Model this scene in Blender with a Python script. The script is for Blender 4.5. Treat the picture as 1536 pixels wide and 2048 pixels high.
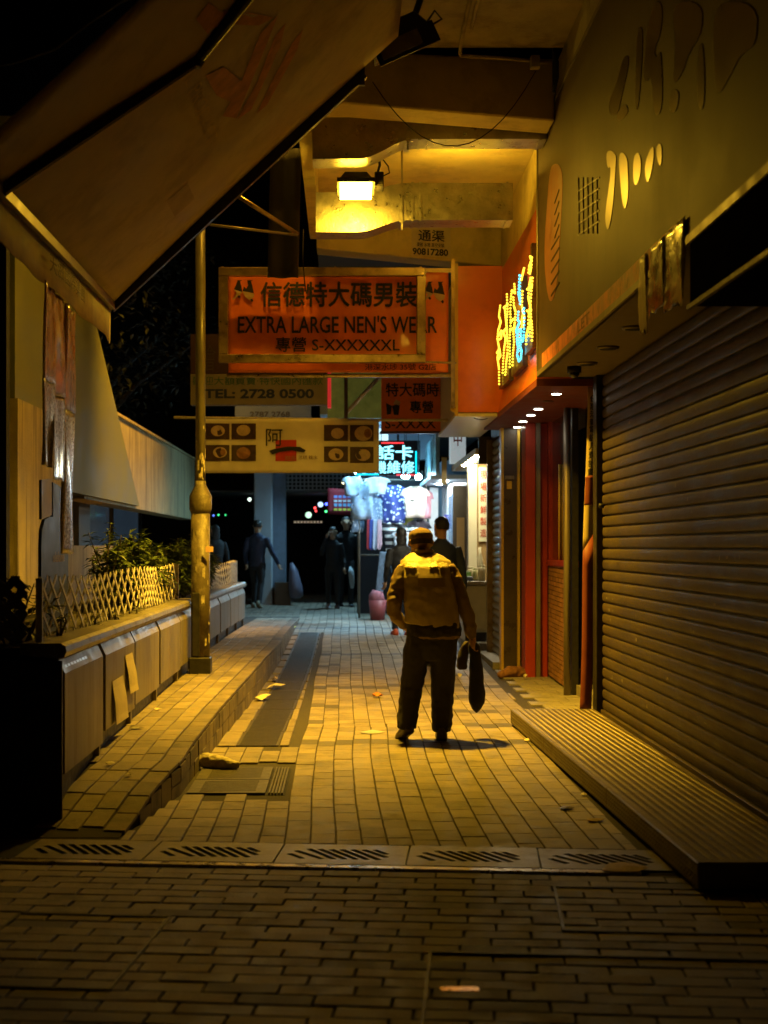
import bpy, bmesh, math, random
from mathutils import Vector, Matrix, noise as mnoise

random.seed(7)
for o in list(bpy.data.objects):
    bpy.data.objects.remove(o)
scene = bpy.context.scene
COL = scene.collection
R = math.radians

# ------------------------------------------------------------------ camera
CAM_H = 1.45
cam_data = bpy.data.cameras.new('camera')
cam_data.sensor_fit = 'HORIZONTAL'
cam_data.sensor_width = 13.0
cam_data.lens = 25.0
cam_data.shift_x = 0.0508
cam_data.shift_y = 0.0449
cam_data.clip_start = 0.05
cam_data.clip_end = 500.0
cam_data.dof.use_dof = True
cam_data.dof.focus_distance = 11.1
cam_data.dof.aperture_fstop = 1.3
camera = bpy.data.objects.new('camera', cam_data)
COL.objects.link(camera)
camera.location = (0, 0, CAM_H)
camera.rotation_euler = (R(90), 0, 0)
scene.camera = camera

# ------------------------------------------------------------------ world: night sky
world = bpy.data.worlds.new('World')
scene.world = world
world.use_nodes = True
wn = world.node_tree.nodes
wl = world.node_tree.links
wn.clear()
sky = wn.new('ShaderNodeTexSky')
sky.sky_type = 'NISHITA'
sky.sun_disc = False
sky.sun_elevation = R(-4.0)
sky.sun_rotation = R(160)
bg = wn.new('ShaderNodeBackground')
bg.inputs['Strength'].default_value = 0.012
wo = wn.new('ShaderNodeOutputWorld')
wl.new(sky.outputs[0], bg.inputs[0])
wl.new(bg.outputs[0], wo.inputs[0])

vs = scene.view_settings
vs.view_transform = 'Standard'
vs.look = 'None'
vs.exposure = 0.0
vs.gamma = 1.0
vs.use_curve_mapping = False
cy = scene.cycles
cy.use_denoising = True
try:
    cy.denoiser = 'OPENIMAGEDENOISE'
    cy.denoising_input_passes = 'RGB_ALBEDO_NORMAL'
except Exception:
    pass
cy.use_adaptive_sampling = False
cy.max_bounces = 6
cy.diffuse_bounces = 4
cy.glossy_bounces = 3
cy.transmission_bounces = 5
cy.sample_clamp_indirect = 6.0
cy.caustics_reflective = False
cy.caustics_refractive = False
cy.use_light_tree = True

def beam(name, parent, loc, target, watts, col, cone, blend, radius):
    """the directed beam of a lit lamp"""
    la = bpy.data.lights.new(name, 'SPOT')
    la.energy = watts; la.color = col; la.spot_size = cone; la.spot_blend = blend; la.shadow_soft_size = radius
    o = bpy.data.objects.new(name, la)
    COL.objects.link(o)
    o.parent = parent
    o.location = Vector(loc) - WLOC[parent]
    d = Vector(target) - Vector(loc)
    o.rotation_euler = d.to_track_quat('-Z', 'Y').to_euler()
    return o

# lamp colours (the place's lit lamps, plus added unseen fill lamps)
FLOOD_COL = (1.0, 0.56, 0.030)
FLOOD_GLASS = 230.0          # glow of the floodlight's glass
FLOOD_BEAM = 2800.0          # watts of its downward beam
FILL_BATTEN_GLOW = 110.0
UNSEEN_LAMP_COL = (1.0, 0.50, 0.03)
UNSEEN_LAMP_GLASS = 620.0
UNSEEN_LAMP_BEAM = 5600.0
COOL_COL = (0.34, 0.74, 1.0)
COOL_STRENGTH = 150.0
CANOPY_FILL_BEAM = 520.0

# ------------------------------------------------------------------ materials
MATS = {}

def M(name, col, rough=0.6, metal=0.0, var=0.18, scale=6.0, bump=0.0, bscale=60.0,
      stain=None, island=0.0, objvar=0.0, emit=None, coat=0.0, stretch=(1, 1, 1), spec=0.5,
      alpha=None, trans=0.0, sample=True, rvar=0.12, col2=None):
    """One procedural material: base colour broken up by noise in world space, optional stains, bump."""
    if name in MATS:
        return MATS[name]
    m = bpy.data.materials.new(name)
    MATS[name] = m
    m.use_nodes = True
    n = m.node_tree.nodes
    l = m.node_tree.links
    p = n['Principled BSDF']
    p.inputs['Roughness'].default_value = rough
    p.inputs['Metallic'].default_value = metal
    p.inputs['Specular IOR Level'].default_value = spec
    p.inputs['Coat Weight'].default_value = coat
    p.inputs['Coat Roughness'].default_value = 0.12
    if trans:
        p.inputs['Transmission Weight'].default_value = trans
        p.inputs['IOR'].default_value = 1.45
    if alpha is not None:
        p.inputs['Alpha'].default_value = alpha
    geo = n.new('ShaderNodeNewGeometry')
    mp = n.new('ShaderNodeMapping')
    mp.inputs['Scale'].default_value = stretch
    l.new(geo.outputs['Position'], mp.inputs['Vector'])
    nz = n.new('ShaderNodeTexNoise')
    nz.inputs['Scale'].default_value = scale
    nz.inputs['Detail'].default_value = 4
    nz.inputs['Roughness'].default_value = 0.62
    l.new(mp.outputs[0], nz.inputs['Vector'])
    c = col
    c2 = col2 if col2 else tuple(min(1, x * (1 + var)) for x in c)
    ramp = n.new('ShaderNodeValToRGB')
    ramp.color_ramp.elements[0].position = 0.33
    ramp.color_ramp.elements[1].position = 0.68
    ramp.color_ramp.elements[0].color = (*[x * (1 - var) for x in c], 1)
    ramp.color_ramp.elements[1].color = (*c2, 1)
    l.new(nz.outputs['Fac'], ramp.inputs[0])
    out = ramp.outputs[0]
    if stain:
        scol, samt, sscale, sstretch = stain
        mp2 = n.new('ShaderNodeMapping')
        mp2.inputs['Scale'].default_value = sstretch
        l.new(geo.outputs['Position'], mp2.inputs['Vector'])
        nz2 = n.new('ShaderNodeTexNoise')
        nz2.inputs['Scale'].default_value = sscale
        nz2.inputs['Detail'].default_value = 5
        nz2.inputs['Roughness'].default_value = 0.7
        l.new(mp2.outputs[0], nz2.inputs['Vector'])
        r2 = n.new('ShaderNodeValToRGB')
        r2.color_ramp.elements[0].position = 0.5
        r2.color_ramp.elements[1].position = 0.72
        r2.color_ramp.elements[0].color = (0, 0, 0, 1)
        r2.color_ramp.elements[1].color = (samt, samt, samt, 1)
        l.new(nz2.outputs['Fac'], r2.inputs[0])
        mx = n.new('ShaderNodeMixRGB')
        mx.inputs['Color2'].default_value = (*scol, 1)
        l.new(r2.outputs[0], mx.inputs['Fac'])
        l.new(out, mx.inputs['Color1'])
        out = mx.outputs[0]
    if island or objvar:
        hv = n.new('ShaderNodeHueSaturation')
        mr = n.new('ShaderNodeMapRange')
        a = island or objvar
        mr.inputs['To Min'].default_value = 1 - a
        mr.inputs['To Max'].default_value = 1 + a
        if island:
            l.new(geo.outputs['Random Per Island'], mr.inputs['Value'])
            if objvar:
                oi = n.new('ShaderNodeObjectInfo')
                ad = n.new('ShaderNodeMath'); ad.operation = 'ADD'
                fr = n.new('ShaderNodeMath'); fr.operation = 'FRACT'
                l.new(geo.outputs['Random Per Island'], ad.inputs[0])
                l.new(oi.outputs['Random'], ad.inputs[1])
                l.new(ad.outputs[0], fr.inputs[0])
                l.new(fr.outputs[0], mr.inputs['Value'])
        else:
            oi = n.new('ShaderNodeObjectInfo')
            l.new(oi.outputs['Random'], mr.inputs['Value'])
        l.new(mr.outputs[0], hv.inputs['Value'])
        l.new(out, hv.inputs['Color'])
        out = hv.outputs[0]
    l.new(out, p.inputs['Base Color'])
    if rvar:
        rr = n.new('ShaderNodeMapRange')
        rr.inputs['From Min'].default_value = 0.3
        rr.inputs['From Max'].default_value = 0.7
        rr.inputs['To Min'].default_value = max(0.03, rough - rvar)
        rr.inputs['To Max'].default_value = min(1, rough + rvar)
        l.new(nz.outputs['Fac'], rr.inputs['Value'])
        l.new(rr.outputs[0], p.inputs['Roughness'])
    if bump:
        nb = n.new('ShaderNodeTexNoise')
        nb.inputs['Scale'].default_value = bscale
        nb.inputs['Detail'].default_value = 3
        l.new(mp.outputs[0], nb.inputs['Vector'])
        b = n.new('ShaderNodeBump')
        b.inputs['Strength'].default_value = bump
        b.inputs['Distance'].default_value = 0.01
        l.new(nb.outputs['Fac'], b.inputs['Height'])
        l.new(b.outputs[0], p.inputs['Normal'])
    if emit:
        p.inputs['Emission Color'].default_value = (*emit[0], 1)
        p.inputs['Emission Strength'].default_value = emit[1]
        if not sample:
            m.cycles.emission_sampling = 'NONE'
    return m

# ------------------------------------------------------------------ object helpers
WLOC = {}

def tag(o, label=None, cat=None, group=None, kind=None):
    if label: o['label'] = label
    if cat: o['category'] = cat
    if group: o['group'] = group
    if kind: o['kind'] = kind
    return o

def thing(name, label, cat, loc=(0, 0, 0), group=None, rz=0.0):
    o = bpy.data.objects.new(name, None)
    o.empty_display_size = 0.1
    COL.objects.link(o)
    o.location = loc
    o.rotation_euler = (0, 0, rz)
    WLOC[o] = Vector(loc)
    return tag(o, label, cat, group)

def link(name, me, parent=None, at=None, mat=None):
    o = bpy.data.objects.new(name, me)
    COL.objects.link(o)
    if parent is not None:
        o.parent = parent
    if at is not None:
        o.location = at
    WLOC[o] = (WLOC.get(parent, Vector((0, 0, 0))) if parent is not None else Vector((0, 0, 0))) + Vector(o.location)
    if mat is not None:
        me.materials.append(mat)
    return o

def mesh(name, verts, faces, mat, parent=None, smooth=False, local=False):
    """verts in world coordinates unless local; the origin of a top-level mesh goes to its base."""
    vs_ = [Vector(v) for v in verts]
    if parent is not None:
        off = Vector((0, 0, 0)) if local else WLOC[parent]
        at = None
        vs_ = [v - off for v in vs_]
        me = bpy.data.meshes.new(name)
        me.from_pydata([tuple(v) for v in vs_], [], faces)
    else:
        lo = Vector((min(v.x for v in vs_), min(v.y for v in vs_), min(v.z for v in vs_)))
        hi = Vector((max(v.x for v in vs_), max(v.y for v in vs_), max(v.z for v in vs_)))
        at = Vector(((lo.x + hi.x) / 2, (lo.y + hi.y) / 2, lo.z))
        me = bpy.data.meshes.new(name)
        me.from_pydata([tuple(v - at) for v in vs_], [], faces)
    if smooth:
        for p in me.polygons:
            p.use_smooth = True
    me.validate()
    o = link(name, me, parent, at, mat)
    return o

class MB:
    """collects shapes of ONE part"""
    def __init__(self):
        self.v = []; self.f = []
    def add(self, v, f):
        n = len(self.v)
        self.v += [tuple(x) for x in v]
        self.f += [tuple(i + n for i in q) for q in f]
        return self
    def box(self, xr, yr, zr):
        (a, b), (c, d), (e, g) = xr, yr, zr
        return self.add([(a, c, e), (b, c, e), (b, d, e), (a, d, e), (a, c, g), (b, c, g), (b, d, g), (a, d, g)],
                        [(0, 3, 2, 1), (4, 5, 6, 7), (0, 1, 5, 4), (1, 2, 6, 5), (2, 3, 7, 6), (3, 0, 4, 7)])
    def tube(self, pts, rad, seg=10):
        v, f = tube_geo(pts, rad, seg)
        return self.add(v, f)
    def bar(self, a, b, w, h, up=(0, 0, 1)):
        a = Vector(a); b = Vector(b)
        d = (b - a).normalized()
        u = Vector(up)
        if abs(d.dot(u)) > 0.95: u = Vector((1, 0, 0))
        s = d.cross(u).normalized() * (w / 2)
        t = s.cross(d).normalized() * (h / 2)
        vv = []
        for p in (a, b):
            vv += [p - s - t, p + s - t, p + s + t, p - s + t]
        return self.add(vv, [(0, 3, 2, 1), (4, 5, 6, 7), (0, 1, 5, 4), (1, 2, 6, 5), (2, 3, 7, 6), (3, 0, 4, 7)])
    def prism(self, poly, axis, a, b):
        """polygon of 2-D points extruded along axis from a to b. axis x: (y,z); y: (x,z); z: (x,y)"""
        def p3(q, t):
            if axis == 'x': return (t, q[0], q[1])
            if axis == 'y': return (q[0], t, q[1])
            return (q[0], q[1], t)
        n = len(poly)
        v = [p3(q, a) for q in poly] + [p3(q, b) for q in poly]
        f = [tuple(range(n)), tuple(range(2 * n - 1, n - 1, -1))]
        f += [(i, i + n, (i + 1) % n + n, (i + 1) % n) for i in range(n)]
        return self.add(v, f)
    def sphere(self, c, r, seg=8, rings=5, sz=1.0):
        v = []; f = []
        for i in range(rings + 1):
            th = math.pi * i / rings
            for j in range(seg):
                ph = 2 * math.pi * j / seg
                v.append((c[0] + r * math.sin(th) * math.cos(ph), c[1] + r * math.sin(th) * math.sin(ph), c[2] + sz * r * math.cos(th)))
        for i in range(rings):
            for j in range(seg):
                f.append((i * seg + j, (i + 1) * seg + j, (i + 1) * seg + (j + 1) % seg, i * seg + (j + 1) % seg))
        return self.add(v, f)
    def build(self, name, mat, parent=None, smooth=False, bevel=0.0, fix=True):
        o = mesh(name, self.v, self.f, mat, parent, smooth)
        if fix or bevel:
            bm = bmesh.new(); bm.from_mesh(o.data)
            if bevel:
                bmesh.ops.bevel(bm, geom=[e for e in bm.edges if e.is_manifold and e.calc_face_angle(0) > 0.6], offset=bevel, segments=1, affect='EDGES', clamp_overlap=True)
            bmesh.ops.recalc_face_normals(bm, faces=bm.faces)
            bm.to_mesh(o.data); bm.free()
        return o

def tube_geo(pts, rad, seg=10):
    pts = [Vector(p) for p in pts]
    if not isinstance(rad, (list, tuple)):
        rad = [rad] * len(pts)
    v = []; f = []
    prev = None
    for i, p in enumerate(pts):
        d = (pts[min(i + 1, len(pts) - 1)] - pts[max(i - 1, 0)])
        if d.length < 1e-9: d = Vector((0, 0, 1))
        d.normalize()
        if prev is None:
            u = Vector((0, 0, 1)) if abs(d.z) < 0.9 else Vector((1, 0, 0))
            s = d.cross(u).normalized()
        else:
            s = (prev - d * prev.dot(d)).normalized()
        prev = s
        t = d.cross(s)
        for j in range(seg):
            a = 2 * math.pi * j / seg
            v.append(p + (s * math.cos(a) + t * math.sin(a)) * rad[i])
    n = len(pts)
    for i in range(n - 1):
        for j in range(seg):
            f.append((i * seg + j, i * seg + (j + 1) % seg, (i + 1) * seg + (j + 1) % seg, (i + 1) * seg + j))
    f.append(tuple(range(seg - 1, -1, -1)))
    f.append(tuple((n - 1) * seg + j for j in range(seg)))
    return v, f

def box(name, xr, yr, zr, mat, parent=None, bevel=0.0):
    return MB().box(xr, yr, zr).build(name, mat, parent, bevel=bevel)

def tube(name, pts, rad, mat, parent=None, seg=12, smooth=True):
    return MB().tube(pts, rad, seg).build(name, mat, parent, smooth=smooth)

TEXT_CACHE = {}
SCRATCH = bpy.data.scenes.new('scratch')      # shapes are evaluated here, away from the full scene

def evaluate(ob, others=()):
    for q in (ob, *others):
        SCRATCH.collection.objects.link(q)
    vl = SCRATCH.view_layers[0]
    vl.update()
    me = bpy.data.meshes.new_from_object(ob.evaluated_get(vl.depsgraph))
    for q in (ob, *others):
        bpy.data.objects.remove(q)
    return me

def text_geo(s, bold=0.0):
    k = (s, bold)
    if k in TEXT_CACHE: return TEXT_CACHE[k]
    cu = bpy.data.curves.new('lettering_source', 'FONT')
    cu.body = s
    cu.size = 1.0
    cu.resolution_u = 3
    cu.offset = bold
    cu.fill_mode = 'FRONT'
    ob = bpy.data.objects.new('lettering_source', cu)
    me = evaluate(ob)
    v = [(p.co.x, p.co.y) for p in me.vertices]
    f = [tuple(p.vertices) for p in me.polygons]
    bpy.data.curves.remove(cu); bpy.data.meshes.remove(me)
    TEXT_CACHE[k] = (v, f)
    return v, f

def text(name, s, o, u, v, w, h, mat, parent, bold=0.015, warp=None, skew=0.0):
    """flat print: fills the rectangle w x h that starts at o and runs along u and v"""
    cjk = any(ord(ch) > 0x2000 for ch in s)
    tv, tf = text_geo(s, 0.0 if cjk else bold)
    if not tv: return None
    shifts = [(0, 0)]
    if cjk and bold > 0.004:      # heavier strokes: the glyphs set again with a small shift
        b_ = bold * 0.9
        shifts += [(b_, 0), (-b_, 0), (0, b_), (0, -b_)]
    x0 = min(p[0] for p in tv); x1 = max(p[0] for p in tv)
    y0 = min(p[1] for p in tv); y1 = max(p[1] for p in tv)
    u = Vector(u); v = Vector(v); o = Vector(o)
    nrm = u.cross(v).normalized()
    vv = []; ff = []
    for i, (sx, sy) in enumerate(shifts):
        base_ = len(vv)
        for (a, b) in tv:
            A = (a + sx - x0) / (x1 - x0) * w; B = (b + sy - y0) / (y1 - y0) * h
            p = o + u * (A + skew * B) + v * B
            if warp: p = p + warp(p)
            vv.append(p + nrm * (0.0004 * i))
        ff += [tuple(q + base_ for q in f_) for f_ in tf]
    return mesh(name, vv, ff, mat, parent)

def poly_print(name, pts2, o, u, v, mat, parent, warp=None):
    o = Vector(o); u = Vector(u); v = Vector(v)
    vv = [o + u * a + v * b for a, b in pts2]
    if warp: vv = [p + warp(p) for p in vv]
    return mesh(name, vv, [tuple(range(len(pts2)))], mat, parent)

def boolean_cut(base, cutter):
    """mesh data of base (MB) minus cutter (MB)"""
    def mk(mb):
        me = bpy.data.meshes.new('cut_source'); me.from_pydata(mb.v, [], mb.f)
        bm = bmesh.new(); bm.from_mesh(me); bmesh.ops.recalc_face_normals(bm, faces=bm.faces); bm.to_mesh(me); bm.free()
        return bpy.data.objects.new('cut_source', me)
    a = mk(base); b = mk(cutter)
    md = a.modifiers.new('b', 'BOOLEAN'); md.operation = 'DIFFERENCE'; md.object = b; md.solver = 'EXACT'
    me = evaluate(a, (b,))
    me.materials.clear()
    return me

def remesh(mb, voxel, smooth_it=4, wrinkle=None, smooth=True):
    me = bpy.data.meshes.new('body_source'); me.from_pydata(mb.v, [], mb.f)
    bm = bmesh.new(); bm.from_mesh(me); bmesh.ops.recalc_face_normals(bm, faces=bm.faces); bm.to_mesh(me); bm.free()
    ob = bpy.data.objects.new('body_source', me)
    md = ob.modifiers.new('r', 'REMESH'); md.mode = 'VOXEL'; md.voxel_size = voxel; md.use_smooth_shade = smooth
    if smooth_it:
        sm = ob.modifiers.new('s', 'SMOOTH'); sm.factor = 0.5; sm.iterations = smooth_it
    out = evaluate(ob)
    bpy.data.meshes.remove(me)
    if wrinkle:
        cs = [v_.co.copy() for v_ in out.vertices]
        ns = [v_.normal.copy() for v_ in out.vertices]
        flat = []
        for c_, n_ in zip(cs, ns):
            flat += list(c_ + n_ * wrinkle(c_))
        out.vertices.foreach_set('co', flat)
        out.update()
    for p in out.polygons: p.use_smooth = True
    out.materials.clear()
    return out

def lerp_table(tab, x):
    if x <= tab[0][0]: return tab[0][1]
    for (a, b), (c, d) in zip(tab, tab[1:]):
        if x <= c:
            t = (x - a) / (c - a)
            return b + (d - b) * t
    return tab[-1][1]

def ground_z(y):
    """the alley is flat near the camera and climbs gently beyond the old man"""
    t = max(0.0, min(21.0, y - 13.0))
    return 0.0165 * (t - 1.0 + math.exp(-t)) if t > 0 else 0.0

RAMP = [(7.42, 0.004), (7.7, 0.06), (8.0, 0.125), (8.5, 0.18), (9.4, 0.22), (12.7, 0.26), (15.6, 0.295), (19, 0.30), (22, 0.27), (24, 0.235), (25.6, 0.215), (40, 0.215)]
def ramp_z(y):
    return lerp_table(RAMP, y)
KERB = [(7.4, -1.12), (7.77, -1.07), (8.7, -0.965), (11, -0.94), (14.7, -0.85), (17.5, -0.79), (40, -0.8)]
def kerb_x(y):
    return lerp_table(KERB, y)

# ------------------------------------------------------------------ common materials
m_mortar = M('mortar', (0.045, 0.037, 0.028), 0.95, var=0.3, scale=20, bump=0.6, bscale=120)
m_brick = M('paving_brick', (0.235, 0.19, 0.135), 0.68, var=0.22, scale=9, bump=0.55, bscale=140, island=0.22, objvar=0.2,
            stain=((0.05, 0.04, 0.03), 0.75, 3.2, (1, 1, 1)), rvar=0.16)
m_brick_dark = M('paving_brick_dark', (0.085, 0.07, 0.06), 0.7, var=0.2, scale=9, bump=0.5, bscale=140, island=0.2, objvar=0.2)
m_kerb = M('kerb_brick', (0.17, 0.135, 0.10), 0.72, var=0.25, scale=7, bump=0.5, bscale=120, island=0.2, objvar=0.2,
           stain=((0.03, 0.025, 0.02), 0.8, 4.0, (1, 1, 1)))
m_slab = M('slab', (0.27, 0.24, 0.20), 0.7, var=0.25, scale=5, bump=0.4, bscale=90, island=0.12, stain=((0.07, 0.06, 0.05), 0.7, 2.5, (1, 1, 1)))
m_iron = M('grate_iron', (0.06, 0.052, 0.045), 0.55, 0.35, var=0.3, scale=14, bump=0.35, bscale=130, stain=((0.05, 0.03, 0.015), 0.6, 6, (1, 1, 1)))
m_grate = M('grate_steel', (0.15, 0.125, 0.095), 0.46, 0.25, var=0.25, scale=10, bump=0.3, bscale=150, stain=((0.06, 0.045, 0.03), 0.7, 5, (1, 1, 1)))
m_lip = M('drain_lip', (0.35, 0.30, 0.22), 0.32, 0.8, var=0.3, scale=12, bump=0.3, bscale=90)
m_black = M('black_void', (0.006, 0.006, 0.006), 0.9, var=0.3)
m_steel = M('stainless', (0.24, 0.21, 0.17), 0.5, 0.5, var=0.15, scale=5, bump=0.12, bscale=60, stretch=(1, 1, 0.15),
            stain=((0.16, 0.10, 0.05), 0.85, 3.5, (2.2, 2.2, 0.35)), rvar=0.14)
m_steel_cop = M('stainless_coping', (0.28, 0.255, 0.22), 0.46, 0.6, var=0.2, scale=8, bump=0.2, bscale=70, stain=((0.10, 0.07, 0.04), 0.8, 7, (1, 1, 1)))
m_dark_metal = M('dark_metal', (0.03, 0.028, 0.026), 0.5, 0.5, var=0.3, scale=20)
m_galv = M('galvanised', (0.50, 0.48, 0.43), 0.36, 0.85, var=0.22, scale=18, bump=0.25, bscale=50, stain=((0.13, 0.09, 0.05), 0.6, 9, (1, 1, 1)))
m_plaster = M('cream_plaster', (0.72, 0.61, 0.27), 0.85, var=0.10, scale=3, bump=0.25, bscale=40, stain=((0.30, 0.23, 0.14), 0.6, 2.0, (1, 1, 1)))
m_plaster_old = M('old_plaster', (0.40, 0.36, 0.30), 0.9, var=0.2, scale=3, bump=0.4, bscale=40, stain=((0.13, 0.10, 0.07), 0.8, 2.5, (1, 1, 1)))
m_conc = M('concrete', (0.46, 0.37, 0.18), 0.85, var=0.15, scale=3, bump=0.35, bscale=50, stain=((0.10, 0.075, 0.03), 0.95, 3.4, (2.4, 2.4, 0.16)))
m_green_wall = M('olive_flank', (0.20, 0.20, 0.06), 0.75, var=0.10, scale=2, bump=0.15, bscale=40)  # olive tone of the stair flank, darker than the concrete
m_ink = M('ink', (0.012, 0.010, 0.010), 0.7, var=0.2)

# ------------------------------------------------------------------ ground
ys = [-8, 0, 4, 6, 8, 10, 12, 13, 13.5, 14, 15, 16, 18, 20, 22, 24, 26, 28, 30, 32, 34, 36, 60, 140]
gv = []; gf = []
for y in ys:
    for x in (-60, -4, -1, 0, 1, 3, 60):
        gv.append((x, y, ground_z(y) - 0.013))
for i in range(len(ys) - 1):
    for j in range(6):
        a = i * 7 + j
        gf.append((a, a + 1, a + 8, a + 7))
ground = mesh('ground', gv, gf, m_mortar)
tag(ground, kind='structure')
ground['label'] = 'dark ground of the alley under the paving'

BRICK_ME = {}
def brick_geo(lx, ly, h=0.02, c=0.0028):
    v = []
    for (dx, dy, z) in ((0, 0, -h), (0, 0, -c), (c, c, 0)):
        for sx, sy in ((-1, -1), (1, -1), (1, 1), (-1, 1)):
            v.append((sx * (lx / 2 - dx), sy * (ly / 2 - dy), z))
    f = [(8, 9, 10, 11)]
    for k in (0, 4):
        for i in range(4):
            j = (i + 1) % 4
            f.append((k + i, k + j, k + 4 + j, k + 4 + i))
    return v, f

def brick_mesh(lx, ly, mat):
    k = (round(lx, 3), round(ly, 3), mat.name)
    if k not in BRICK_ME:
        me = bpy.data.meshes.new('brick')
        v, f = brick_geo(*k[:2])
        me.from_pydata(v, [], f)
        me.materials.append(mat)
        BRICK_ME[k] = me
    return BRICK_ME[k]

def lay(parent, bricks, limit=290, name='brick', stuff_name='paving'):
    """bricks: (x, y, z, rot, lx, ly, pitch, mat); the nearest ones become objects, the rest one part"""
    bricks = sorted(bricks, key=lambda b: b[1])
    near, far = bricks[:limit], bricks[limit:]
    off = WLOC[parent]
    for (x, y, z, r, lx, ly, pitch, mat) in near:
        o = bpy.data.objects.new(name, brick_mesh(lx, ly, mat))
        COL.objects.link(o)
        o.parent = parent
        o.location = Vector((x, y, z)) - off
        o.rotation_euler = (pitch + random.gauss(0, 0.0035), random.gauss(0, 0.005), r + random.gauss(0, 0.004))
    groups = {}
    for b in far:
        groups.setdefault(b[7].name, []).append(b)
    for mn, bl in groups.items():
        mb = MB()
        for (x, y, z, r, lx, ly, pitch, mat) in bl:
            v, f = brick_geo(lx, ly)
            mx = Matrix.Translation((x, y, z)) @ Matrix.Rotation(r, 4, 'Z') @ Matrix.Rotation(pitch + random.gauss(0, 0.004), 4, 'X')
            mb.add([mx @ Vector(q) for q in v], f)
        o = mb.build(stuff_name, MATS[mn], parent, fix=False)
        o['kind'] = 'stuff'

def struct_root(name, label, loc):
    o = thing(name, label, None, loc)
    o['kind'] = 'structure'
    return o

# -- the foreground paving: rows across the alley, a little askew
ANG = R(-5.2)
ca, sa = math.cos(ANG), math.sin(ANG)
D0 = 6.66                     # front lip of the drain at x = 0
def rowpt(u, d):              # u along the row, d towards the camera
    return (u * ca + d * sa, D0 + u * sa - d * ca)

fore = struct_root('pavement', 'foreground brick paving laid in rows across the alley', (0, 5, 0))
BL, BW = 0.249, 0.108
bl = []
covers = [(1.05, 1.9, 0.28, 0.95), (0.42, 1.7, 1.02, 2.35), (-1.3, -0.66, 0.95, 2.35)]
for r_ in range(25):
    d = 0.062 + r_ * BW + 0.05
    off = (r_ % 2) * BL / 2 + random.uniform(-0.03, 0.03)
    n = -9
    while n < 10:
        u = n * BL + off + 0.05
        n += 1
        x, y = rowpt(u, d)
        if abs(x) > 0.245 * y + 0.35 + (0.25 if x > 0 else 0.1): continue
        wob = 0.006 * math.sin(x * 2.1 + y * 3.0)
        gap_l = random.choice((0.006, 0.008, 0.010)); gap_w = random.choice((0.007, 0.009, 0.011))
        bl.append((x, y, random.gauss(0, 0.0016) + wob * 0.3, ANG + random.gauss(0, 0.006), round(BL - gap_l, 3), round(BW - gap_w, 3), 0, m_brick if random.random() < 0.94 else m_brick_dark))
lay(fore, bl, limit=300)

# recessed cover frames let into the foreground bricks
def cover_frame(u0, u1, d0, d1, label):
    t = thing('cover_frame', label, 'manhole cover', (*rowpt((u0 + u1) / 2, (d0 + d1) / 2), 0))
    for (a, b) in (((u0, d0), (u1, d0)), ((u1, d0), (u1, d1)), ((u1, d1), (u0, d1)), ((u0, d1), (u0, d0))):
        pa = rowpt(*a); pb = rowpt(*b)
        MB().bar((*pa, -0.004), (*pb, -0.004), 0.012, 0.022).build('frame_edge', m_iron, t)
    return t
cf = cover_frame(0.43, 1.75, 1.36, 2.6, 'metal-edged square cover inlaid with bricks beside the brass handle')
hx, hy = rowpt(0.52, 1.80)
MB().box((hx - 0.045, hx + 0.085), (hy - 0.022, hy + 0.03), (-0.006, 0.006)).build('lifting_handle', M('brass', (0.55, 0.30, 0.08), 0.3, 0.9, var=0.3, scale=30), cf, bevel=0.003)
cover_frame(0.92, 1.75, 0.30, 1.02, 'metal-edged cover inlaid with bricks at the near corner of the tread-plate step')
cover_frame(-1.2, -0.60, 0.95, 1.9, 'metal-edged cover inlaid with bricks in the dark paving, leftmost of three')

# -- the drain that crosses the alley: five slotted plates and a steel lip
PW, PD = 0.61, 0.44
base = MB().box((-PW / 2 + 0.004, PW / 2 - 0.004), (-PD / 2, PD / 2), (-0.02, 0.0))
cut = MB()
for k in range(9):
    cx = -0.235 + k * 0.0525
    a = Vector((cx - 0.045, 0.105, 0)); b = Vector((cx + 0.095, -0.115, 0))
    lo, hi = 0.0, 1.0
    if k == 0: hi = 0.55; a = Vector((cx - 0.02, -0.01, 0)); b = Vector((cx + 0.055, -0.115, 0)); hi = 1
    if k == 1: a = Vector((cx - 0.05, 0.06, 0))
    if k == 7: b = Vector((cx + 0.075, -0.06, 0)); 
    if k == 8: b = Vector((cx + 0.02, 0.01, 0))
    cut.bar((a.x, a.y, -0.01), (b.x, b.y, -0.01), 0.031, 0.06)
drain_me = boolean_cut(base, cut)
drain_me.materials.append(m_grate)
pos_words = ['leftmost of the five, by the ramp foot', 'second from the ramp', 'the middle one of five', 'second from the tread-plate step', 'nearest the tread-plate step']
for i in range(5):
    u = -0.035 - 1.22 + i * PW
    x, y = rowpt(u, -0.30)
    o = link('drain_grate', drain_me, None, (x, y, random.uniform(-0.002, 0.002)))
    o.rotation_euler = (0, 0, ANG + random.gauss(0, 0.004))
    tag(o, 'slotted metal drain plate across the alley, ' + pos_words[i], 'drain grate', 'slotted plates of the cross drain')
pa = rowpt(-2.2, -0.035); pb = rowpt(1.32, -0.035)
lip = MB().bar((*pa, -0.012), (*pb, -0.012), 0.055, 0.026).build('drain_edging', m_lip)
tag(lip, 'long steel lip in front of the slotted drain plates', 'drain edging')
pa = rowpt(-2.2, -0.29); pb = rowpt(1.7, -0.29)
ch = MB().bar((*pa, -0.0118), (*pb, -0.0118), 0.50, 0.002).build('drain_bed', m_black)
tag(ch, kind='structure')

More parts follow.
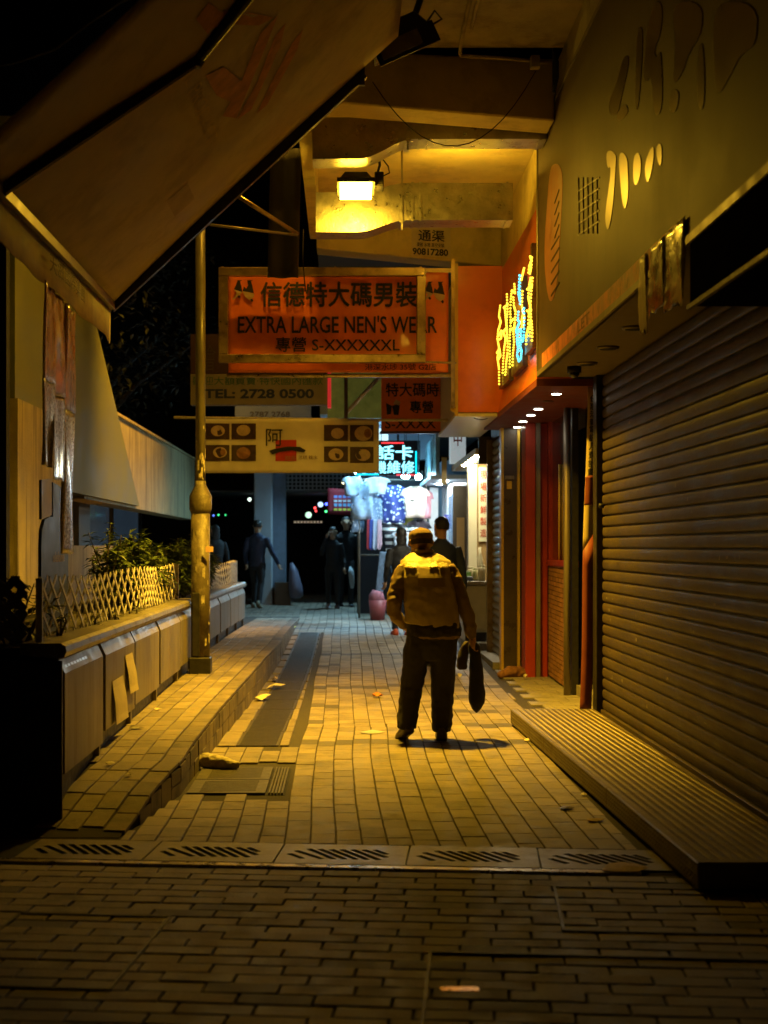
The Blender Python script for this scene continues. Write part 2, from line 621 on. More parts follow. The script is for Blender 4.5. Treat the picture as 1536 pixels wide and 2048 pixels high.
# -- the alley paving beyond the drain: columns along the alley
alley = struct_root('alley_pavement', 'brick paving of the alley running away from the camera', (0.3, 12, 0))
CW = 0.1275; CL = 0.252
bl = []
ncol = 44
for c in range(-30, ncol):
    xc = -0.89 + c * CW
    y = 7.192 - 0.091 * xc
    first = True
    while y < 34:
        LL = random.choice((0.10, 0.14, 0.18, 0.22, CL)) if first else CL
        first = False
        yc = y + LL / 2
        y += LL
        x = xc + 0.016 * math.sin(yc * 1.05 + c * 0.10) * (1 if yc < 12 else 0.5) + 0.003 * math.sin(yc * 2.6 + c * 0.3)
        lim_r = 1.40 if yc < 12.1 else 1.62
        W = CW - (0.0085 if yc < 9.5 else 0.006)
        xl_, xr_ = x - W / 2, min(x + W / 2, lim_r)
        if yc < 25.8: xl_ = max(xl_, kerb_x(yc) + 0.006)
        if xr_ - xl_ < 0.03: continue
        x = (xl_ + xr_) / 2; W = xr_ - xl_
        if x < -3.6: continue
        if 8.66 < yc + CL / 2 and yc - CL / 2 < 9.74 and x < -0.36: continue
        if 10.72 < yc + CL / 2 and yc - CL / 2 < 22.4 and x < -0.36 + 0.004 * (yc - 10.7): continue
        mat = m_brick
        for band in (10.98, 15.1, 18.8, 23.5):
            if abs(yc - band) < CL / 2: mat = m_brick_dark
        if -0.36 < x < -0.12:
            for band in (12.2, 13.4, 16.2, 17.3):
                if abs(yc - band) < CL / 2: mat = m_brick_dark
        if 1.0 < x < 1.3:
            for band in (11.9, 13.0, 14.1, 16.2):
                if abs(yc - band) < CL / 2: mat = m_brick_dark
        short = random.random() < 0.06
        L = LL - 0.0035
        bl.append((x, yc, ground_z(yc) + random.gauss(0, 0.0007), -0.0168 * math.cos(yc * 1.05 + c * 0.10) if yc < 12 else 0, round(W, 3), round(L, 3), math.atan((ground_z(yc + .1) - ground_z(yc - .1)) / .2), mat))
lay(alley, bl, limit=300)

# -- slabs in front of the shops beyond the step
slabs = struct_root('shopfront_slabs', 'pale slabs in front of the red shop beyond the tread-plate step', (1.8, 14, 0))
bl = []
y = 12.3
row = 0
while y < 26:
    x = 1.70
    while x < 2.6:
        bl.append((x + 0.15 + (row % 2) * 0.1, y + 0.15, ground_z(y + .15) + 0.001, 0.0, 0.292, 0.292, 0, m_slab))
        x += 0.30
    y += 0.30; row += 1
lay(slabs, bl, limit=120, name='slab')

# -- raised walkway (ramp) along the planters with its kerb
walk = struct_root('walkway', 'raised brick walkway ramping up beside the planters', (-1.3, 12, 0))
yy = [7.40 + 0.35 * i for i in range(55)]
wv = []; wf = []
for y in yy:
    z = ramp_z(y) - 0.012
    kx = kerb_x(y) - 0.012
    wv += [(-3.4, y, z), (kx, y, z), (kx, y, ground_z(y) - 0.1)]
for i in range(len(yy) - 1):
    a = i * 3
    wf += [(a, a + 1, a + 4, a + 3), (a + 1, a + 2, a + 5, a + 4)]
wf += [(0, 1, 2), ]
mesh('bed', wv, wf, m_mortar, walk)
bl = []
for c in range(0, 8):
    y = 7.44 + random.uniform(0, 0.1)
    first = True
    while y < 25.5:
        L = 0.235
        yc = y + L / 2
        y += L
        if c == 0:
            xc = kerb_x(yc) - 0.057
            rot = math.atan2(kerb_x(yc - .1) - kerb_x(yc + .1), .2)
            m_ = m_kerb
        else:
            xc = kerb_x(yc) - 0.057 - c * 0.122 - (0.004 if c == 1 else 0)
            rot = math.atan2(kerb_x(yc - .1) - kerb_x(yc + .1), .2)
            m_ = m_brick
        if xc < -1.52: continue
        sl = (ramp_z(yc + .1) - ramp_z(yc - .1)) / .2
        bl.append((xc, yc, ramp_z(yc) + random.gauss(0, 0.001), rot, 0.113, L - 0.006, math.atan(sl), m_))
lay(walk, bl, limit=290)
# kerb face bricks, standing, two courses
mb = MB()
y = 7.75
while y < 25.0:
    L = 0.235
    yc = y + L / 2; y += L
    top = ramp_z(yc) - 0.032
    bot = ground_z(yc) - 0.02
    nrow = max(1, round((top - bot) / 0.11))
    for k in range(nrow):
        z0 = bot + (top - bot) * k / nrow + 0.003; z1 = bot + (top - bot) * (k + 1) / nrow - 0.003
        if z1 - z0 < 0.012: continue
        xa = kerb_x(yc - L / 2 + 0.003); xb = kerb_x(yc + L / 2 - 0.003)
        j = random.uniform(-0.003, 0.003)
        y0 = yc - L / 2 + 0.003; y1 = yc + L / 2 - 0.003
        mb.add([(xa - 0.03, y0, z0), (xa + j, y0, z0), (xb + j, y1, z0), (xb - 0.03, y1, z0), (xa - 0.03, y0, z1), (xa + j, y0, z1), (xb + j, y1, z1), (xb - 0.03, y1, z1)],
               [(0, 3, 2, 1), (4, 5, 6, 7), (0, 1, 5, 4), (1, 2, 6, 5), (2, 3, 7, 6), (3, 0, 4, 7)])
o = mb.build('kerb_face', m_kerb, walk); o['kind'] = 'stuff'

# -- square slotted cover by the kerb
t = thing('drain_cover', 'square iron cover with slanted slots beside the crumpled paper bag', 'drain cover', (-0.68, 9.15, 0))
for (y0, y1) in ((8.68, 9.17), (9.19, 9.70)):
    xl, xr = -0.93, -0.47
    base = MB().box((xl, xr), (y0, y1), (-0.02, 0.003))
    cut = MB()
    for k in range(11):
        yk = y0 + 0.055 + k * (y1 - y0 - 0.11) / 10
        cut.bar((xl + 0.07, yk - 0.018, 0), (xr - 0.06, yk + 0.018, 0), 0.013, 0.06)
    me = boolean_cut(base, cut); me.materials.append(m_iron)
    o = link('slotted_plate', me, t, -WLOC[t])
o = MB()
for k in range(5):
    o.box((-0.452 + k * 0.019, -0.441 + k * 0.019), (8.68, 9.70), (-0.02, 0.002))
o.build('side_grating', m_iron, t)
box('bed', (-0.94, -0.35), (8.67, 9.71), (-0.0125, -0.0115), m_black, t)

# -- long channel with gratings along the kerb
channel = thing('drain_channel', 'long sunken channel of iron gratings along the kerb', 'drain channel', (-0.65, 16, 0))
def chan_base(y0, y1):
    z = ground_z((y0 + y1) / 2)
    return z
base = MB().box((-0.155, 0.155), (-0.39, 0.39), (-0.015, 0.0))
cut = MB()
for k in range(16):
    yk = -0.35 + k * 0.0467
    cut.bar((-0.135, yk, -0.008), (0.135, yk, -0.008), 0.020, 0.05)
ch_me = boolean_cut(base, cut); ch_me.materials.append(m_iron)
y = 10.78
while y < 22.0:
    yc = y + 0.40
    xk = kerb_x(yc)
    xr = -0.40 + 0.004 * (yc - 10.7)
    xc = (xk + xr) / 2 + 0.03
    o = link('grating', ch_me, channel, Vector((xc, yc, ground_z(yc) - 0.003)) - WLOC[channel])
    o.rotation_euler = (math.atan(0.0165) if yc > 14 else 0, 0, R(-0.5))
    s = MB().box((xk + 0.004, xc - 0.16), (yc - 0.395, yc + 0.395), (ground_z(yc) - 0.02, ground_z(yc) - 0.002)).build('border_slab', m_kerb, channel, bevel=0.004)
    s = MB().box((xc + 0.16, xr - 0.012), (yc - 0.395, yc + 0.395), (ground_z(yc) - 0.02, ground_z(yc) + 0.001)).build('border_slab', m_kerb, channel, bevel=0.004)
    y += 0.80

# ------------------------------------------------------------------ left side: planters, lattice, post, concrete walkway
m_soil = M('soil', (0.03, 0.022, 0.015), 0.95, var=0.3, scale=30, bump=1.0, bscale=60)
m_paper = M('yellowed_paper', (0.62, 0.52, 0.30), 0.8, var=0.1, scale=8)
m_white_paint = M('white_paint', (0.70, 0.66, 0.56), 0.6, var=0.12, scale=10, stain=((0.25, 0.2, 0.12), 0.5, 9, (1, 1, 1)))

def planter(label, y0, y1, xf, cuts, ztop, near_end):
    t = thing('planter', label, 'planter', (xf - 0.4, (y0 + y1) / 2, 0.1))
    box('plinth', (xf - 0.85, xf - 0.05), (y0 + 0.05, y1 - 0.05), (-0.02, 0.42), m_dark_metal, t)
    # each door panel: a tall sheet with a lip that slopes back to the coping
    for a, b in zip(cuts, cuts[1:]):
        j = random.uniform(-0.006, 0.006)
        zb = ramp_z((a + b) / 2) + 0.11
        prof = [(xf + j, zb), (xf + j, ztop - 0.16), (xf - 0.035 + j, ztop - 0.085), (xf - 0.05, ztop - 0.085), (xf - 0.05, zb)]
        MB().prism(prof, 'y', a + 0.035, b - 0.035).build('door_panel', m_steel, t, bevel=0.003)
        box('plinth_rib', (xf - 0.05, xf - 0.02), (b - 0.06, b - 0.01), (ramp_z(b) - 0.01, zb), m_steel, t)
    box('core', (xf - 0.84, xf - 0.12), (y0 + 0.012, y1 - 0.012), (0.3, ztop - 0.09), m_dark_metal, t)
    # rounded coping in lengths
    L = (y1 - y0) / 4
    for i in range(4):
        a = y0 + i * L + (0.0 if i == 0 else 0.003); b = y0 + (i + 1) * L - 0.003
        prof = [(xf - 0.22, ztop - 0.06), (xf - 0.035, ztop - 0.078), (xf + 0.006, ztop - 0.072), (xf + 0.018, ztop - 0.045), (xf + 0.012, ztop - 0.015), (xf - 0.012, ztop), (xf - 0.22, ztop)]
        MB().prism(prof, 'y', a, b).build('coping', m_steel_cop, t)
    box('soil', (xf - 0.83, xf - 0.23), (y0 + 0.02, y1 - 0.02), (ztop - 0.088, ztop - 0.025), m_soil, t)
    box('back_board', (xf - 0.86, xf - 0.83), (y0 + 0.02, y1 - 0.02), (0.3, ztop), m_dark_metal, t)
    return t
XP = -1.455
p1 = planter('long steel planter with door panels and taped notices, nearest on the left', 7.62, 14.3, XP,
             [7.64, 8.92, 10.22, 11.6, 13.05, 14.28], 0.95, True)
p2 = planter('farther steel planter behind the lamp-post foot', 14.75, 22.2, -1.50, [14.77, 16.3, 17.8, 19.3, 20.8, 22.18], 0.92, False)
box('end_panel', (XP - 0.84, XP - 0.004), (7.615, 7.632), (0.02, 0.95 - 0.09), m_dark_metal, p1)

def notice(label, ya, yb, z0, z1, lean):
    v = []; f = []
    n = 6
    for i in range(n + 1):
        t_ = i / n
        z = z1 + (z0 - z1) * t_
        bow = 0.008 + 0.010 * math.sin(t_ * math.pi) ** 2 + 0.02 * t_ * t_
        dy = lean * t_
        v += [(XP + bow, ya + dy, z), (XP + bow + 0.01 * t_, yb + dy, z)]
    for i in range(n):
        f.append((2 * i, 2 * i + 1, 2 * i + 3, 2 * i + 2))
    o = mesh('paper_notice', v, f, m_paper)
    md = o.modifiers.new('s', 'SOLIDIFY'); md.thickness = 0.002
    tag(o, label, 'notice', 'notices taped to the planter')
notice('lower yellowed paper notice curling off the steel planter panel', 9.18, 9.62, 0.335, 0.61, 0.05)
notice('upper yellowed paper notice taped to the steel planter panel', 9.72, 10.04, 0.47, 0.73, 0.10)
# torn strip of stickers on the first panel
mb = MB()
for k in range(8):
    y = 7.75 + k * 0.085
    mb.add([(XP + 0.0015 - 0.012, y, 0.815), (XP + 0.0015 - 0.012, y + 0.05 + random.random() * .02, 0.815), (XP - 0.026, y + 0.055, 0.842), (XP - 0.026, y - 0.004, 0.842)], [(0, 1, 2, 3)])
mb.build('torn_sticker', M('sticker', (0.6, 0.65, 0.68), 0.35, var=0.4, scale=60), p1)['kind'] = 'stuff'

# expanding lattice fence standing on the planter
XL = -1.60
def lattice(label, y0, y1, zb, zt, x, pitch=0.235, run=0.52):
    t = thing('lattice_fence', label, 'lattice fence', (x, (y0 + y1) / 2, zb))
    h = zt - zb
    for d, dx in ((1, 0.0), (-1, 0.013)):
        y = y0 - run + 0.02
        k = 0
        while y < y1:
            a, b = (y, y + run)
            za, zbb = zb, zt
            ta = max(0.0, (y0 - a) / run); tb = min(1.0, (y1 - a) / run)
            if tb - ta > 0.12:
                if d == 1:
                    q0 = (x + dx, a + run * ta, zb + h * ta); q1 = (x + dx, a + run * tb, zb + h * tb)
                else:
                    q0 = (x + dx, a + run * ta, zt - h * ta); q1 = (x + dx, a + run * tb, zt - h * tb)
                wav = 0.018 * math.sin(a * 1.3)
                q0 = (q0[0] + wav, q0[1], q0[2] + 0.012 * math.sin(a * 1.9)); q1 = (q1[0] + wav, q1[1], q1[2] + 0.012 * math.sin(a * 1.9))
                MB().bar(q0, q1, 0.007, 0.024, up=(1, 0, 0) if False else (0, 0, 1)).build('slat', m_white_paint, t)
            y += pitch + 0.05 * math.sin(k * 0.6)
            k += 1
    box('end_post', (x - 0.012, x + 0.022), (y1, y1 + 0.025), (zb - 0.02, zt + 0.01), m_white_paint, t)
    box('end_post', (x - 0.012, x + 0.022), (y0 - 0.025, y0), (zb - 0.02, zt + 0.01), m_white_paint, t)
    return t
lattice('white expanding lattice along the top of the near planter', 7.72, 14.0, 0.968, 1.275, XL)
lattice('white expanding lattice on the far planter behind the post', 17.2, 21.9, 0.925, 1.23, -1.62, pitch=0.2)
# dark lattice across the near end of the planter
t = thing('trellis_screen', 'dim lattice panel across the near end of the planter', 'lattice fence', (-2.0, 7.66, 0.95))
m_dim = M('grey_plastic', (0.16, 0.16, 0.17), 0.6, var=0.15)
for k in range(-4, 7):
    for d in (1, -1):
        xa = -2.35 + k * 0.105
        xb = xa + 0.33
        ta = max(0, (-2.32 - xa) / 0.33); tb = min(1, (-1.66 - xa) / 0.33)
        if tb - ta < 0.15: continue
        za, zb_ = (0.955, 1.285) if d == 1 else (1.285, 0.955)
        MB().bar((xa + .33 * ta, 7.655 + (0.006 if d == 1 else 0), za + (zb_ - za) * ta), (xa + .33 * tb, 7.655 + (0.006 if d == 1 else 0), za + (zb_ - za) * tb), 0.005, 0.046).build('slat', m_dim, t)

# plants
m_leaf = M('leaf', (0.055, 0.085, 0.022), 0.45, var=0.35, scale=12, island=0.4, coat=0.15)
m_leaf2 = M('leaf_dark', (0.035, 0.055, 0.02), 0.5, var=0.35, scale=12, island=0.4)
m_stem = M('stem', (0.09, 0.065, 0.04), 0.8, var=0.3)

def leaf(mb, p, d, L, w):
    d = Vector(d).normalized()
    s = d.cross(Vector((0, 0, 1)))
    if s.length < 0.1: s = Vector((1, 0, 0))
    s.normalize()
    nrm = s.cross(d)
    p = Vector(p)
    a = p; b = p + d * L * 0.45 + nrm * L * 0.06; c = p + d * L - nrm * L * 0.12
    mb.add([a, b + s * w, c, b - s * w, b - nrm * w * 0.35], [(0, 1, 4), (1, 2, 4), (2, 3, 4), (3, 0, 4)])

def shrub(label, centre, size, nst, nl, L, mat, seed, droop=0.0, name='shrub'):
    rnd = random.Random(seed)
    cx, cy_, cz = centre
    t = thing(name, label, 'plant', (cx, cy_, cz))
    st = MB(); lf = MB()
    tips = []
    for k in range(nst):
        a = rnd.uniform(0, 6.28); rr = rnd.random() ** 0.6
        tx = cx + size[0] * rr * math.cos(a); ty = cy_ + size[1] * rr * math.sin(a)
        tz = cz + size[2] * rnd.uniform(0.45, 1.0) * (1 - 0.45 * rr * rr)
        bx, by = cx + (tx - cx) * 0.25, cy_ + (ty - cy_) * 0.35
        mid = ((bx + tx) / 2 + rnd.uniform(-.03, .03), (by + ty) / 2, cz + (tz - cz) * 0.6)
        pts = [(bx, by, cz - 0.03), mid, (tx, ty, tz)]
        st.tube(pts, [0.008, 0.006, 0.003], 5)
        for q in range(nl):
            s = rnd.uniform(0.25, 1.0)
            if s < 0.5:
                p = Vector(pts[0]).lerp(Vector(pts[1]), s * 2)
            else:
                p = Vector(pts[1]).lerp(Vector(pts[2]), s * 2 - 1)
            b = rnd.uniform(0, 6.28)
            d = Vector((math.cos(b), math.sin(b), rnd.uniform(-0.5, 0.6) - droop))
            LL = L * rnd.uniform(0.6, 1.2)
            leaf(lf, p, d, LL, LL * rnd.uniform(0.16, 0.24))
    st.build('stem', m_stem, t, fix=False)
    o = lf.build('foliage', mat, t, fix=False)
    o['kind'] = 'stuff'
    return t
shrub('dense leafy green bush behind the white lattice beside the post', (-1.86, 13.1, 0.93), (0.30, 1.4, 0.66), 160, 46, 0.115, m_leaf, 3)
shrub('leafy bush filling the gap behind the post between the two planters', (-1.74, 15.3, 0.92), (0.24, 0.95, 0.62), 80, 44, 0.115, m_leaf, 13)
shrub('tall loose sprig of fine leaves rising above the bush', (-1.92, 12.0, 0.93), (0.22, 0.45, 0.92), 14, 40, 0.09, m_leaf, 9)
shrub('leafy green bush spilling over the farther planter', (-1.72, 17.1, 0.90), (0.28, 1.1, 0.74), 90, 44, 0.115, m_leaf, 5, droop=0.2)
shrub('dark broad-leaved plant at the near end of the planter', (-1.78, 7.95, 0.93), (0.22, 0.30, 0.40), 12, 9, 0.12, m_leaf2, 6)
for i, (yy_, z_) in enumerate(((8.3, 1.05), (9.4, 1.0), (10.1, 1.0), (11.0, 0.99), (13.4, 1.12), (13.8, 1.05))):
    shrub(['small dark leaves poking through the lattice above the first steel panel', 'sprig poking through the lattice above the lower paper notice', 'sprig poking through the lattice above the upper paper notice',
           'sprig poking through the middle of the near lattice', 'leafy sprig at the far end of the near lattice', 'low sprig where the near lattice meets the post'][i],
          (-1.61, yy_, z_ - 0.08), (0.06, 0.09, 0.16), 4, 6, 0.06, m_leaf2, 20 + i, name='leafy_sprig')

# lamp-post like pipe post with thick foot
PX, PY = -1.345, 13.75
m_post = M('post_paint', (0.16, 0.14, 0.085), 0.42, 0.15, var=0.15, scale=6, bump=0.1, coat=0.2, stain=((0.12, 0.08, 0.04), 0.7, 9, (1, 1, 0.4)))
m_post_foot = M('post_foot_paint', (0.10, 0.08, 0.05), 0.55, 0.1, var=0.3, scale=9, bump=0.3, bscale=40, stain=((0.30, 0.26, 0.18), 0.8, 12, (1, 1, 0.7)))
t = thing('street_post', 'tall slim post with thick sticker-scarred foot beside the planters', 'post', (PX, PY, ramp_z(PY)))
z0 = ramp_z(PY)
tube('foot', [(PX, PY, z0 + 0.14), (PX, PY, 1.78)], 0.088, m_post_foot, t, 20)
tube('collar', [(PX, PY, 1.76), (PX, PY, 1.80), (PX, PY, 1.92), (PX, PY, 2.02), (PX, PY, 2.06)], [0.092, 0.105, 0.105, 0.052, 0.050], m_post_foot, t, 20)
tube('shaft', [(PX, PY, 2.05), (PX, PY, 4.55)], 0.046, m_post, t, 18)
tube('cap', [(PX, PY, 4.52), (PX, PY, 4.66), (PX, PY, 4.68)], [0.05, 0.05, 0.03], m_dark_metal, t, 14)
box('base_plate', (PX - 0.10, PX + 0.10), (PY - 0.10, PY + 0.10), (z0 - 0.02, z0 + 0.15), m_dark_metal, t, bevel=0.01)
box('door_recess', (PX - 0.07, PX + 0.0), (PY - 0.098, PY - 0.06), (z0 + 0.16, z0 + 0.75), m_dark_metal, t, bevel=0.006)
mb = MB()
rnd = random.Random(4)
for k in range(46):   # torn sticker remnants wrapped on the post
    z = rnd.choice([rnd.uniform(0.5, 1.7), rnd.uniform(2.05, 2.55)])
    rad = 0.0895 if z < 1.75 else 0.0472
    a0 = rnd.uniform(-math.pi, 0.3); w = rnd.uniform(0.15, 0.6); h = rnd.uniform(0.02, 0.1)
    vv = []
    for i in range(4):
        a = a0 + w * i / 3
        vv += [(PX + rad * math.cos(a), PY + rad * math.sin(a), z + rnd.uniform(-.012, .012)), (PX + rad * math.cos(a), PY + rad * math.sin(a), z + h + rnd.uniform(-.012, .012))]
    mb.add(vv, [(0, 2, 3, 1), (2, 4, 5, 3), (4, 6, 7, 5)])
o = mb.build('sticker_remnants', M('sticker_remnant', (0.30, 0.26, 0.18), 0.7, var=0.5, scale=50), t, fix=False); o['kind'] = 'stuff'
tube('cross_bar', [(PX - 0.15, PY - 0.02, 4.47), (PX + 0.9, PY + 0.15, 4.38)], 0.012, m_post, t, 8)
box('sticker', (PX + 0.06, PX + 0.13), (PY - 0.13, PY - 0.125), (1.40, 1.45), M('pink_paper', (0.6, 0.35, 0.25), 0.7), t)

# concrete footbridge stair behind the planters
t = thing('footbridge', 'concrete footbridge with parapet and olive stair flank on the left', 'footbridge', (-3.3, 20, 0))
XB = -3.0
MB().prism([(17.0, 2.0), (29.5, 1.98), (29.5, 3.17), (17.0, 3.17)], 'x', XB - 0.3, XB).build('parapet', m_conc, t)
MB().box((XB - 0.32, XB + 0.025), (17.0, 29.52), (3.172, 3.21)).build('parapet_cap', m_conc, t)
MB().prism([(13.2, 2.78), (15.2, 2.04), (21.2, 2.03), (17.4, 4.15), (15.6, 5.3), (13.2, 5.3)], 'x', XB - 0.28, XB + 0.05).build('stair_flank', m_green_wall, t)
box('pier', (XB - 0.5, XB + 0.075), (13.2, 15.35), (0, 2.775), m_conc, t)
box('column', (-3.75, -3.35), (18.6, 19.4), (0, 2.02), M('dark_concrete', (0.12, 0.11, 0.09), 0.8, var=0.2), t)
box('low_wall', (-3.15, -2.95), (15.36, 19.0), (0, 1.46), m_conc, t)
m_glass_b = M('bluish_glass', (0.05, 0.07, 0.09), 0.12, 0.0, var=0.3, scale=1.5, emit=((0.35, 0.55, 0.8), 0.035), sample=False)
t = thing('shop_window', 'bluish window band glimpsed under the footbridge', 'window', (-4.2, 22, 0))
for k in range(4):
    box('pane', (-4.25, -4.22), (15.4 + k * 3.7, 19.02 + k * 3.7), (1.0, 2.6), m_glass_b, t)
    box('mullion', (-4.24, -4.15), (19.02 + k * 3.7, 19.1 + k * 3.7), (0.9, 2.6), m_dark_metal, t)
box('sill_wall', (-4.4, -4.15), (15.4, 30), (0, 1.0), m_conc, t)
box('header', (-4.4, -4.15), (15.4, 30), (2.6, 2.9), m_conc, t)

o = box('mask_board', (-2.75, -2.27), (9.9, 10.0), (0.0, 4.2), M('mask_board_black', (0.02, 0.017, 0.015), 0.8, var=0.3))  # added dark board, masks the lit end face of the pier
tag(o, 'tall added dark board masking the lit pier end at the left edge', 'mask_board')

# a dim street tree behind the parapet
rnd = random.Random(77)
t = thing('street_tree', 'dim dark tree behind the footbridge parapet', 'tree', (-4.6, 25, 0))
MB().tube([(-4.6, 25, 0), (-4.55, 25, 2.2), (-4.3, 24.8, 4.2), (-4.2, 24.6, 6.0)], [0.2, 0.16, 0.11, 0.04], 10).build('trunk', M('night_bark', (0.02, 0.016, 0.012), 0.9), t, True)
for k in range(7):
    a = k * 0.9
    MB().tube([(-4.4, 24.9, 3.2 + 0.3 * k), (-4.4 + 0.9 * math.cos(a), 24.9 + 0.9 * math.sin(a), 4.2 + 0.35 * k), (-4.4 + 1.9 * math.cos(a), 24.9 + 1.9 * math.sin(a), 4.9 + 0.35 * k)], [0.06, 0.04, 0.015], 6).build('limb', M('night_bark', (0.02, 0.016, 0.012), 0.9), t, True)
lf = MB()
for k in range(150):
    a = rnd.uniform(0, 6.28); rr = 2.5 * rnd.random() ** 0.5; z = rnd.uniform(3.6, 7.6)
    rr *= math.sin(math.pi * min(1, max(0.15, (z - 3.2) / 5.0)))
    c = (-4.3 + rr * math.cos(a), 24.8 + rr * math.sin(a), z)
    for q in range(26):
        p_ = (c[0] + rnd.gauss(0, .22), c[1] + rnd.gauss(0, .22), c[2] + rnd.gauss(0, .18))
        leaf(lf, p_, (rnd.gauss(0, 1), rnd.gauss(0, 1), rnd.gauss(-.2, .6)), rnd.uniform(.10, .2), rnd.uniform(.025, .04))
o = lf.build('crown', M('tree_leaf_night', (0.012, 0.016, 0.006), 0.7, var=0.4, scale=4, island=0.4), t, fix=False); o['kind'] = 'stuff'

# ------------------------------------------------------------------ building overhead (arcade canopy)
arc = thing('arcade_building', 'building overhang with lit cream ceiling bay above the alley', 'building', (1.0, 13, 4.6))
def skew_beam(xl, xr, yl, yr, depth, zl, zr, ztop):
    v = []
    for (x, y, z) in ((xl, yl, zl), (xr, yr, zr)):
        v += [(x, y, z), (x, y + depth, z), (x, y + depth, ztop), (x, y, ztop)]
    return MB().add(v, [(0, 1, 2, 3), (7, 6, 5, 4), (0, 4, 5, 1), (1, 5, 6, 2), (2, 6, 7, 3), (3, 7, 4, 0)])
skew_beam(-0.31, 1.60, 10.98, 11.28, 0.36, 4.77, 4.70, 5.16).build('near_beam', m_plaster, arc, bevel=0.012)
skew_beam(-0.30, 1.72, 15.6, 16.1, 0.35, 4.60, 4.50, 5.3).build('far_beam', m_plaster, arc, bevel=0.008)
box('edge_beam', (-0.37, -0.262), (11.36, 15.62), (4.70, 5.3), m_plaster, arc, bevel=0.006)
box('bay_ceiling', (-0.26, 1.74), (11.36, 15.7), (5.02, 5.2), m_plaster, arc)
box('side_wall', (1.70, 1.9), (11.4, 16.2), (4.37, 5.01), m_plaster, arc)
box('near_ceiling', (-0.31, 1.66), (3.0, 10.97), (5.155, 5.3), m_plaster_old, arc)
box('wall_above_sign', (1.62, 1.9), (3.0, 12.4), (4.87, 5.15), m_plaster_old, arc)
box('upper_storey', (-0.36, 7.0), (2.9, 60), (5.31, 16), M('dark_wall', (0.06, 0.055, 0.05), 0.9, var=0.3), arc)

# fill lamp added out of sight on the farther duct; it lights the ceiling bay
t = thing('fill_batten', 'unseen warm fill batten added on top of the farther air duct', 'lamp', (0.9, 13.15, 4.63))
box('fixture', (0.62, 1.42), (13.12, 13.18), (4.632, 4.645), m_dark_metal, t)
tube('lamp_tube', [(0.66, 13.15, 4.657), (1.38, 13.15, 4.657)], 0.012, M('fill_batten_glow', (1, 1, 1), 0.4, var=0, emit=(FLOOD_COL, FILL_BATTEN_GLOW)), t, 8)

# poster high on the far beam
t = thing('poster', 'drain-clearing poster with a phone number high on the cream beam', 'poster', (0.93, 15.7, 4.55))
m_poster = M('poster_paper', (0.66, 0.58, 0.40), 0.75, var=0.1)
PYY = 15.80
def far_y(x): return 15.6 + (x + 0.30) * 0.248
v = [(0.715, far_y(0.715) - 0.004, 4.572), (1.14, far_y(1.14) - 0.004, 4.572), (1.14, far_y(1.14) - 0.004, 4.95), (0.715, far_y(0.715) - 0.004, 4.95)]
mesh('sheet', v, [(0, 1, 2, 3)], m_poster, t)
uu = Vector((1, 0.248, 0)).normalized()
def pos_o(x, z): return (x, far_y(x) - 0.008, z)
text('lettering', '90817280', pos_o(0.725, 4.582), uu, (0, 0, 1), 0.40, 0.075, m_ink, t, bold=0.03)
text('lettering', '渠務 水喉 高空安裝', pos_o(0.77, 4.672), uu, (0, 0, 1), 0.31, 0.045, m_ink, t)
text('lettering', '通渠', pos_o(0.79, 4.735), uu, (0, 0, 1), 0.29, 0.12, m_ink, t, bold=0.02)

# ventilation ducts with their S-bends
def duct(label, y0, depth, xl, xr, zl0, zl1, zr0, zr1, xb0, xb1):
    t = thing('air_duct', label, 'air duct', ((xl + xr) / 2, y0 + depth / 2, min(zl0, zr0)))
    xs = [xl]
    n = 12
    xs += [xb0 + (xb1 - xb0) * i / n for i in range(n + 1)]
    xs.append(xr)
    v = []; f = []
    for x in xs:
        s = 0 if x <= xb0 else 1 if x >= xb1 else (1 - math.cos(math.pi * (x - xb0) / (xb1 - xb0))) / 2
        a = zl0 + (zr0 - zl0) * s; b = zl1 + (zr1 - zl1) * s
        v += [(x, y0, a), (x, y0 + depth, a), (x, y0 + depth, b), (x, y0, b)]
    for i in range(len(xs) - 1):
        for j in range(4):
            f.append((i * 4 + j, (i + 1) * 4 + j, (i + 1) * 4 + (j + 1) % 4, i * 4 + (j + 1) % 4))
    f += [(0, 1, 2, 3), tuple(len(v) - 4 + k for k in (3, 2, 1, 0))]
    MB().add(v, f).build('trunking', m_galv, t)
    for x, za, zb in ((xb1 + 0.03, zr0, zr1), (xb1 + 0.10, zr0, zr1), (xr - 0.06, zr0, zr1)):
        MB().box((x, x + 0.02), (y0 - 0.008, y0 + depth + 0.008), (za - 0.008, zb + 0.008)).build('flange', m_galv, t)
    for yy_ in (y0 - 0.012,):
        MB().box((xb1 - 0.06, xb1 - 0.045), (yy_ - 0.006, yy_ + 0.006), (zr0 - 0.09, 5.02)).build('hanger', m_galv, t)
    MB().box((xb1 - 0.075, xb1 - 0.03), (y0 - 0.02, y0 + depth + 0.02), (zr0 - 0.022, zr0 - 0.004)).build('bracket', m_galv, t)
    return t
duct('nearer galvanised air duct with S-bend under the overhang', 11.7, 0.29, -0.258, 1.60, 4.52, 4.85, 4.678, 5.0, 0.10, 0.55)
duct('farther galvanised air duct with S-bend lit by the floodlight', 12.92, 0.30, -0.255, 1.47, 4.20, 4.55, 4.305, 4.63, 0.10, 0.55)

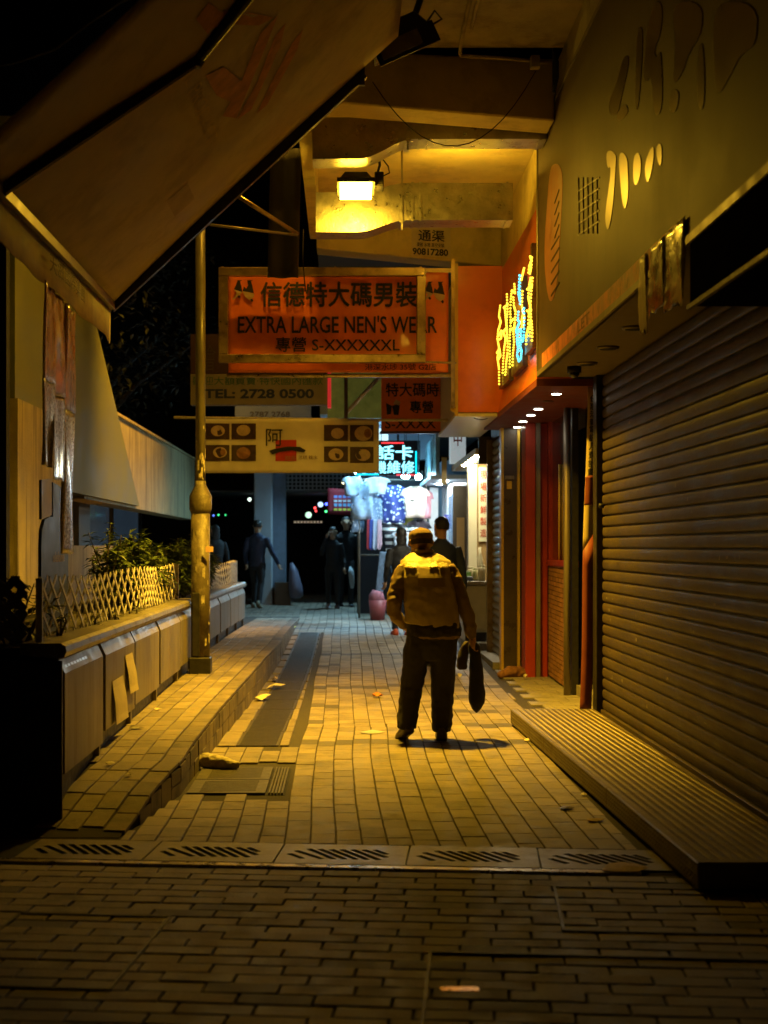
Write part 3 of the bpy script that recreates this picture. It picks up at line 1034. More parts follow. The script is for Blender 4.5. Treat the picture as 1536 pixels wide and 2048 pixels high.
# the lit floodlight
m_flood_glass = M('flood_glass', (0.9, 0.9, 0.85), 0.2, emit=(FLOOD_COL, FLOOD_GLASS), var=0.0)
FX, FY, FZ = 0.09, 12.26, 4.42
t = thing('floodlight', 'lit floodlight hanging between the two air ducts', 'floodlight', (FX, FY, FZ))
tilt = R(4)   # glass faces down and a little towards the camera
def fl(x, y, z):
    c, s = math.cos(tilt), math.sin(tilt)
    return (FX + x, FY + y * c + z * s, FZ - y * s + z * c)
def flbox(name, xr, yr, zr, mat, bevel=0.0):
    mb = MB()
    (a, b), (c, d), (e, g) = xr, yr, zr
    vv = [(a, c, e), (b, c, e), (b, d, e), (a, d, e), (a, c, g), (b, c, g), (b, d, g), (a, d, g)]
    mb.add([fl(*q) for q in vv], [(0, 3, 2, 1), (4, 5, 6, 7), (0, 1, 5, 4), (1, 2, 6, 5), (2, 3, 7, 6), (3, 0, 4, 7)])
    return mb.build(name, mat, t, bevel=bevel)
flbox('lamp_glass', (-0.13, 0.13), (-0.18, 0.18), (-0.036, -0.004), m_flood_glass)
beam('flood_beam', t, fl(0, 0, -0.07), (0.09, 12.45, 0), FLOOD_BEAM, FLOOD_COL, R(116), 1.0, 0.09)
for xr, yr in (((-0.155, -0.132), (-0.205, 0.205)), ((0.132, 0.155), (-0.205, 0.205)), ((-0.132, 0.132), (-0.205, -0.182)), ((-0.132, 0.132), (0.182, 0.205))):
    flbox('bezel', xr, yr, (-0.006, 0.03), m_dark_metal)
mb = MB()
vv = [fl(*q) for q in ((-0.15, -0.20, 0.004), (0.15, -0.20, 0.004), (0.15, 0.20, 0.004), (-0.15, 0.20, 0.004), (-0.09, -0.10, 0.11), (0.09, -0.10, 0.11), (0.09, 0.10, 0.11), (-0.09, 0.10, 0.11))]
mb.add(vv, [(0, 3, 2, 1), (4, 5, 6, 7), (0, 1, 5, 4), (1, 2, 6, 5), (2, 3, 7, 6), (3, 0, 4, 7)])
mb.build('housing', m_dark_metal, t)
flbox('control_box', (0.155, 0.23), (-0.08, 0.08), (0.0, 0.12), m_dark_metal, bevel=0.006)
tube('bracket', [fl(0.16, 0, 0.05), fl(0.20, 0, 0.2), (FX + 0.16, FY, FZ + 0.45), (FX + 0.16, FY, 5.02)], 0.012, m_dark_metal, t, 8)
tube('cable', [fl(0.2, 0.02, 0.1), fl(0.28, 0.02, 0.14), fl(0.27, 0.03, 0.2), fl(0.2, 0.05, 0.3), (FX + 0.22, FY + 0.1, 5.02)], 0.006, m_dark_metal, t, 6)
box('ceiling_box', (FX + 0.18, FX + 0.27), (FY + 0.05, FY + 0.13), (4.98, 5.02), m_plaster, t)

# an unlit floodlight nearer to the camera
t = thing('floodlight', 'unlit floodlight tilted at the top end of the awning', 'floodlight', (0.4, 9.85, 4.6))
a = R(24)
def f2(x, y, z):
    c, s = math.cos(a), math.sin(a)
    return (0.38 + x * c - z * s, 9.85 + y, 4.80 + x * s + z * c)
def f2box(name, xr, yr, zr, mat, bevel=0.0, taper=1.0):
    (p, q), (c, d), (e, g) = xr, yr, zr
    vv = [(p, c, e), (q, c, e), (q, d, e), (p, d, e), (p * taper, c * taper, g), (q * taper, c * taper, g), (q * taper, d * taper, g), (p * taper, d * taper, g)]
    return MB().add([f2(*k) for k in vv], [(0, 3, 2, 1), (4, 5, 6, 7), (0, 1, 5, 4), (1, 2, 6, 5), (2, 3, 7, 6), (3, 0, 4, 7)]).build(name, mat, t, bevel=bevel)
f2box('housing', (-0.21, 0.21), (-0.16, 0.16), (-0.02, 0.14), m_dark_metal, 0.01, 0.7)
f2box('lamp_glass', (-0.18, 0.10), (-0.19, -0.165), (-0.10, 0.0), M('dull_glass', (0.22, 0.18, 0.14), 0.3, var=0.1, coat=0.6))
f2box('rim', (-0.215, 0.215), (-0.165, -0.15), (-0.125, 0.02), m_dark_metal)
tube('hanger', [f2(0.12, 0, 0.1), (0.52, 9.85, 5.155)], 0.022, m_dark_metal, t, 8)
tube('cable_loop', [f2(0.2, -.05, 0.05), f2(0.28, -.05, 0.10), f2(0.30, -.05, 0.03), f2(0.22, -.05, 0.02)], 0.008, m_dark_metal, t, 6)

# pipes and wires of the ceiling
tube('downpipe', [(0.0, 10.3, 4.77), (0.0, 10.3, 4.80), (0.0, 10.3, 5.155)], [0.03, 0.037, 0.037], m_plaster_old)
tag(bpy.data.objects['downpipe'], 'short plastered pipe hanging beside the awning top', 'pipe')
t = thing('conduit', 'pair of cable conduits crossing the dark ceiling to the beam', 'conduit', (0.9, 10.6, 5.1))
tube('tube_run', [(0.845, 8.9, 5.135), (0.845, 10.72, 5.135), (0.85, 10.93, 5.10), (0.86, 10.955, 5.09), (1.2, 10.99, 5.082), (1.52, 11.04, 5.072)], 0.014, m_plaster_old, t, 8)
tube('tube_run', [(0.90, 8.9, 5.135), (0.90, 10.5, 5.135)], 0.014, m_plaster_old, t, 8)
box('junction_box', (1.38, 1.45), (10.96, 11.03), (5.01, 5.10), m_plaster_old, t, bevel=0.005)
pts = [(0.19 + (1.42 - 0.19) * i / 14, 10.2 + 0.8 * i / 14, 4.66 + 0.33 * (i / 14) - 0.50 * (1 - (2 * i / 14 - 1) ** 2) + 0.0) for i in range(15)]
o = tube('slack_wire', pts, 0.004, m_black, None, 5)
tag(o, 'slack black wire drooping in front of the dark beam', 'wire')
mb = MB()
for k in range(5):
    mb.box((1.535 + 0.003 * k, 1.555 + 0.003 * k), (10.9 - 0.02 * k, 10.94), (4.80 + 0.02 * k, 5.13 - 0.03 * k))
o = mb.build('cable_bundle', m_black); tag(o, 'black bundle of cables on the ceiling corner by the big sign', 'cables')

# ------------------------------------------------------------------ folding-arm awning on the left
m_awn = M('awning_canvas', (0.56, 0.46, 0.32), 0.85, var=0.10, scale=3, bump=0.25, bscale=8, stain=((0.16, 0.11, 0.07), 0.5, 2.0, (1, 1, 1)))
m_awn_print = M('awning_print_red', (0.54, 0.25, 0.13), 0.85, var=0.3, scale=8)
m_awn_text = M('awning_print_pale', (0.62, 0.48, 0.26), 0.85, var=0.2)
m_val = M('valance_canvas', (0.78, 0.62, 0.30), 0.8, var=0.15, scale=4, bump=0.2, bscale=10, stain=((0.30, 0.10, 0.04), 0.5, 3.0, (1, 1, 1)))
AX0, AZ0, AX1, AZ1, AYF, AYN = -1.495, 3.02, 0.34, 4.735, 9.5, 5.9
aw = thing('awning', 'folding-arm canvas awning overhead with red print and lettered valance', 'awning', (-1.4, 8, 2.8))
SL = (AZ1 - AZ0) / (AX1 - AX0)
def awn(x, y, off=0.0):
    s = (x - AX0) / (AX1 - AX0)
    sag = -0.035 * math.sin(math.pi * s) * (0.6 + 0.4 * math.sin(y * 1.7)) + 0.012 * math.sin(y * 4.1 + s * 2) * math.sin(math.pi * s)
    edge = 0.03 * math.sin(math.pi * s) if y > AYF - 0.3 else 0
    return (x, y, AZ0 + SL * (x - AX0) + sag + edge - off)
nx, ny = 26, 22
v = []; f = []
for j in range(ny + 1):
    for i in range(nx + 1):
        v.append(awn(AX0 + (AX1 - AX0) * i / nx, AYN + (AYF - AYN) * j / ny))
for j in range(ny):
    for i in range(nx):
        p = j * (nx + 1) + i
        f.append((p, p + 1, p + nx + 2, p + nx + 1))
o = mesh('canvas', v, f, m_awn, aw, True)
o.modifiers.new('s', 'SOLIDIFY').thickness = 0.004
MB().bar((AX0 - 0.01, AYN, AZ0 - 0.02), (AX0 - 0.01, AYF + 0.03, AZ0 - 0.02), 0.05, 0.05).build('front_bar', M('awning_bar', (0.22, 0.19, 0.16), 0.4, 0.7, var=0.2), aw)
MB().bar((AX0 - 0.02, AYF + 0.035, AZ0 - 0.03), (0.12, AYF + 0.035, AZ0 - 0.03 + SL * 1.615), 0.05, 0.065).build('end_rafter', m_dark_metal, aw)
MB().bar((0.11, AYF + 0.02, 4.42), (0.11, AYF + 0.02, 5.155), 0.035, 0.035).build('support_post', m_dark_metal, aw)
for k, dy in enumerate((0.0,)):
    MB().tube([(AX0, 6.42, AZ0 - 0.02), (-0.70, 6.93, 3.735)], [0.034, 0.034], 10).build('folding_arm', m_dark_metal, aw)
    MB().sphere((-0.70, 6.93, 3.735), 0.045).build('elbow', m_dark_metal, aw)
    MB().tube([(-0.70, 6.93, 3.735), (-0.30, 6.6, 4.08), (0.3, 6.45, 4.66)], [0.034, 0.034, 0.034], 10).build('folding_arm', m_dark_metal, aw)
# valance, lightly scalloped
v = []; f = []
n = 40
for i in range(n + 1):
    y = AYN + (AYF + 0.02 - AYN) * i / n
    h = 0.20 + 0.003 * math.sin(i * 0.9) + (0.02 if i > n - 3 else 0)
    w = 0.010 * math.sin(y * 5.0) + 0.004 * math.sin(y * 11)
    v += [(AX0 - 0.015, y, AZ0 - 0.045), (AX0 - 0.012 + w * 0.5, y, AZ0 - 0.045 - h / 2), (AX0 - 0.012 + w, y + 0.004, AZ0 - 0.045 - h)]
for i in range(n):
    for j in range(2):
        p = i * 3 + j
        f.append((p, p + 1, p + 4, p + 3))
o = mesh('valance', v, f, m_val, aw, True)
o.modifiers.new('s', 'SOLIDIFY').thickness = 0.004
m_brown_ink = M('brown_ink', (0.13, 0.055, 0.015), 0.8)
text('lettering', '天滋國際集團', (AX0 + 0.016, 7.42, 2.835), (0, 1, 0), (0, 0, 1), 1.02, 0.10, m_brown_ink, aw, bold=0.0, warp=lambda p: Vector((0.007 * math.sin(p.y * 5.0), 0, 0)))
text('lettering', 'L PRODUCT', awn(-0.765, 7.05, 0.014), (0, 1, 0), (0.733, 0, 0.68), 1.12, 0.085, m_awn_text, aw, bold=-0.005)
# red brush print on the underside
for pts in ([(-0.66, 7.95), (-0.60, 8.15), (-0.40, 7.55), (-0.33, 7.30), (-0.42, 7.32), (-0.55, 7.75)],
            [(-0.60, 8.18), (-0.52, 8.22), (-0.34, 7.75), (-0.30, 7.5), (-0.36, 7.55), (-0.46, 7.9)],
            [(-0.68, 7.2), (-0.60, 7.3), (-0.52, 7.85), (-0.60, 7.9), (-0.66, 7.6)],
            [(-0.62, 6.75), (-0.55, 6.85), (-0.42, 7.2), (-0.35, 7.28), (-0.45, 6.95), (-0.55, 6.7)],
            [(-0.66, 6.55), (-0.60, 6.5), (-0.56, 6.7), (-0.63, 6.78)],
            [(-0.50, 8.35), (-0.44, 8.36), (-0.26, 8.0), (-0.22, 7.8), (-0.28, 7.85), (-0.40, 8.1)]):
    mesh('print', [awn(x, y, 0.012) for x, y in pts], [tuple(range(len(pts)))], m_awn_print, aw)
# pale rectangle patch
mesh('patch', [awn(-1.02, 8.45, .011), awn(-0.90, 8.45, .011), awn(-0.90, 8.85, .011), awn(-1.02, 8.85, .011)], [(0, 1, 2, 3)], M('patch_canvas', (0.46, 0.35, 0.23), 0.85), aw)

# hanging strips of ribbed plastic under the valance
m_plastic = M('ribbed_plastic', (0.75, 0.42, 0.13), 0.28, var=0.3, scale=14, bump=0.6, bscale=90, coat=0.7, stretch=(1, 1, 0.6))
m_plastic_lo = M('printed_plastic', (0.75, 0.60, 0.32), 0.28, var=0.5, scale=60, bump=0.5, bscale=70, coat=0.7)
def strip(y0, y1, zt, zb, zmid, label):
    t = thing('plastic_strip', label, 'plastic strip', (-1.52, (y0 + y1) / 2, zb), 'plastic strips hanging under the valance')
    for (za, zc, mt, nm) in ((zt, zmid, m_plastic, 'upper_sheet'), (zmid, zb, m_plastic_lo, 'lower_sheet')):
        v = []; f = []
        nz_, nw = 22, 5
        for i in range(nz_ + 1):
            z = za + (zc - za) * i / nz_
            for j in range(nw + 1):
                y = y0 + (y1 - y0) * j / nw
                x = -1.525 + 0.009 * math.sin(j * 1.3 + z * 1.2 + y0 * 9) + 0.005 * math.sin(z * 7 + j) + (0.004 if nm == 'upper_sheet' else 0)
                v.append((x, y + 0.012 * math.sin(z * 3), z))
        for i in range(nz_):
            for j in range(nw):
                p = i * (nw + 1) + j
                f.append((p, p + 1, p + nw + 2, p + nw + 1))
        o = mesh(nm, v, f, mt, t, True)
        o.modifiers.new('s', 'SOLIDIFY').thickness = 0.003
strip(7.42, 7.70, 2.79, 1.86, 2.30, 'short ribbed plastic strip, nearest the camera of three under the valance')
strip(7.69, 8.0, 2.78, 1.80, 2.25, 'middle ribbed plastic strip with the brightest highlight under the valance')
strip(7.99, 8.33, 2.77, 1.41, 2.2, 'longest ribbed plastic strip hanging down to the lattice')
# blue display board behind
t = thing('display_board', 'dark blue display board behind the plastic strips', 'display board', (-1.68, 8.6, 0.95))
m_blue = M('navy_board', (0.055, 0.075, 0.11), 0.5, var=0.1)
prof = [(y_ + 0.56, z_) for y_, z_ in ((7.62, 0.96), (8.42, 0.96), (8.42, 1.44), (8.2, 1.46), (8.2, 1.80), (7.95, 1.82), (7.95, 1.62), (7.85, 1.62), (7.72, 1.60), (7.64, 1.54), (7.62, 1.45))]
MB().prism(prof, 'x', -1.70, -1.682).build('board', m_blue, t)
MB().prism([(8.20, 1.60), (8.48, 1.63), (8.48, 1.84), (8.20, 1.82)], 'x', -1.699, -1.684).build('pale_panel', M('pale_board', (0.5, 0.42, 0.28), 0.6), t)
text('lettering', 'ulefone', (-1.679, 8.50, 1.36), (0, 1, 0), (0, 0, 1), 0.34, 0.06, m_awn_text, t, bold=0.0)

# dark second awning closer to the camera, top left
m_tarp = M('dark_tarpaulin', (0.045, 0.05, 0.06), 0.7, var=0.4, scale=4, bump=0.5, bscale=8)
t = thing('tarpaulin', 'dark bunched tarpaulin hung above the near end of the awning', 'tarpaulin', (-1.0, 5.6, 3.6))
v = []; f = []
for j in range(11):
    for i in range(15):
        x = -1.9 + 1.9 * i / 14; z = 3.35 + 1.5 * j / 10
        v.append((x, 5.45 + 0.10 * math.sin(i * 1.4) + 0.05 * math.sin(j * 1.1 + i), z + 0.5 * (x + 1.0)))
for j in range(10):
    for i in range(14):
        p = j * 15 + i
        f.append((p, p + 1, p + 16, p + 15))
o = mesh('sheet', v, f, m_tarp, t, True); o.modifiers.new('s', 'SOLIDIFY').thickness = 0.005
MB().bar((-1.9, 5.38, 2.95), (-0.2, 5.38, 4.6), 0.05, 0.05).build('pole', m_black, t)

# ------------------------------------------------------------------ right: shuttered shop
m_shut = M('shutter', (0.062, 0.045, 0.028), 0.55, 0.15, var=0.2, scale=6, bump=0.2, bscale=80, stretch=(1, 0.4, 1),
           stain=((0.10, 0.06, 0.03), 0.8, 5, (1, 1.2, 3)))
shop = thing('shuttered_shop', 'shop closed by a wide brown roller shutter on the right', 'shop', (2.2, 8, 0))
XS = 2.12
SP = 0.0885
prof = []
for i in range(8):
    s = i / 7
    prof.append((XS - 0.0065 * math.sin(s * math.pi) ** 0.6, 0.004 + (SP - 0.020) * s))
prof += [(XS + 0.014, SP - 0.014), (XS + 0.014, SP - 0.004), (XS + 0.018, SP - 0.004), (XS + 0.018, 0.0), (XS + 0.006, 0.0)]
slat_me = bpy.data.meshes.new('slat')
mb = MB().prism([(x - XS, z) for x, z in prof], 'y', -4.3, 4.08)
slat_me.from_pydata(mb.v, [], mb.f)
bm = bmesh.new(); bm.from_mesh(slat_me); bmesh.ops.recalc_face_normals(bm, faces=bm.faces); bm.to_mesh(slat_me); bm.free()
slat_me.materials.append(m_shut)
for k in range(31):
    o = bpy.data.objects.new('slat', slat_me); COL.objects.link(o); o.parent = shop
    o.location = Vector((XS + random.uniform(-0.002, 0.002), 8.05, 0.115 + k * SP)) - WLOC[shop]
box('bottom_rail', (XS - 0.02, XS + 0.03), (3.75, 12.13), (0.02, 0.112), m_shut, shop, bevel=0.004)
box('guide_post', (XS - 0.055, XS + 0.06), (12.135, 12.30), (0, 2.86), m_dark_metal, shop, bevel=0.005)
box('threshold', (2.03, 2.3), (3.5, 12.3), (-0.02, 0.018), m_slab, shop)
box('soffit', (1.615, 2.2), (6.95, 12.30), (2.862, 2.90), M('soffit_panel', (0.16, 0.13, 0.09), 0.6, var=0.15), shop)
box('back_wall', (2.16, 2.5), (3.0, 12.3), (0, 5.15), m_plaster_old, shop)
for yy_ in (7.6, 8.55, 9.5, 10.45, 11.35):
    tube('downlight_ring', [(1.86, yy_, 2.845), (1.86, yy_, 2.866)], [0.075, 0.085], M('ring_metal', (0.18, 0.15, 0.11), 0.4, 0.6), shop, 18)
    tube('downlight_lens', [(1.86, yy_, 2.8435), (1.86, yy_, 2.846)], 0.06, m_black, shop, 16)
tube('shutter_knob', [(XS - 0.02, 11.98, 1.78), (XS - 0.06, 11.98, 1.78)], 0.018, m_dark_metal, shop, 8)
mb = MB()
rnd = random.Random(31)
for k in range(34):     # torn corners of old bills left on the slats
    y = rnd.uniform(6.2, 12.0); sl_ = rnd.randrange(2, 26); z = 0.115 + sl_ * SP + rnd.uniform(0.02, 0.035)
    w_ = rnd.uniform(0.01, 0.07); h_ = rnd.uniform(0.008, 0.03)
    mb.add([(XS - 0.009, y, z), (XS - 0.009, y + w_, z + rnd.uniform(-.004, .004)), (XS - 0.0088, y + w_ * rnd.uniform(.6, 1), z + h_), (XS - 0.0088, y + w_ * rnd.uniform(0, .3), z + h_)], [(0, 1, 2, 3)])
o = mb.build('bill_remnants', M('bill_remnant', (0.22, 0.18, 0.12), 0.7, var=0.5, scale=60), shop, fix=False); o['kind'] = 'stuff'
t = thing('dome_camera', 'small black dome camera under the sign soffit', 'camera', (1.80, 11.6, 2.78))
tube('mount', [(1.80, 11.6, 2.862), (1.80, 11.6, 2.815)], 0.055, m_dark_metal, t, 14)
MB().sphere((1.80, 11.6, 2.812), 0.042, 12, 8).build('dome', M('smoked_dome', (0.01, 0.01, 0.01), 0.08, var=0, coat=0.5), t, True)
t = thing('notice_board', 'black unlit light box under the near end of the sign', 'light box', (1.75, 5, 2.6))
box('casing', (1.61, 2.1), (3.2, 6.9), (2.57, 2.99), M('black_gloss', (0.012, 0.011, 0.010), 0.85, var=0.2, spec=0.0), t, bevel=0.01)
MB().bar((1.606, 3.2, 2.565), (1.606, 6.9, 2.565), 0.02, 0.02).build('trim', m_dark_metal, t)

# big sign
m_sign = M('sign_sheet', (0.085, 0.053, 0.028), 0.6, 0.1, spec=0.25, var=0.08, scale=1.5, coat=0.0, rvar=0.04, stain=((0.05, 0.032, 0.018), 0.6, 1.6, (1, 1.5, 0.35)))
m_sign_metal = M('sign_letter_metal', (0.12, 0.085, 0.048), 0.3, 0.85, var=0.04, scale=5, rvar=0.03)
m_alu = M('aluminium_edge', (0.20, 0.17, 0.12), 0.5, 0.7, var=0.1)
sg = thing('shop_sign', 'huge beige fascia sign with brushed metal calligraphy above the shutter', 'shop sign', (1.85, 8, 2.9))
box('box_body', (1.606, 2.16), (3.2, 12.30), (2.905, 4.85), m_sign, sg)
box('frame', (1.596, 1.64), (12.28, 12.325), (2.86, 4.88), m_alu, sg, bevel=0.004)
box('frame', (1.598, 1.65), (3.2, 12.279), (4.851, 4.88), m_alu, sg)
box('bottom_trim', (1.596, 1.63), (3.2, 12.279), (2.862, 2.902), m_alu, sg)
m_orange_strip = M('faded_red_strip', (0.55, 0.16, 0.06), 0.6, var=0.3, scale=7, stain=((0.12, 0.06, 0.03), 0.9, 6, (1, 1, 1)))
box('print_strip', (1.600, 1.607), (7.2, 12.0), (2.905, 3.015), m_orange_strip, sg)
def sgn(zx, zy):     # a point of the calligraphy, from its bearing on the sign plane
    px, py = 1060 + zx / 2.845, zy / 2.845
    y = 1.60 * 2954.0 / (px - 690); return (y, 1.45 + (1093 - py) * y / 2954.0)
def sg_poly(name, pts, mat, off=0.0):
    q = [sgn(*p) for p in pts]
    for _ in range(2):        # soften the outline like a brush stroke
        r = []
        for a_, b_ in zip(q, q[1:] + q[:1]):
            r += [(a_[0] * .75 + b_[0] * .25, a_[1] * .75 + b_[1] * .25), (a_[0] * .25 + b_[0] * .75, a_[1] * .25 + b_[1] * .75)]
        q = r
    MB().prism(q, 'x', 1.602 - off, 1.607).build(name, mat, sg)
strokes = [
    [(430, 850), (490, 870), (485, 950), (475, 1100), (460, 1250), (440, 1320), (425, 1260), (430, 1180), (450, 1050), (460, 940), (438, 965)],
    [(500, 860), (550, 880), (555, 1000), (558, 1100), (542, 1195), (526, 1170), (512, 1050)],
    [(585, 900), (610, 860), (630, 900), (625, 1000), (602, 1060), (585, 1035)],
    [(650, 930), (690, 830), (705, 850), (695, 950), (670, 1045), (655, 1010)],
    [(715, 830), (745, 810), (748, 900), (738, 955), (720, 900)],
    [(540, 310), (562, 330), (545, 440), (515, 560), (500, 650), (445, 655), (450, 560), (490, 480), (512, 380)],
    [(540, 580), (562, 640), (500, 700), (488, 650)],
    [(610, 150), (640, 160), (632, 400), (612, 620), (596, 625), (600, 400)],
    [(690, 10), (752, 10), (745, 180), (700, 290), (720, 340), (742, 270), (752, 500), (742, 650), (700, 660), (690, 420), (650, 480), (640, 380)],
    [(800, 10), (980, 10), (975, 190), (900, 300), (860, 430), (805, 490), (830, 250)],
    [(960, 240), (985, 260), (992, 600), (955, 640), (945, 400)],
    [(800, 500), (850, 520), (830, 640), (785, 640)],
    [(1040, 10), (1290, 10), (1285, 260), (1200, 300), (1140, 420), (1055, 575), (1045, 300)],
]
for s in strokes:
    sg_poly('calligraphy_stroke', s, m_sign_metal)
sg_poly('emblem', [(80, 1480), (85, 1560), (95, 1660), (110, 1722), (132, 1700), (152, 1600), (160, 1500), (170, 1300), (185, 1050), (175, 950), (140, 925), (110, 960), (92, 1200), (82, 1350)],
        M('emblem_red', (0.30, 0.11, 0.045), 0.5, 0.1, var=0.15), -0.001)
for k in range(9):
    zy = 1080 + k * 66
    q0, q1 = sgn(165, zy), sgn(120 if k > 3 else 140, zy + 75)
    MB().bar((1.600, *q0), (1.600, *q1), 0.006, 0.012).build('emblem_line', m_sign, sg)
for k in range(5):
    q0, q1 = sgn(275 + k * 26, 1010), sgn(278 + k * 26, 1330)
    MB().bar((1.602, *q0), (1.602, *q1), 0.006, 0.01).build('emblem_line', M('emblem_pale', (0.16, 0.11, 0.06), 0.5), sg)
for k in range(5):
    q0, q1 = sgn(272, 1090 + k * 62), sgn(392, 1010 + k * 62)
    MB().bar((1.602, *q0), (1.602, *q1), 0.006, 0.01).build('emblem_line', M('emblem_pale', (0.16, 0.11, 0.06), 0.5), sg)
text('lettering', 'LET', (1.597, 10.15, 2.915), (0, -1, 0), (0, 0, 1), 0.5, 0.075, M('faded_ink', (0.2, 0.07, 0.03), 0.7), sg)

# torn plastic hanging from the sign edge
m_film = M('clear_film', (0.13, 0.10, 0.06), 0.28, var=0.4, scale=6, bump=0.4, bscale=14, coat=0.5)
rnd = random.Random(12)
for k, (y0, y1, zb, lab) in enumerate(((6.92, 7.34, 2.58, 'widest torn sheet of crinkled film under the sign beside the black light box'), (7.35, 7.72, 2.64, 'narrow torn strip of crinkled film under the sign between two others'), (7.80, 8.0, 2.56, 'long yellowed strip of film hanging alone under the sign edge'))):
    v = []; f = []
    for i in range(15):
        z = 3.0 - (3.0 - zb) * i / 14
        for j in range(7):
            y = y0 + (y1 - y0) * j / 6
            v.append((1.588 + 0.006 * math.sin(j * 2.1 + i * 0.35 + k) + 0.004 * rnd.random(), y - 0.03 * (i / 14) * (1 if k == 2 else 0), z + (0.05 * rnd.random() if i == 14 else 0)))
    for i in range(14):
        for j in range(6):
            p = i * 7 + j
            f.append((p, p + 1, p + 8, p + 7))
    o = mesh('torn_film', v, f, m_film if k < 2 else M('yellow_tape', (0.30, 0.18, 0.07), 0.5, var=0.2), None, True)
    o.modifiers.new('s', 'SOLIDIFY').thickness = 0.002
    tag(o, lab, 'plastic film', 'torn film under the sign')

# tread-plate step
m_tread = M('tread_plate', (0.19, 0.155, 0.10), 0.48, 0.5, var=0.25, scale=8, bump=0.2, bscale=60, stain=((0.09, 0.06, 0.03), 0.7, 4, (1, 1, 1)))
st = thing('step', 'long tread-plate metal step along the roller shutter', 'step', (1.75, 9, 0))
def step_x(y): return 1.475 - 0.022 * (y - 6.2)
for i, (a, b) in enumerate(((6.18, 8.1), (8.105, 10.3), (10.305, 12.02))):
    q = [(step_x(a), a), (2.03, a), (2.03, b), (step_x(b), b)]
    MB().prism(q, 'z', 0.012, 0.128).build('plate_box', m_tread, st, bevel=0.006)
mb = MB()
n = 0
y = 6.24
r_ = 0
while y < 11.98:
    x = step_x(y) + 0.03 + (0.02 if r_ % 2 else 0)
    c_ = 0
    while x < 2.0:
        s = 1 if (r_ + c_) % 2 else -1
        d = Vector((s * 0.0085, 0.0125, 0)); w = Vector((0.0028, -0.002 * s, 0))
        p = Vector((x, y, 0.1282)); top = Vector((0, 0, 0.0028))
        mb.add([p - d, p + w, p + d, p - w, p + top], [(0, 1, 4), (1, 2, 4), (2, 3, 4), (3, 0, 4)])
        x += 0.0235; c_ += 1
    y += 0.0245; r_ += 1
o = mb.build('tread_lozenges', m_tread, st, fix=False); o['kind'] = 'stuff'
mb = MB()
y = 6.22
r_ = 0
while y < 11.98:
    for c_ in range(5):
        z = 0.024 + c_ * 0.0215 + (0.005 if r_ % 2 else 0)
        s = 1 if (r_ + c_) % 2 else -1
        xx = step_x(y) - 0.0003
        p = Vector((xx, y, z))
        mb.add([p + Vector((0, -0.011, -0.008 * s)), p + Vector((0, 0.002, -0.003)), p + Vector((0, 0.011, 0.008 * s)), p + Vector((0, -0.002, 0.003)), p + Vector((-0.003, 0, 0))], [(0, 1, 4), (1, 2, 4), (2, 3, 4), (3, 0, 4)])
    y += 0.0245; r_ += 1
o = mb.build('tread_lozenges', m_tread, st, fix=False); o['kind'] = 'stuff'

# ------------------------------------------------------------------ lamps added out of view on the facade, lighting banners and parapet
def unseen_lamp(label, y, z, beam_to=None):
    t = thing('unseen_lamp', label, 'added lamp', (-0.36, y, z), 'unseen lamps added on the facade')
    MB().tube([(-0.36, y, z + 0.1), (-0.5, y, z + 0.2), (-0.6, y, z + 0.15)], [0.03, 0.03, 0.03], 10).build('bracket', m_dark_metal, t, True)
    MB().box((-0.80, -0.42), (y - 0.1, y + 0.1), (z + 0.04, z + 0.14)).build('housing', m_dark_metal, t, bevel=0.02)
    box('lens', (-0.78, -0.44), (y - 0.07, y + 0.07), (z + 0.025, z + 0.038), M('unseen_lens' if not beam_to else 'unseen_lens_dim', (0.9, 0.85, 0.7), 0.3, var=0, emit=(UNSEEN_LAMP_COL, UNSEEN_LAMP_GLASS if not beam_to else 20.0)), t)
    if beam_to:
        beam('unseen_beam', t, (-0.61, y, z), beam_to, UNSEEN_LAMP_BEAM, UNSEEN_LAMP_COL, R(70), 0.8, 0.12)
unseen_lamp('unseen warm lamp added on the facade above the big orange banner', 14.2, 7.2)
unseen_lamp('farther unseen warm lamp added on the facade, aimed at the parapet', 19.0, 8.7, (-3.9, 20.6, 3.2))

# ------------------------------------------------------------------ orange restaurant
m_orange = M('orange_panel', (0.74, 0.165, 0.015), 0.42, var=0.06, scale=2, coat=0.25, stain=((0.40, 0.06, 0.01), 0.35, 3, (1, 1, 1)))
m_red = M('red_paint', (0.34, 0.032, 0.012), 0.45, var=0.12, scale=5, coat=0.2)
m_dkred = M('dark_red_soffit', (0.16, 0.03, 0.012), 0.6, var=0.2)
m_brown = M('brown_tile', (0.075, 0.055, 0.04), 0.35, var=0.2, scale=6)
m_yel = M('yellow_trim', (0.62, 0.40, 0.04), 0.4, var=0.1)
m_glass_d = M('dark_shop_glass', (0.02, 0.018, 0.016), 0.06, var=0.3, coat=0.5)
G = ground_z
rs = thing('restaurant', 'orange-fronted restaurant with red pillars and brick dado', 'shop', (2.0, 14.5, 0))
box('fascia', (1.65, 1.9), (12.33, 15.49), (2.85, 4.36), m_orange, rs)
MB().prism([(1.649, 2.851), (1.649, 3.05), (1.60, 2.851)], 'y', 12.33, 17.0).build('fascia_lip', m_orange, rs)
box('soffit', (1.60, 2.7), (12.33, 17.0), (2.79, 2.849), m_dkred, rs)
m_down = M('lit_downlight', (0.9, 0.9, 0.9), 0.3, var=0, emit=((1.0, 0.93, 0.72), 26.0))
for x, y in ((1.854, 12.95), (1.88, 14.36), (1.893, 15.04), (1.904, 15.8), (1.93, 16.55)):
    tube('downlight', [(x, y, 2.783), (x, y, 2.7905)], 0.042, m_down, rs, 14)
    tube('downlight_rim', [(x, y, 2.786), (x, y, 2.7904)], 0.055, m_red, rs, 14)
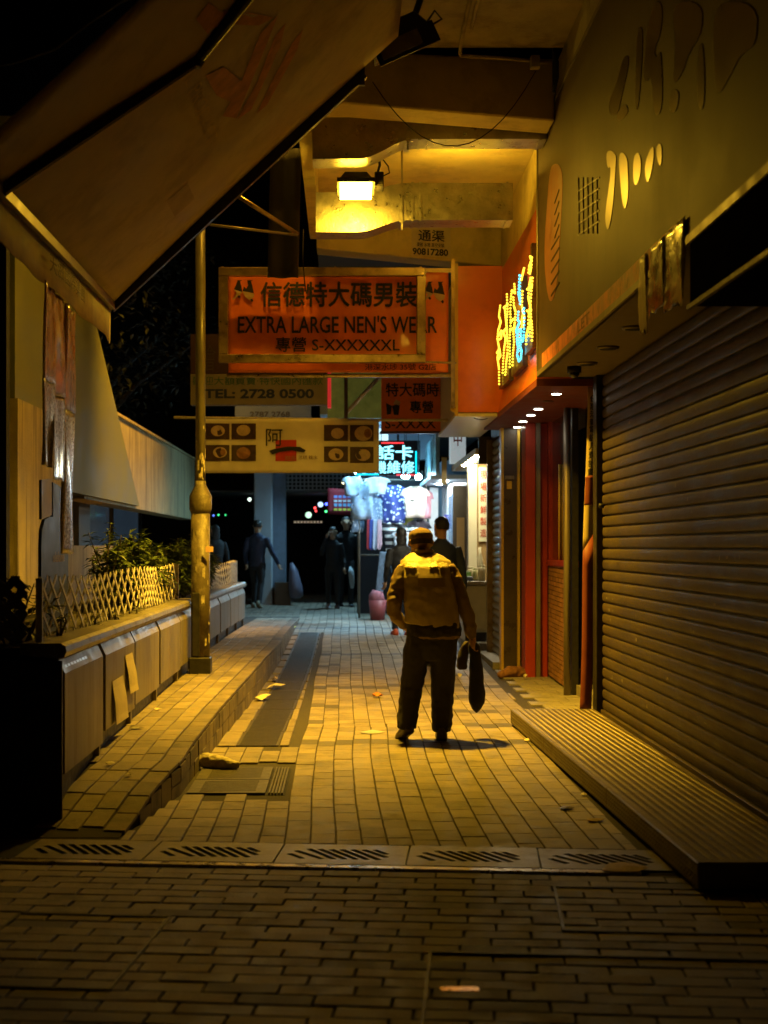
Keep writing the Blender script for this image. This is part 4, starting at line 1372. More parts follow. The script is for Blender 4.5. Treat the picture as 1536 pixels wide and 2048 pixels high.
tube('downlight_unlit', [(1.87, 13.6, 2.784), (1.87, 13.6, 2.7904)], 0.05, m_brown, rs, 14)
box('tiled_pillar', (1.795, 1.945), (16.7, 16.95), (G(16.8) - .02, 2.79), m_brown, rs)
box('yellow_strip', (1.765, 1.794), (16.69, 16.9), (G(16.8) - .02, 2.79), m_yel, rs)
box('yellow_strip', (1.946, 1.975), (16.66, 16.75), (G(16.7) - .02, 2.79), m_yel, rs)
box('meter_label', (1.83, 1.885), (16.693, 16.699), (2.10, 2.19), m_yel, rs)
box('meter_bracket', (1.81, 1.91), (16.68, 16.699), (2.21, 2.25), m_steel, rs)
for k in range(52):
    z = 0.1 + k * 0.049
    if k < 50:
        MB().add([(1.977, 16.50, z), (2.05, 16.42, z), (2.05, 16.40, z + 0.030), (1.977, 16.47, z + 0.030), (1.977, 16.51, z + 0.004), (2.05, 16.43, z + 0.004), (2.05, 16.41, z + 0.034), (1.977, 16.48, z + 0.034)],
                 [(0, 1, 2, 3), (7, 6, 5, 4), (0, 4, 5, 1), (1, 5, 6, 2), (2, 6, 7, 3), (3, 7, 4, 0)]).build('louvre', m_brown, rs)
box('louvre_back', (1.976, 2.06), (16.53, 16.56), (0, 2.79), m_black, rs)
box('red_pillar', (1.955, 2.065), (16.0, 16.35), (G(16) - .02, 2.79), m_red, rs, bevel=0.006)
box('red_pillar', (2.115, 2.2), (16.02, 16.3), (G(16) - .02, 2.79), m_red, rs, bevel=0.006)
box('steel_jamb', (2.068, 2.112), (15.96, 16.2), (G(16) - .02, 2.79), m_steel, rs)
# brick dado: real little bricks
mb = MB()
r_ = 0
z = 0.03
while z < 1.22:
    y = 14.55 + (0.05 if r_ % 2 else 0)
    while y < 16.0:
        mb.box((2.205 - random.uniform(0, 0.004), 2.25), (y, min(16.0, y + 0.095)), (z + G(y), z + G(y) + 0.042))
        y += 0.102
    z += 0.049; r_ += 1
o = mb.build('brick_dado', M('dado_brick', (0.30, 0.14, 0.06), 0.8, var=0.2, scale=20, island=0.25, bump=0.3), rs, fix=False); o['kind'] = 'stuff'
box('dado_core', (2.215, 2.3), (14.5, 16.0), (0, 1.24), m_mortar, rs)
box('window_sill', (2.18, 2.3), (14.5, 16.0), (1.245, 1.31), m_red, rs, bevel=0.005)
box('window_frame', (2.2, 2.26), (14.5, 14.62), (1.311, 2.79), m_red, rs)
box('window_frame', (2.2, 2.26), (15.9, 15.999), (1.311, 2.79), m_red, rs)
box('window_glass', (2.235, 2.245), (14.62, 15.9), (1.311, 2.79), m_glass_d, rs)
tube('window_bar', [(2.222, 15.3, 1.31), (2.222, 15.3, 2.3)], 0.012, m_yel, rs, 8)
tube('steel_post', [(2.15, 14.3, G(14.3) - .02), (2.15, 14.3, 2.79)], 0.034, m_steel, rs, 16)
box('door_frame', (2.20, 2.26), (14.30, 14.49), (0, 2.79), m_dark_metal, rs)
box('door_glass', (2.33, 2.34), (12.45, 14.3), (0.12, 2.79), m_glass_d, rs)
box('door_rail', (2.30, 2.329), (12.45, 14.3), (0.9, 0.96), m_dark_metal, rs)
box('door_step', (2.24, 2.7), (12.4, 14.3), (-0.02, 0.11), m_slab, rs)
box('menu_card', (2.322, 2.329), (13.05, 13.25), (1.0, 1.35), M('menu_card', (0.6, 0.48, 0.28), 0.6), rs)
box('green_poster', (2.322, 2.329), (13.3, 13.9), (1.3, 2.2), M('green_poster', (0.10, 0.16, 0.06), 0.5, var=0.6, scale=8), rs)
box('back_wall', (2.7, 2.9), (12.3, 17.2), (0, 5.0), m_black, rs)

# leaning paper banner strip against the shutter post
t = thing('banner_strip', 'narrow cream and red paper banner leaning beside the shutter post', 'banner', (2.03, 12.5, 0))
m_cream_paper = M('cream_paper', (0.62, 0.50, 0.26), 0.6, var=0.1, scale=5, bump=0.15, bscale=20)
m_red_paper = M('red_paper', (0.24, 0.06, 0.045), 0.45, var=0.15, scale=6)
def strip_pt(s, w):     # s 0 bottom..1 top, w 0..1 across
    x0 = 1.955 + 0.085 * s
    return (x0 + 0.10 * w + 0.006 * math.sin(s * 9), 12.42 - 0.10 * (1 - s) + 0.02 * w, 0.03 + 2.76 * s)
def strip_piece(name, s0, s1, mat, off=0.0, slant=0.0):
    v = []; f = []
    for i in range(13):
        for j in range(2):
            s = s0 + (s1 - s0) * i / 12 + (slant * j * (1 if i == 12 else 0))
            p = strip_pt(s, j); v.append((p[0], p[1] - off, p[2]))
    for i in range(12):
        p = i * 2; f.append((p, p + 1, p + 3, p + 2))
    o = mesh(name, v, f, mat, t, True); o.modifiers.new('s', 'SOLIDIFY').thickness = 0.003
strip_piece('cream_sheet', 0.50, 1.0, m_cream_paper)
strip_piece('red_sheet', 0.0, 0.50, m_red_paper, 0.004, 0.06)
strip_piece('red_label', 0.64, 0.73, m_red_paper, 0.006)
def strip_text(s, a, h):
    p = strip_pt(a, 0.18); text('lettering', s, (p[0], p[1] - 0.012, p[2]), (1, 0.02 * 10 * 0.1, 0), (0.03, 0.036, 1), 0.062, h, m_ink, t, bold=0.02)
for k, ch in enumerate('優惠活動'):
    strip_text(ch, 0.955 - k * 0.024, 0.055)
for k, ch in enumerate('電訊月費計劃'):
    strip_text(ch, 0.86 - k * 0.026, 0.06)

# bead-light characters on the orange fascia
led = thing('led_sign', 'yellow and blue bead-light characters on the orange fascia', 'neon sign', (1.62, 14, 2.9))
m_led_y = M('led_yellow', (0.9, 0.7, 0.1), 0.3, var=0, emit=((1.0, 0.70, 0.04), 2.6), sample=False)
m_led_c = M('led_cyan', (0.1, 0.6, 0.8), 0.3, var=0, emit=((0.06, 0.62, 0.85), 2.6), sample=False)
def ledpt(zx, zy):
    px, py = 960 + zx / 4.875, 480 + zy / 4.875
    y = 1.575 * 2954.0 / (px - 690)
    return Vector((1.575, y, 1.45 + (1093 - py) * y / 2954.0))
led_y = [[(197, 640), (185, 740), (203, 800), (178, 880), (170, 960), (186, 1050), (170, 1150), (185, 1250), (187, 1405)],
         [(178, 940), (200, 900), (210, 930), (205, 960), (185, 970)], [(165, 1100), (190, 1060), (200, 1130), (175, 1170)],
         [(240, 650), (250, 760), (262, 850), (225, 900), (250, 960), (235, 1060), (225, 1200), (220, 1320)],
         [(262, 530), (268, 700), (255, 850), (270, 1000), (268, 1110), (255, 1200), (245, 1330)], [(232, 660), (258, 640), (272, 620)], [(205, 885), (225, 890), (262, 870)],
         [(335, 430), (342, 520), (310, 490), (300, 580), (295, 700), (300, 800), (290, 950), (290, 1100), (290, 1240)],
         [(325, 560), (330, 640), (347, 700), (340, 800), (325, 900), (332, 1000), (320, 1120), (315, 1250)], [(300, 800), (325, 770), (345, 780)], [(298, 880), (320, 860), (340, 850)],
         [(430, 275), (410, 360), (400, 400)], [(415, 500), (408, 640), (420, 720), (405, 800), (408, 860)], [(425, 700), (432, 760), (420, 840)],
         [(490, 160), (502, 200), (480, 260), (472, 345)], [(505, 170), (500, 260), (485, 330)],
         [(495, 370), (480, 450), (470, 560), (490, 640), (475, 740), (470, 850), (450, 950), (450, 1040)],
         [(512, 370), (500, 500), (490, 650), (497, 750), (485, 850), (485, 960)], [(502, 790), (510, 900), (506, 1000)], [(460, 480), (485, 470), (505, 450)], [(458, 690), (480, 700), (500, 680)]]
led_c = [[(385, 345), (380, 440), (375, 520), (390, 600), (390, 650)], [(392, 350), (388, 500), (396, 620)], [(430, 665), (418, 690), (432, 720)],
         [(375, 700), (368, 780), (385, 800), (355, 880), (360, 980), (370, 1050), (362, 1120), (380, 1185)],
         [(395, 870), (402, 960), (390, 1040), (407, 1080), (395, 1160), (380, 1180)], [(432, 760), (430, 870), (425, 960)], [(358, 890), (385, 880), (408, 890)], [(365, 1010), (385, 960), (415, 990), (425, 950)], [(372, 900), (378, 1000), (376, 1100)]]
def beads(strokes, mat, nm):
    for s in strokes:
        mb = MB()
        pts = [ledpt(*p) for p in s]
        carry = 0.0
        for a, b in zip(pts, pts[1:]):
            L = (b - a).length
            d = carry
            while d < L:
                p = a.lerp(b, d / L)
                mb.sphere(p, 0.0105, 6, 4)
                d += 0.031
            carry = d - L
        if mb.v:
            o = mb.build(nm, mat, led, True, fix=False); o['kind'] = 'stuff'
beads(led_y, m_led_y, 'yellow_bead_stroke')
beads(led_c, m_led_c, 'blue_bead_stroke')
for (ya, yb, za, zb) in ((14.35, 15.4, 2.98, 3.95), (13.25, 14.25, 2.98, 4.0), (12.55, 13.2, 3.05, 4.15)):
    MB().box((1.60, 1.648), (ya + .06, yb - .06), (za + .1, za + .26)).build('letter_back', m_brown, led)
    MB().box((1.60, 1.648), (ya + .1, ya + .2), (za + .261, zb - .1)).build('letter_back', m_brown, led)

# orange box sign next to it, white underside
t = thing('box_sign', 'tall plain orange box sign projecting over the alley', 'shop sign', (1.42, 17, 2.8))
box('orange_face', (1.185, 1.652), (15.5, 15.52), (2.86, 4.395), m_orange, t)
box('carcass', (1.19, 1.64), (15.521, 18.4), (2.85, 4.39), M('white_sheet', (0.55, 0.5, 0.4), 0.5, var=0.1), t)
box('corner_trim', (1.15, 1.184), (15.47, 15.53), (2.82, 4.42), m_yel, t)
box('underside', (1.16, 1.68), (15.51, 18.42), (2.815, 2.848), M('underside_white', (0.7, 0.66, 0.55), 0.4, var=0.08), t)
tube('bracket_lamp', [(1.12, 15.5, 2.9), (1.16, 15.48, 2.88)], 0.03, m_yel, t, 10)
tube('wire', [(1.35 + 0.03 * i, 15.5, 2.80 - 0.02 * math.sin(i * .6)) for i in range(6)], 0.005, m_black, t, 5)

# ------------------------------------------------------------------ hanging signs
m_ban = M('orange_banner', (0.80, 0.19, 0.03), 0.45, var=0.10, scale=5, bump=0.25, bscale=7, coat=0.15)
m_frame = M('bronze_frame', (0.30, 0.22, 0.12), 0.36, 0.75, var=0.25, scale=7, stain=((0.08, 0.05, 0.03), 0.7, 6, (1, 1, 1)))
YB = 15.46
def ban_warp(p):
    x, z = p[0], p[2]
    w = 0.010 * math.sin(x * 7 + z * 3.5) * math.sin(z * 2.2 + 1) + 0.006 * math.sin((x * 0.7 - z) * 9) + 0.003 * math.sin(x * 23 + z * 9)
    return Vector((0, w, 0))
def cloth(name, x0, x1, z0, z1, y, mat, parent, warp, nx=60, nz=30, th=0.003):
    v = []; f = []
    for j in range(nz + 1):
        for i in range(nx + 1):
            p = Vector((x0 + (x1 - x0) * i / nx, y, z0 + (z1 - z0) * j / nz))
            v.append(p + warp(p))
    for j in range(nz):
        for i in range(nx):
            q = j * (nx + 1) + i
            f.append((q, q + 1, q + nx + 2, q + nx + 1))
    o = mesh(name, v, f, mat, parent, True)
    md = o.modifiers.new('s', 'SOLIDIFY'); md.thickness = th; md.offset = -1
    return o
t = thing('banner_sign', 'big framed orange banner reading EXTRA LARGE NEN\'S WEAR', 'shop sign', (-0.1, 15.4, 3.25))
cloth('banner', -1.22, 1.083, 3.27, 4.317, YB, m_ban, t, ban_warp)
FR = 15.2
xa, xb, za, zb = -1.302, 0.834, 3.345, 4.325
for nm, xr, zr in (('frame_rail', (xa, xb), (zb - 0.085, zb)), ('frame_rail', (xa, xb), (za, za + 0.085)), ('frame_stile', (xa, xa + 0.095), (za + 0.086, zb - 0.086)), ('frame_stile', (xb - 0.095, xb), (za + 0.086, zb - 0.086))):
    box(nm, xr, (FR, FR + 0.09), zr, m_frame, t, bevel=0.006)
for nm, xr, zr in (('back_rail', (-1.24, 1.15), (4.325, 4.37)), ('back_rail', (-1.24, 1.15), (3.225, 3.262))):
    box(nm, xr, (YB + 0.03, YB + 0.09), zr, m_frame, t)
for xx in (xa + 0.03, -0.1, xb - 0.05):
    MB().bar((xx, FR + 0.05, zb + 0.01), (xx, YB + 0.06, zb + 0.035), 0.02, 0.02).build('spacer', m_frame, t)
MB().bar((xb, FR + 0.05, za + 0.01), (1.15, FR + 0.05, za + 0.0), 0.02, 0.02).build('stay', m_frame, t)
MB().bar((1.128, YB - 0.02, 2.9), (1.128, YB - 0.02, 4.45), 0.03, 0.04).build('side_post', m_frame, t)
def bt(s, px0, px1, py0, py1, bold):
    k = YB / 2954.0
    x0 = (px0 - 690) * k; x1 = (px1 - 690) * k
    z0 = 1.45 + (1093 - py1) * k; z1 = 1.45 + (1093 - py0) * k
    text('lettering', s, (x0, YB - 0.022, z0), (1, 0, 0), (0, 0, 1), x1 - x0, z1 - z0, m_ink, t, bold=bold, warp=ban_warp)
bt('信德特大碼男裝', 522, 834, 565, 614, 0.022)
bt('EXTRA LARGE NEN\'S WEAR', 476, 874, 632, 667, 0.012)
bt('專營 S-XXXXXXL', 552, 799, 675, 704, 0.014)
bt('港深水埗 35號 G2店', 730, 872, 728, 741, 0.005)
m_pale = M('pale_print', (0.50, 0.36, 0.20), 0.5)
def figure(px, py, s, mir):
    k = YB / 2954.0
    def P_(a, b): return ((px - 690 + mir * a * s) * k, (1093 - py - b * s) * k + 1.45)
    def pp(nm, pts, m, off):
        v = [Vector((x, YB - off, z)) for x, z in (P_(*q) for q in pts)]
        v = [q + ban_warp(q) for q in v]
        mesh(nm, v, [tuple(range(len(v)))], m, t)
    pp('figure_print', [(-22, -8), (-4, -2), (-6, -14), (-9, -24), (-5, -27), (-14, -27), (-18, -16)], m_ink, 0.018)
    pp('figure_print', [(-4, -4), (20, 0), (17, -14), (14, -25), (18, -27), (6, -27), (8, -16), (4, -10), (-1, -14)], m_ink, 0.018)
    pp('figure_print', [(-22, -8), (-16, 0), (-21, 9), (-26, 12), (-24, 14), (-12, 6), (-4, -2)], m_pale, 0.0205)
    pp('figure_print', [(-4, -4), (2, 8), (10, 14), (19, 9), (21, 1), (10, -2)], m_pale, 0.0205)
    pp('figure_print', [(-15, 7), (-11, 11), (-8, 8), (-11, 4)], m_ink, 0.023)
    pp('figure_print', [(12, 14), (16, 19), (19, 15), (16, 11)], m_ink, 0.023)
figure(489, 587, 0.95, 1)
figure(870, 590, 0.95, 1)

# money-changer sign
m_cream = M('cream_sign', (0.22, 0.19, 0.13), 0.5, var=0.12, scale=4, stain=((0.2, 0.15, 0.08), 0.5, 5, (1, 1, 1)))
m_green_ink = M('green_ink', (0.02, 0.10, 0.035), 0.6)
m_navy_ink = M('navy_ink', (0.012, 0.02, 0.07), 0.6)
Y2 = 18.5
def W2(px, py, Y): return ((px - 690) * Y / 2954.0, 1.45 + (1093 - py) * Y / 2954.0)
t = thing('phone_sign', 'cream exchange sign with green characters and TEL: 2728 0500', 'shop sign', (-1.07, Y2, 3.2))
x0, z0 = W2(381, 810, Y2); x1, z1 = W2(655, 748, Y2)
box('cream_panel', (x0, x1), (Y2, Y2 + 0.14), (z0, z1), m_cream, t, bevel=0.005)
box('red_panel', (x0, x1), (Y2 + 0.001, Y2 + 0.14), (z1 + 0.003, z1 + 0.50), M('dark_red_sign', (0.045, 0.012, 0.01), 0.5, var=0.2), t)
box('red_edge', (x1 + 0.002, x1 + 0.045), (Y2 - 0.01, Y2 + 0.145), (z0 - 0.03, z1 + 0.503), M('red_edge', (0.6, 0.03, 0.03), 0.4, emit=((1, 0.05, 0.05), 0.35), sample=False), t)
def st_(s, px0, px1, py0, py1, Y, mat, par, bold=0.01, off=0.006):
    a = W2(px0, py1, Y); b = W2(px1, py0, Y)
    text('lettering', s, (a[0], Y - off, a[1]), (1, 0, 0), (0, 0, 1), b[0] - a[0], b[1] - a[1], mat, par, bold=bold)
st_('歡迎大額買賣·特快國內匯款', 385, 646, 753, 770, Y2, m_green_ink, t, 0.004)
st_('TEL: 2728 0500', 408, 628, 778, 797, Y2, m_navy_ink, t, 0.035)
st_('會', 408, 432, 690, 742, Y2, m_brown, t, -0.01)
t = thing('small_sign', 'small white sign with a phone number below the exchange sign', 'shop sign', (-1.1, 21, 3.2))
a = W2(470, 836, 21.0); b = W2(622, 806, 21.0)
box('panel', (a[0], b[0]), (21.0, 21.1), (a[1] - 0.1, b[1] + 0.1), M('white_sign', (0.05, 0.055, 0.06), 0.5, emit=((0.6, 0.8, 0.8), 0.02), sample=False), t)
st_('2787 2768', 500, 580, 823, 834, 21.0, m_ink, t, 0.02)

# olive glass panel with white diagonal tube
t = thing('green_panel', 'olive translucent panel with a white diagonal tube under the big banner', 'panel', (0.1, 20, 2.9))
a = W2(655, 836, 20.0); b = W2(765, 735, 20.0)
box('panel', (a[0], b[0]), (20.0, 20.05), (a[1], b[1]), M('olive_panel', (0.20, 0.22, 0.06), 0.35, var=0.35, scale=5, emit=((0.30, 0.34, 0.06), 0.10), sample=False), t)
p = W2(692, 826, 19.8); q = W2(760, 752, 19.8)
tube('diagonal_tube', [(p[0], 19.85, p[1]), (q[0], 19.85, q[1])], 0.028, m_white_paint, t, 10)
p = W2(692, 835, 19.7)
MB().bar((p[0], 19.75, 2.9), (p[0], 19.75, 4.2), 0.05, 0.05).build('upright', m_brown, t)

# dim orange sign beside the box sign
Y3 = 18.45
t = thing('dim_sign', 'dim orange sign lettered S-XXXX behind the box sign', 'shop sign', (0.8, Y3, 2.85))
a = W2(763, 862, Y3); b = W2(886, 740, Y3)
box('panel', (a[0], b[0]), (Y3, Y3 + 0.12), (a[1], b[1]), m_orange, t)
box('rim', (a[0] - .02, b[0] + .02), (Y3 + .02, Y3 + 0.13), (a[1] - .03, a[1] - .002), m_brown, t)
st_('特大碼時裝', 772, 905, 766, 793, Y3, m_ink, t, 0.02)
st_('專營', 820, 866, 802, 826, Y3, m_ink, t, 0.02)
st_('S-XXXX', 770, 872, 838, 857, Y3, m_ink, t, 0.01)
k_ = Y3 / 2954.0
for pts, mm in (([(772, 806), (784, 812), (782, 828), (774, 830)], m_ink), ([(784, 812), (800, 806), (797, 830), (788, 830)], m_ink), ([(786, 808), (792, 799), (801, 804), (799, 811)], m_pale)):
    mesh('figure_print', [((px - 690) * k_, Y3 - 0.006, 1.45 + (1093 - py) * k_) for px, py in pts], [tuple(range(len(pts)))], mm, t)

# dessert banner
Y4 = 17.0
m_ban2 = M('cream_banner', (0.70, 0.66, 0.56), 0.6, var=0.08, scale=4, bump=0.2, bscale=8)
t = thing('dessert_banner', 'cream cloth banner with eight food pictures and a red seal', 'banner', (-0.6, Y4, 2.3))
def w4(p):
    return Vector((0, 0.012 * math.sin(p[0] * 14 + math.sin(p[2] * 7)) + 0.005 * math.sin(p[0] * 37 + 1.0) * (0.5 + 0.5 * math.sin(p[0] * 3)), 0))
a = W2(408, 946, Y4); b = W2(758, 838, Y4)
cloth('cloth', a[0], b[0], a[1], b[1], Y4, m_ban2, t, w4, 80, 16)
tube('top_rod', [(a[0] - 0.35, Y4 + 0.03, b[1] + 0.02), (b[0] + 0.02, Y4 + 0.03, b[1] - 0.01), (1.19, Y4 + 0.03, b[1] - 0.01)], 0.016, m_white_paint, t, 8)
m_pic = M('picture_dark', (0.055, 0.028, 0.018), 0.5, var=0.4, scale=20)
m_bowl = M('picture_bowl', (0.55, 0.42, 0.28), 0.5, var=0.15, scale=20)
m_bowl2 = M('picture_soup', (0.28, 0.13, 0.06), 0.5, var=0.3, scale=20)
def w4p(name, pts, mat, off):
    v = []
    for px, py in pts:
        x, z = W2(px, py, Y4)
        p = Vector((x, Y4 - off, z)); v.append(p + w4(p))
    mesh(name, v, [tuple(range(len(v)))], mat, t)
def strip_quad(name, x0, x1, y0, y1, mat, off):
    v = []; f = []
    n = 8
    for i in range(n + 1):
        for py in (y1, y0):
            x, z = W2(x0 + (x1 - x0) * i / n, py, Y4)
            p = Vector((x, Y4 - off, z)); v.append(p + w4(p))
    for i in range(n): f.append((2 * i, 2 * i + 2, 2 * i + 3, 2 * i + 1))
    mesh(name, v, f, mat, t)
def bowl(cx, cy, rx, ry, mat, off):
    v = []
    for i in range(16):
        an = 2 * math.pi * i / 16
        x, z = W2(cx + rx * math.cos(an), cy - ry * math.sin(an), Y4)
        p = Vector((x, Y4 - off, z)); v.append(p + w4(p))
    mesh('bowl_print', v, [tuple(range(16))], mat, t)
for (x0, x1, y0, y1, bx, by, rx, ry, kind) in ((411, 459, 847, 879, 436, 862, 14, 11, 0), (463, 512, 847, 879, 487, 861, 14, 11, 0), (411, 459, 890, 922, 440, 905, 14, 11, 1), (463, 512, 890, 922, 487, 906, 14, 12, 2),
                                               (648, 696, 850, 882, 675, 867, 13, 11, 0), (700, 747, 850, 883, 727, 867, 18, 15, 1), (648, 696, 893, 924, 672, 909, 15, 12, 0), (700, 747, 894, 926, 726, 910, 15, 12, 3)):
    strip_quad('picture_print', x0, x1, y0, y1, m_pic, 0.008)
    bowl(bx, by, rx, ry, m_bowl2 if kind == 2 else m_bowl, 0.013)
    if kind == 1: bowl(bx + rx * 0.45, by, rx * 0.4, ry * 0.6, m_bowl2, 0.018)
    if kind == 3: bowl(bx - rx * 0.45, by - 1, rx * 0.5, ry * 0.8, m_pic, 0.018)
strip_quad('seal_print', 551, 593, 880, 922, M('seal_red', (0.50, 0.03, 0.015), 0.6), 0.008)
def st4(s, px0, px1, py0, py1, mat, bold, off=0.016):
    a_ = W2(px0, py1, Y4); b_ = W2(px1, py0, Y4)
    text('lettering', s, (a_[0], Y4 - off, a_[1]), (1, 0, 0), (0, 0, 1), b_[0] - a_[0], b_[1] - a_[1], mat, t, bold=bold, warp=w4)
st4('阿', 532, 565, 858, 892, m_ink, 0.006)
w4p('brush_stroke', [(538, 902), (549, 898), (575, 893), (600, 894), (612, 901), (608, 905), (585, 901), (560, 904), (545, 909)], m_ink, 0.019)
st4('甜品', 570, 592, 912, 920, m_cream, 0.0, 0.016)
st4('涼糕 糖水', 597, 635, 911, 919, m_brown_ink, 0.0)

# LED sign of a phone repair shop
Y5 = 25.0
m_led2 = M('led_text', (0.3, 0.8, 0.9), 0.3, var=0, emit=((0.30, 0.85, 1.0), 2.2), sample=False)
m_led_r = M('led_red', (0.8, 0.1, 0.1), 0.3, var=0, emit=((1.0, 0.05, 0.06), 1.5), sample=False)
m_led_k = M('led_blue', (0.1, 0.6, 0.9), 0.3, var=0, emit=((0.0, 0.75, 0.95), 2.0), sample=False)
t = thing('led_board', 'black board with glowing cyan characters of a phone repair shop', 'led sign', (0.7, Y5, 2.6))
a = W2(712, 951, Y5); b = W2(835, 881, Y5)
box('board', (a[0], b[0]), (Y5, Y5 + 0.12), (a[1], b[1]), M('board_black', (0.01, 0.012, 0.016), 0.5), t)
st_('電話卡', 717, 825, 891, 919, Y5, m_led2, t, 0.02)
st_('手機維修', 719, 829, 922, 947, Y5, m_led2, t, 0.012)
def dots(pa, pb, n, mat, nm):
    mb = MB()
    for i in range(n):
        px = pa[0] + (pb[0] - pa[0]) * i / (n - 1); py = pa[1] + (pb[1] - pa[1]) * i / (n - 1)
        x, z = W2(px, py, Y5); mb.sphere((x, Y5 - 0.02, z), 0.014, 6, 4)
    o = mb.build(nm, mat, t, True, fix=False); o['kind'] = 'stuff'
dots((764, 886), (806, 886), 14, m_led_r, 'red_beads'); dots((794, 950), (830, 950), 12, m_led_r, 'red_beads')
dots((832, 904), (832, 946), 14, m_led_k, 'blue_beads'); dots((712, 949), (756, 949), 14, m_led_k, 'blue_beads')
tube('hanger', [(0.9, Y5 + .06, b[1]), (0.9, Y5 + .06, 3.55)], 0.02, m_dark_metal, t, 6)
tube('hanger', [(0.3, Y5 + .06, b[1]), (0.3, Y5 + .06, 3.55)], 0.02, m_dark_metal, t, 6)

# ------------------------------------------------------------------ shops beyond the restaurant
m_warmwall = M('warm_white_wall', (0.66, 0.58, 0.38), 0.6, var=0.06, scale=3)
m_tan = M('tan_wall', (0.42, 0.26, 0.09), 0.6, var=0.1, scale=3)
m_lamp_w = M('shop_lamp', (0.9, 0.9, 0.8), 0.3, var=0, emit=((1.0, 0.92, 0.62), 520.0))
ns = thing('narrow_shop', 'narrow shop closed by a grey roller shutter past the red pillars', 'shop', (1.95, 17.8, 0.1))
slat2 = bpy.data.meshes.new('slat')
mb = MB().prism([(p[0] - XS, p[1] * 1.08) for p in prof_slat] if 'prof_slat' in globals() else [(-0.018 * math.sin(i / 7 * math.pi), 0.004 + 0.078 * i / 7) for i in range(8)] + [(0.012, 0.09), (0.012, 0.0)], 'y', -0.86, 0.86)
slat2.from_pydata(mb.v, [], mb.f)
bm = bmesh.new(); bm.from_mesh(slat2); bmesh.ops.recalc_face_normals(bm, faces=bm.faces); bm.to_mesh(slat2); bm.free()
slat2.materials.append(M('grey_shutter', (0.36, 0.33, 0.26), 0.38, 0.6, var=0.2, scale=6))
for k in range(29):
    o = bpy.data.objects.new('slat', slat2); COL.objects.link(o); o.parent = ns
    o.location = Vector((1.88, 17.82, 0.12 + k * 0.092)) - WLOC[ns]
box('frame_post', (1.82, 1.92), (16.955, 16.99), (0.05, 2.8), m_yel, ns)
box('frame_post', (1.80, 1.92), (18.69, 18.78), (0.05, 2.8), m_frame, ns)
box('threshold', (1.70, 2.4), (16.96, 18.8), (0.0, 0.12), m_slab, ns)
box('header', (1.86, 2.6), (16.96, 18.8), (2.79, 3.2), m_brown, ns)
box('back', (1.90, 2.5), (17.0, 18.7), (0, 2.79), m_black, ns)

ds = thing('dessert_counter', 'brightly lit snack shop with a serving counter past the narrow shutter', 'shop', (2.2, 20.8, 0.1))
box('floor_step', (1.60, 4.0), (18.8, 23.0), (0.0, 0.22), m_slab, ds)
box('inner_wall', (1.86, 4.0), (20.75, 20.9), (0.22, 2.6), m_tan, ds)
box('side_wall', (3.4, 3.6), (18.8, 20.75), (0.22, 2.6), m_warmwall, ds)
box('ceiling', (1.66, 4.0), (18.8, 23.0), (2.62, 2.7), m_warmwall, ds)
box('header', (1.70, 2.0), (18.79, 18.86), (2.50, 2.85), m_brown, ds)
box('white_pillar', (1.73, 1.85), (20.7, 20.95), (0.22, 2.6), m_warmwall, ds)
box('sign_board', (1.875, 2.10), (20.70, 20.745), (1.52, 2.56), M('sign_cream', (0.72, 0.66, 0.42), 0.5, var=0.05), ds)
m_redink = M('red_ink', (0.45, 0.08, 0.03), 0.6)
for k, ch in enumerate('現場新鮮製造'):
    text('lettering', ch, (1.895, 20.692, 2.40 - k * 0.163), (1, 0, 0), (0, 0, 1), 0.085, 0.11, m_redink, ds, bold=0.02)
    text('lettering', ch, (2.0, 20.692, 2.40 - k * 0.163), (1, 0, 0), (0, 0, 1), 0.085, 0.11, m_redink, ds, bold=0.02)
box('counter', (1.55, 1.84), (19.1, 20.4), (0.221, 0.95), M('counter_panel', (0.50, 0.45, 0.33), 0.4, var=0.1), ds, bevel=0.006)
box('counter_top', (1.52, 1.86), (19.06, 20.42), (0.952, 1.0), m_steel, ds, bevel=0.004)
box('kick_board', (1.56, 1.83), (19.085, 19.098), (0.222, 0.34), m_dark_metal, ds)
for k in range(5):
    y = 18.98 + k * 0.55
    tube('ceiling_lamp', [(1.72 + 0.003 * k, y, 2.605), (1.72 + 0.003 * k, y, 2.619)], 0.05, m_lamp_w, ds, 12)
box('door_leaf', (1.68, 1.95), (23.0, 23.08), (0.2, 2.4), m_brown, ds)
box('door_panel', (1.74, 1.86), (22.98, 22.999), (0.3, 1.9), m_tan, ds)
# things on the counter
m_cup = M('clear_cup', (0.72, 0.66, 0.40), 0.3, var=0.2, scale=30)
cups = [(1.78, 19.2, 0.05, 0.19, 'tall pale jar at the right end of the snack counter', m_warmwall), (1.72, 19.35, 0.045, 0.15, 'yellowish drink cup in the middle of the snack counter', m_cup), (1.66, 19.5, 0.05, 0.16, 'round white tub on the snack counter', m_warmwall)]
for x, y, r, h, lab, mt in cups:
    t = thing('counter_jar', lab, 'jar', (x, y, 1.0))
    tube('jar_body', [(x, y, 1.001), (x, y, 1.0 + h * .8), (x, y, 1.0 + h)], [r * .85, r, r * .8], mt, t, 14)
    tube('lid', [(x, y, 1.0 + h), (x, y, 1.0 + h + .02)], r * .85, m_warmwall, t, 14)
t = thing('bottle', 'tall white bottle standing on the snack counter', 'bottle', (1.80, 19.7, 1.0))
tube('bottle_body', [(1.80, 19.7, 1.001), (1.80, 19.7, 1.28), (1.80, 19.7, 1.36), (1.80, 19.7, 1.44)], [0.04, 0.04, 0.02, 0.018], m_warmwall, t, 12)
t = thing('snack_tray', 'dark tray of snacks at the left of the snack counter', 'tray', (1.60, 19.3, 1.0))
